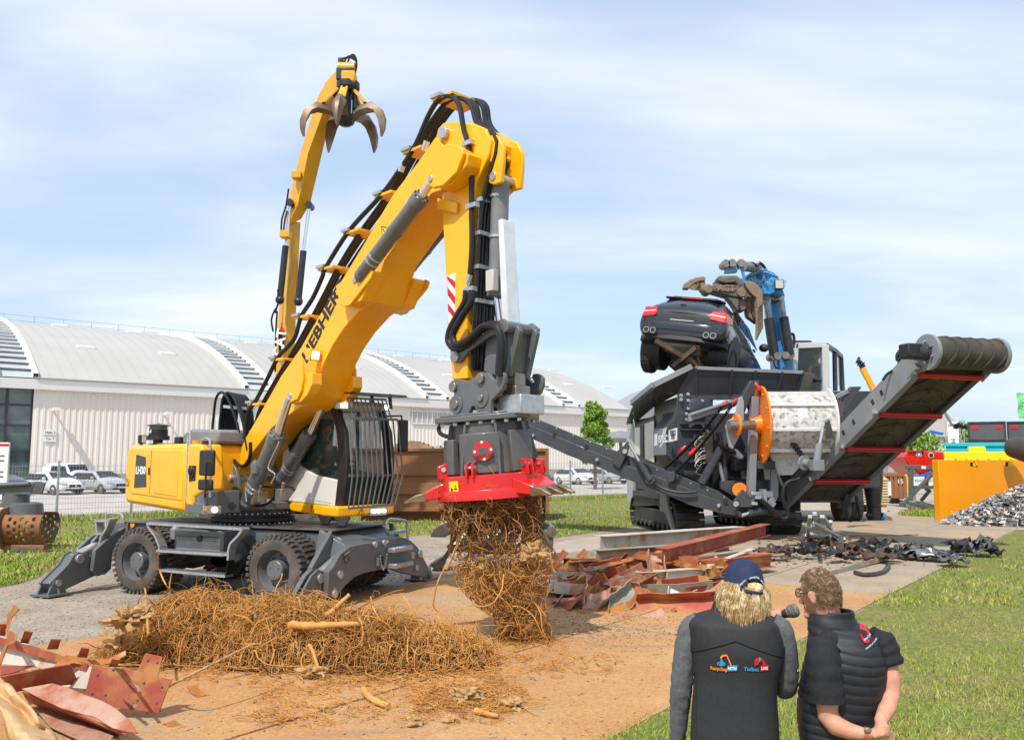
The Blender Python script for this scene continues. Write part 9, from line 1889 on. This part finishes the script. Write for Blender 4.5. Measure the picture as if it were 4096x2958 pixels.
for pts,zb in(([(185,605),(250,615),(215,700),(155,690)],.46),([(385,668),(460,672),(440,740),(355,742)],.45),([(615,730),(678,738),(660,805),(585,800)],.44),([(850,815),(908,822),(890,875),(820,870)],.42),([(0,550),(48,552),(40,640),(0,640)],.47)):
 i=int(pts[0][0]/200);sheet3(pts,((pts[3],zb-.02),(pts[2],zb-.02),(pts[0],zb+.14)),.012,'rust-red','upright red tab on the white beam at the left edge, '+('outermost','second','third','fourth','fifth')[{0:1,1:2,3:3,4:4}.get(i,0)]if pts[0][0]else 'upright red tab on the white beam, cut by the left picture edge')
sheet3([(115,410),(150,440),(90,500),(60,590),(130,640),(110,700),(60,720),(0,870),(0,800),(60,680),(45,600),(60,480)],(((115,410),.75),((60,590),.58),((0,860),.42)),.012,'orange-rusty','twisted rusty strip standing up at the left edge')
V=[];L_e=[(0,970),(70,1000),(130,1090),(235,1170),(290,1250),(300,1310),(350,1330),(430,1400),(440,1480)];R_e=[(-160,1010),(-130,1080),(-60,1150),(0,1200),(35,1250),(50,1330),(70,1420),(120,1480),(180,1540)]
for i in range(9):
 for j in range(6):t=j/5;a,b=L_e[i],R_e[i];V.append(G(cI(a[0]+(b[0]-a[0])*t,a[1]+(b[1]-a[1])*t),.34-.025*i+.05*sin(j*1.3+i*.6)))
o=MB().add(V,[(i*6+j,(i+1)*6+j,(i+1)*6+j+1,i*6+j+1)for i in range(8)for j in range(5)]).build('steel_sheet',smat('cream_rust',(.60,.42,.22),(.52,.33,.15),(.45,.20,.06)),sub=1,angle=80);o.modifiers.new('s','SOLIDIFY').thickness=.014;tag(o,'wavy cream-coloured torn steel sheet in the bottom left corner','scrap steel','scrap steel at the left edge')
between('plate','orange-rusty',(1125,1545),(1450,1510),.06,.07,.16,'lying alone, curved, at the bottom centre',cJ,.5);between('plate','orange-rusty',(1275,1265),(1420,1330),.06,.05,.10,'lying alone right of the left foreground scrap',cI,.2);between('plate','orange-rusty',(1450,1000),(1530,1070),.09,.06,.09,'lying alone before the root heap',cI,.3)
uniq([(o,l,o.matrix_world.translation.x/o.matrix_world.translation.y)for o,l in PIECES],'scrap steel','steel offcuts of the middle scrap pile')
between('angle','orange-rusty',(560,1465),(1100,1455),.02,.02,.10,'x',cG).name='steel_profile';tag(PIECES[-1][0],'long thin brown steel profile on the ground under the right conveyor','scrap steel')
# ================= shredded car scrap
BLKS=[mat('shred_black',(.020,.020,.022),.4,.2,(.06,.055,.05),6),mat('shred_grey',(.16,.16,.16),.4,.5,(.06,.055,.05),5),mat('shred_brown',(.12,.07,.04),.6,.2,(.05,.035,.03),5),mat('shred_silver',(.40,.41,.42),.35,.7,(.15,.14,.13),6)]
def shred(p,s,m_,par=None,flat_=.5):
 m=MB();n=7;V=[];sd=random.uniform(0,99);yaw=random.uniform(0,6.3);sx_,sy_=s*random.uniform(.8,1.5),s*random.uniform(.4,.9)
 for i in range(n):
  for j in range(n):
   x,y=(i/(n-1)-.5)*2*sx_,(j/(n-1)-.5)*2*sy_;z=s*flat_*(1.3*noise.noise(Vector((i*.55+sd,j*.55,0)))+.5*noise.noise(Vector((i*1.4,j*1.4,sd))))+s*.35
   dx=s*.5*noise.noise(Vector((sd,i*.8,j*.8)));V.append((p[0]+(x+dx)*cos(yaw)-y*sin(yaw),p[1]+(x+dx)*sin(yaw)+y*cos(yaw),max(p[2]+z,.018)))
 m.add(V,[(i*n+j,(i+1)*n+j,(i+1)*n+j+1,i*n+j+1)for i in range(n-1)for j in range(n-1)if random.random()>.08]);return m
cen=[(150,1590),(210,1570),(260,1560),(330,1500),(400,1550),(450,1510),(380,1580),(470,1570),(520,1530),(560,1590),(600,1500),(640,1560),(690,1530),(720,1600),(760,1560),(800,1590),(840,1530),(880,1580),(920,1610),(960,1580),(1010,1590),(1060,1600),(1110,1570),(1150,1610),(1190,1600),(1240,1610),(1290,1620),(1330,1640),(560,1480),(480,1490),(740,1520),(620,1620),(860,1620),(400,1480),(350,1530),(1080,1560)]
FRG=[]
for i,c_ in enumerate(cen):
 p=G(cG(*c_),.05+.12*(random.random()if c_[0]<800 else .2));kb=random.choice((0,0,0,1,1,2,3));o=shred(p,random.uniform(.16,.34),None).build('car_fragment',BLKS[kb],angle=30);o.modifiers.new('s','SOLIDIFY').thickness=.012
 FRG.append((o,'crumpled %s fragment in the %s %s of the shredded car heap'%(('black','grey','brown','silver')[kb],'front' if c_[1]>1565 else 'back','left' if c_[0]<520 else 'right'),c_[0]))
uniq(FRG,'car scrap','shredded car fragments under the right conveyor')
p=G(cG(1470,1590),.02);fr=thing('car_fragment','large crumpled dark fragment lying alone at the grass edge right','car scrap',tuple(p));
for k,(dx,dy,dz,s)in enumerate(((0,0,0,.42),(-.35,.1,.15,.30),(.25,.05,.22,.30),(.45,-.1,0,.22))):o=shred((dx,dy,dz+.03),s,None).build('torn_panel',BLKS[(0,0,1,0)[k]],fr,angle=30);o.modifiers.new('s','SOLIDIFY').thickness=.012
fines=MB()
for k in range(420):
 u=random.gauss(560,330);v=1480+abs(random.gauss(95,45));p=G(cG(min(max(u,60),1400),v),.02);s=random.uniform(.015,.05);yaw=random.random()*3;d=Vector((cos(yaw),sin(yaw),0));e=Vector((-sin(yaw),cos(yaw),.4));fines.plate([p-d*s,p+e*s*.6,p+d*s,p-e*s*.5],.012)
tag(fines.build('shredder_fines',BLKS[0],smooth=False),'fine dark crumbs spread around the shredded car parts','car scrap',kind='stuff')
MB().tube(smooth_path([G(cG(*q),.06)for q in((690,1700),(760,1715),(860,1700),(900,1670),(905,1640))],4),.045,8).build('corrugated_hose',BLKS[0]);tag(bpy.data.objects['corrugated_hose'],'black corrugated hose lying before the shredded car parts','hose')
between('angle','grey-green',(450,1720),(900,1590),.05,.12,.14,'x',cG).name='steel_profile';tag(PIECES[-1][0],'long grey-green steel strip sticking out of the shredded car parts','scrap steel')
gf=thing('galvanised_frame','tangle of bright galvanised profiles beside the right track','scrap steel',tuple(G(cX(850,1610))));o0=gf.location.copy()
for a,b,za,zb in(((690,1600),(720,1400),.05,.95),((730,1610),(735,1570),.05,.3),((720,1500),(880,1560),.6,.35),((760,1460),(1035,1615),.8,.03),((750,1580),(960,1590),.15,.1),((860,1580),(925,1450),.1,.75),((845,1400),(930,1530),.95,.4),((780,1500),(840,1400),.6,.95),((680,1490),(820,1480),.6,.65),((765,1370),(790,1480),1.1,.6)):
 MB().bar(G(cX(*a),za)-o0,G(cX(*b),zb)-o0,.09,.07).build('profile',GALV,gf,bevel=.006)
ALU=[mat('shred_alu',(.50,.50,.49),.4,.5,(.30,.29,.28),9),mat('shred_cream',(.58,.48,.36),.6,0,(.45,.36,.26),9),mat('shred_dark',(.12,.12,.12),.5,.3)]
c0=G(cY(1530,1510));hp=[MB()for _ in range(3)]
for k in range(2300):
 a=random.uniform(0,6.28);r=random.random()**.6;R_=2.5;x,y=c0.x+R_*r*cos(a)*1.15,c0.y+.75+1.3*r*sin(a);hgt=1.35*max(0,1-r)**.85+.05*random.random()
 p=Vector((x,y,max(.03,hgt*random.uniform(.75,1.02))));s=random.uniform(.05,.15);d=Vector((random.gauss(0,1),random.gauss(0,1),random.gauss(0,.6))).normalized();e=d.orthogonal().normalized()
 hp[0 if k%5<3 else(1 if k%5==3 else 2)].plate([p-d*s,p-d*s*.2+e*s*.45,p+d*s,p+d*s*.1-e*s*.5],.02)
hpo=tag(hp[0].build('pale_scrap_heap',ALU[0],smooth=False),'heap of pale shredded aluminium scrap in front of the orange bunker','scrap heap',kind='stuff')
for i in(1,2):hp[i].build('scrap_shreds',ALU[i],hpo,smooth=False)['kind']='stuff'
m=MB();m.lathe([(0,2.6),(.45,1.6),(.9,.7),(1.2,.1)],(c0.x,c0.y+.8,-.06),(c0.x,c0.y+.8,9),24);m.v=[(x,c0.y+.8+(y-c0.y-.8)*.4,z)for x,y,z in m.v];m.build('heap_core',ALU[2],hpo)['kind']='stuff'
# ================= grass blades, gravel stones, crumbs
def inlawn(P_):r=P_-np.array(E0);return r[:,0]*B_.x+r[:,1]*B_.y
def GG(u,v):
 x=(u-512)/F;upv=(369.5-v)/F;ry=ct-upv*st;rz=st+upv*ct;t=-H/rz;return np.stack([x*t,ry*t,np.zeros_like(t)],1)
def blades(name,C,hgt,wid,mt,kind='stuff',label=None):
 n=len(C);a=rng.uniform(0,2*pi,n);l=rng.normal(size=(n,2))*.45;h=hgt*rng.uniform(.5,1.3,n);w_=wid*rng.uniform(.7,1.3,n);D=np.stack([np.cos(a),np.sin(a),np.zeros(n)],1)*w_[:,None]
 M_=C+np.stack([l[:,0]*h*.4,l[:,1]*h*.4,h*.6],1);T_=C+np.stack([l[:,0]*h,l[:,1]*h,h],1);V=np.stack([C-D,C+D,M_+D*.7,M_-D*.7,T_],1).reshape(-1,3);i=np.arange(n)*5
 F_=np.concatenate([np.stack([i,i+1,i+2,i+3],1).ravel(),np.stack([i+3,i+2,i+4],1).ravel()]).astype(np.int32);me=bpy.data.meshes.new(name);me.vertices.add(5*n);me.vertices.foreach_set('co',V.ravel());me.loops.add(len(F_));me.loops.foreach_set('vertex_index',F_)
 me.polygons.add(2*n);me.polygons.foreach_set('loop_start',np.concatenate([np.arange(n)*4,4*n+np.arange(n)*3]).astype(np.int32));me.update();me.validate();me.materials.append(mt);o=bpy.data.objects.new(name,me);sc.collection.objects.link(o);return tag(o,label,'grass',kind=kind)
GR=mat('grass_green',(.19,.29,.024),.6,0,(.26,.33,.04),.8,.35,.65,col3=(.37,.32,.09),scale3=.9,lo3=.48,hi3=.62,world=True);GRY=mat('grass_straw',(.44,.36,.15),.7,0,(.34,.29,.09),2,world=True)
def dens(C,s,seed):return np.array([noise.noise(Vector((c[0]*s,c[1]*s,seed)))+.45*noise.noise(Vector((c[0]*s*3.1,c[1]*s*3.1,seed+3)))for c in C])
n_=78000;C=GG(rng.uniform(520,1180,n_),533+rng.uniform(0,1,n_)**.85*290);bb=inlawn(C);C=C[bb<.03+.12*rng.random(n_)**3];k=dens(C,.9,2)+rng.uniform(-.5,.5,len(C))>-.22;C=C[k];far=C[:,1]>13;sp=rng.random(len(C))
blades('grass',C[(sp<.78)&~far],.050,.0042,GR,label='short patchy green grass on the lawn at the right');blades('dry_grass',C[(sp>=.78)&~far],.045,.004,GRY,label='dry straw-coloured grass in the right lawn');blades('far_grass',C[far],.06,.011,GR,label='green grass at the far end of the right lawn')
n_=60000;C=GG(rng.uniform(-60,640,n_),rng.uniform(497,592,n_));
def inpoly(C,poly):
 ins=np.zeros(len(C),bool);j=len(poly)-1
 for i in range(len(poly)):
  a,b=poly[i],poly[j];ins^=((a[1]>C[:,1])!=(b[1]>C[:,1]))&(C[:,0]<(b[0]-a[0])*(C[:,1]-a[1])/(b[1]-a[1]+1e-12)+a[0]);j=i
 return ins
C=C[inpoly(C,back)];C=C[dens(C,.35,7)+rng.uniform(-.4,.4,len(C))>-.30];blades('back_grass',C,.085,.016,GR,label='green grass between the gravel and the mesh fence')
n_=2600;C=GG(rng.uniform(880,945,n_),rng.uniform(508,520,n_));C=C[inpoly(C,lp)];blades('patch_grass',C,.12,.02,GR,label='small green grass patch beside the orange bunker')
n_=9000;t=rng.uniform(-20,75,n_);q=np.array(TD)[None,:]*t[:,None]+np.array(ND)[None,:]*(FN+rng.normal(0,.25,n_))[:,None];blades('fence_grass',q,.28,.014,GR,label='taller grass along the foot of the mesh fence')
STN=mat('gravel_stone',(.36,.33,.29),.9,0,(.22,.19,.155),3,world=True);m=MB();u=rng.uniform(-20,560,2600);v=545+rng.uniform(0,1,2600)**1.2*110;C=GG(u,v);r=C-np.array(E0);C=C[(r[:,0]*B_.x+r[:,1]*B_.y)>7.15];C=C[~inpoly(C,back)]
for c in C:s=random.uniform(.008,.026);m.ball((c[0],c[1],s*.3),(s,s*random.uniform(.6,1),s*.6),5,3)
tag(m.build('gravel_stones',STN),'loose grey gravel stones on the ground around the handler','gravel',kind='stuff')
CR=mat('rust_crumbs',(.30,.17,.07),.9,0,(.42,.32,.22),9,world=True);m=MB();C=np.concatenate([GG(rng.uniform(0,720,900),rng.uniform(600,760,900)),GG(rng.normal(590,60,1500),rng.normal(625,14,1500)),GG(rng.uniform(560,980,500),rng.uniform(540,620,500))]);C=C[inlawn(C)>.1]
for c in C:s=random.uniform(.004,.017);m.ball((c[0],c[1],.02+s*.3),(s,s*random.uniform(.5,1),s*.5),5,3)
tag(m.build('debris_crumbs',CR),'rusty crumbs and small stones scattered over the plates','debris',kind='stuff')
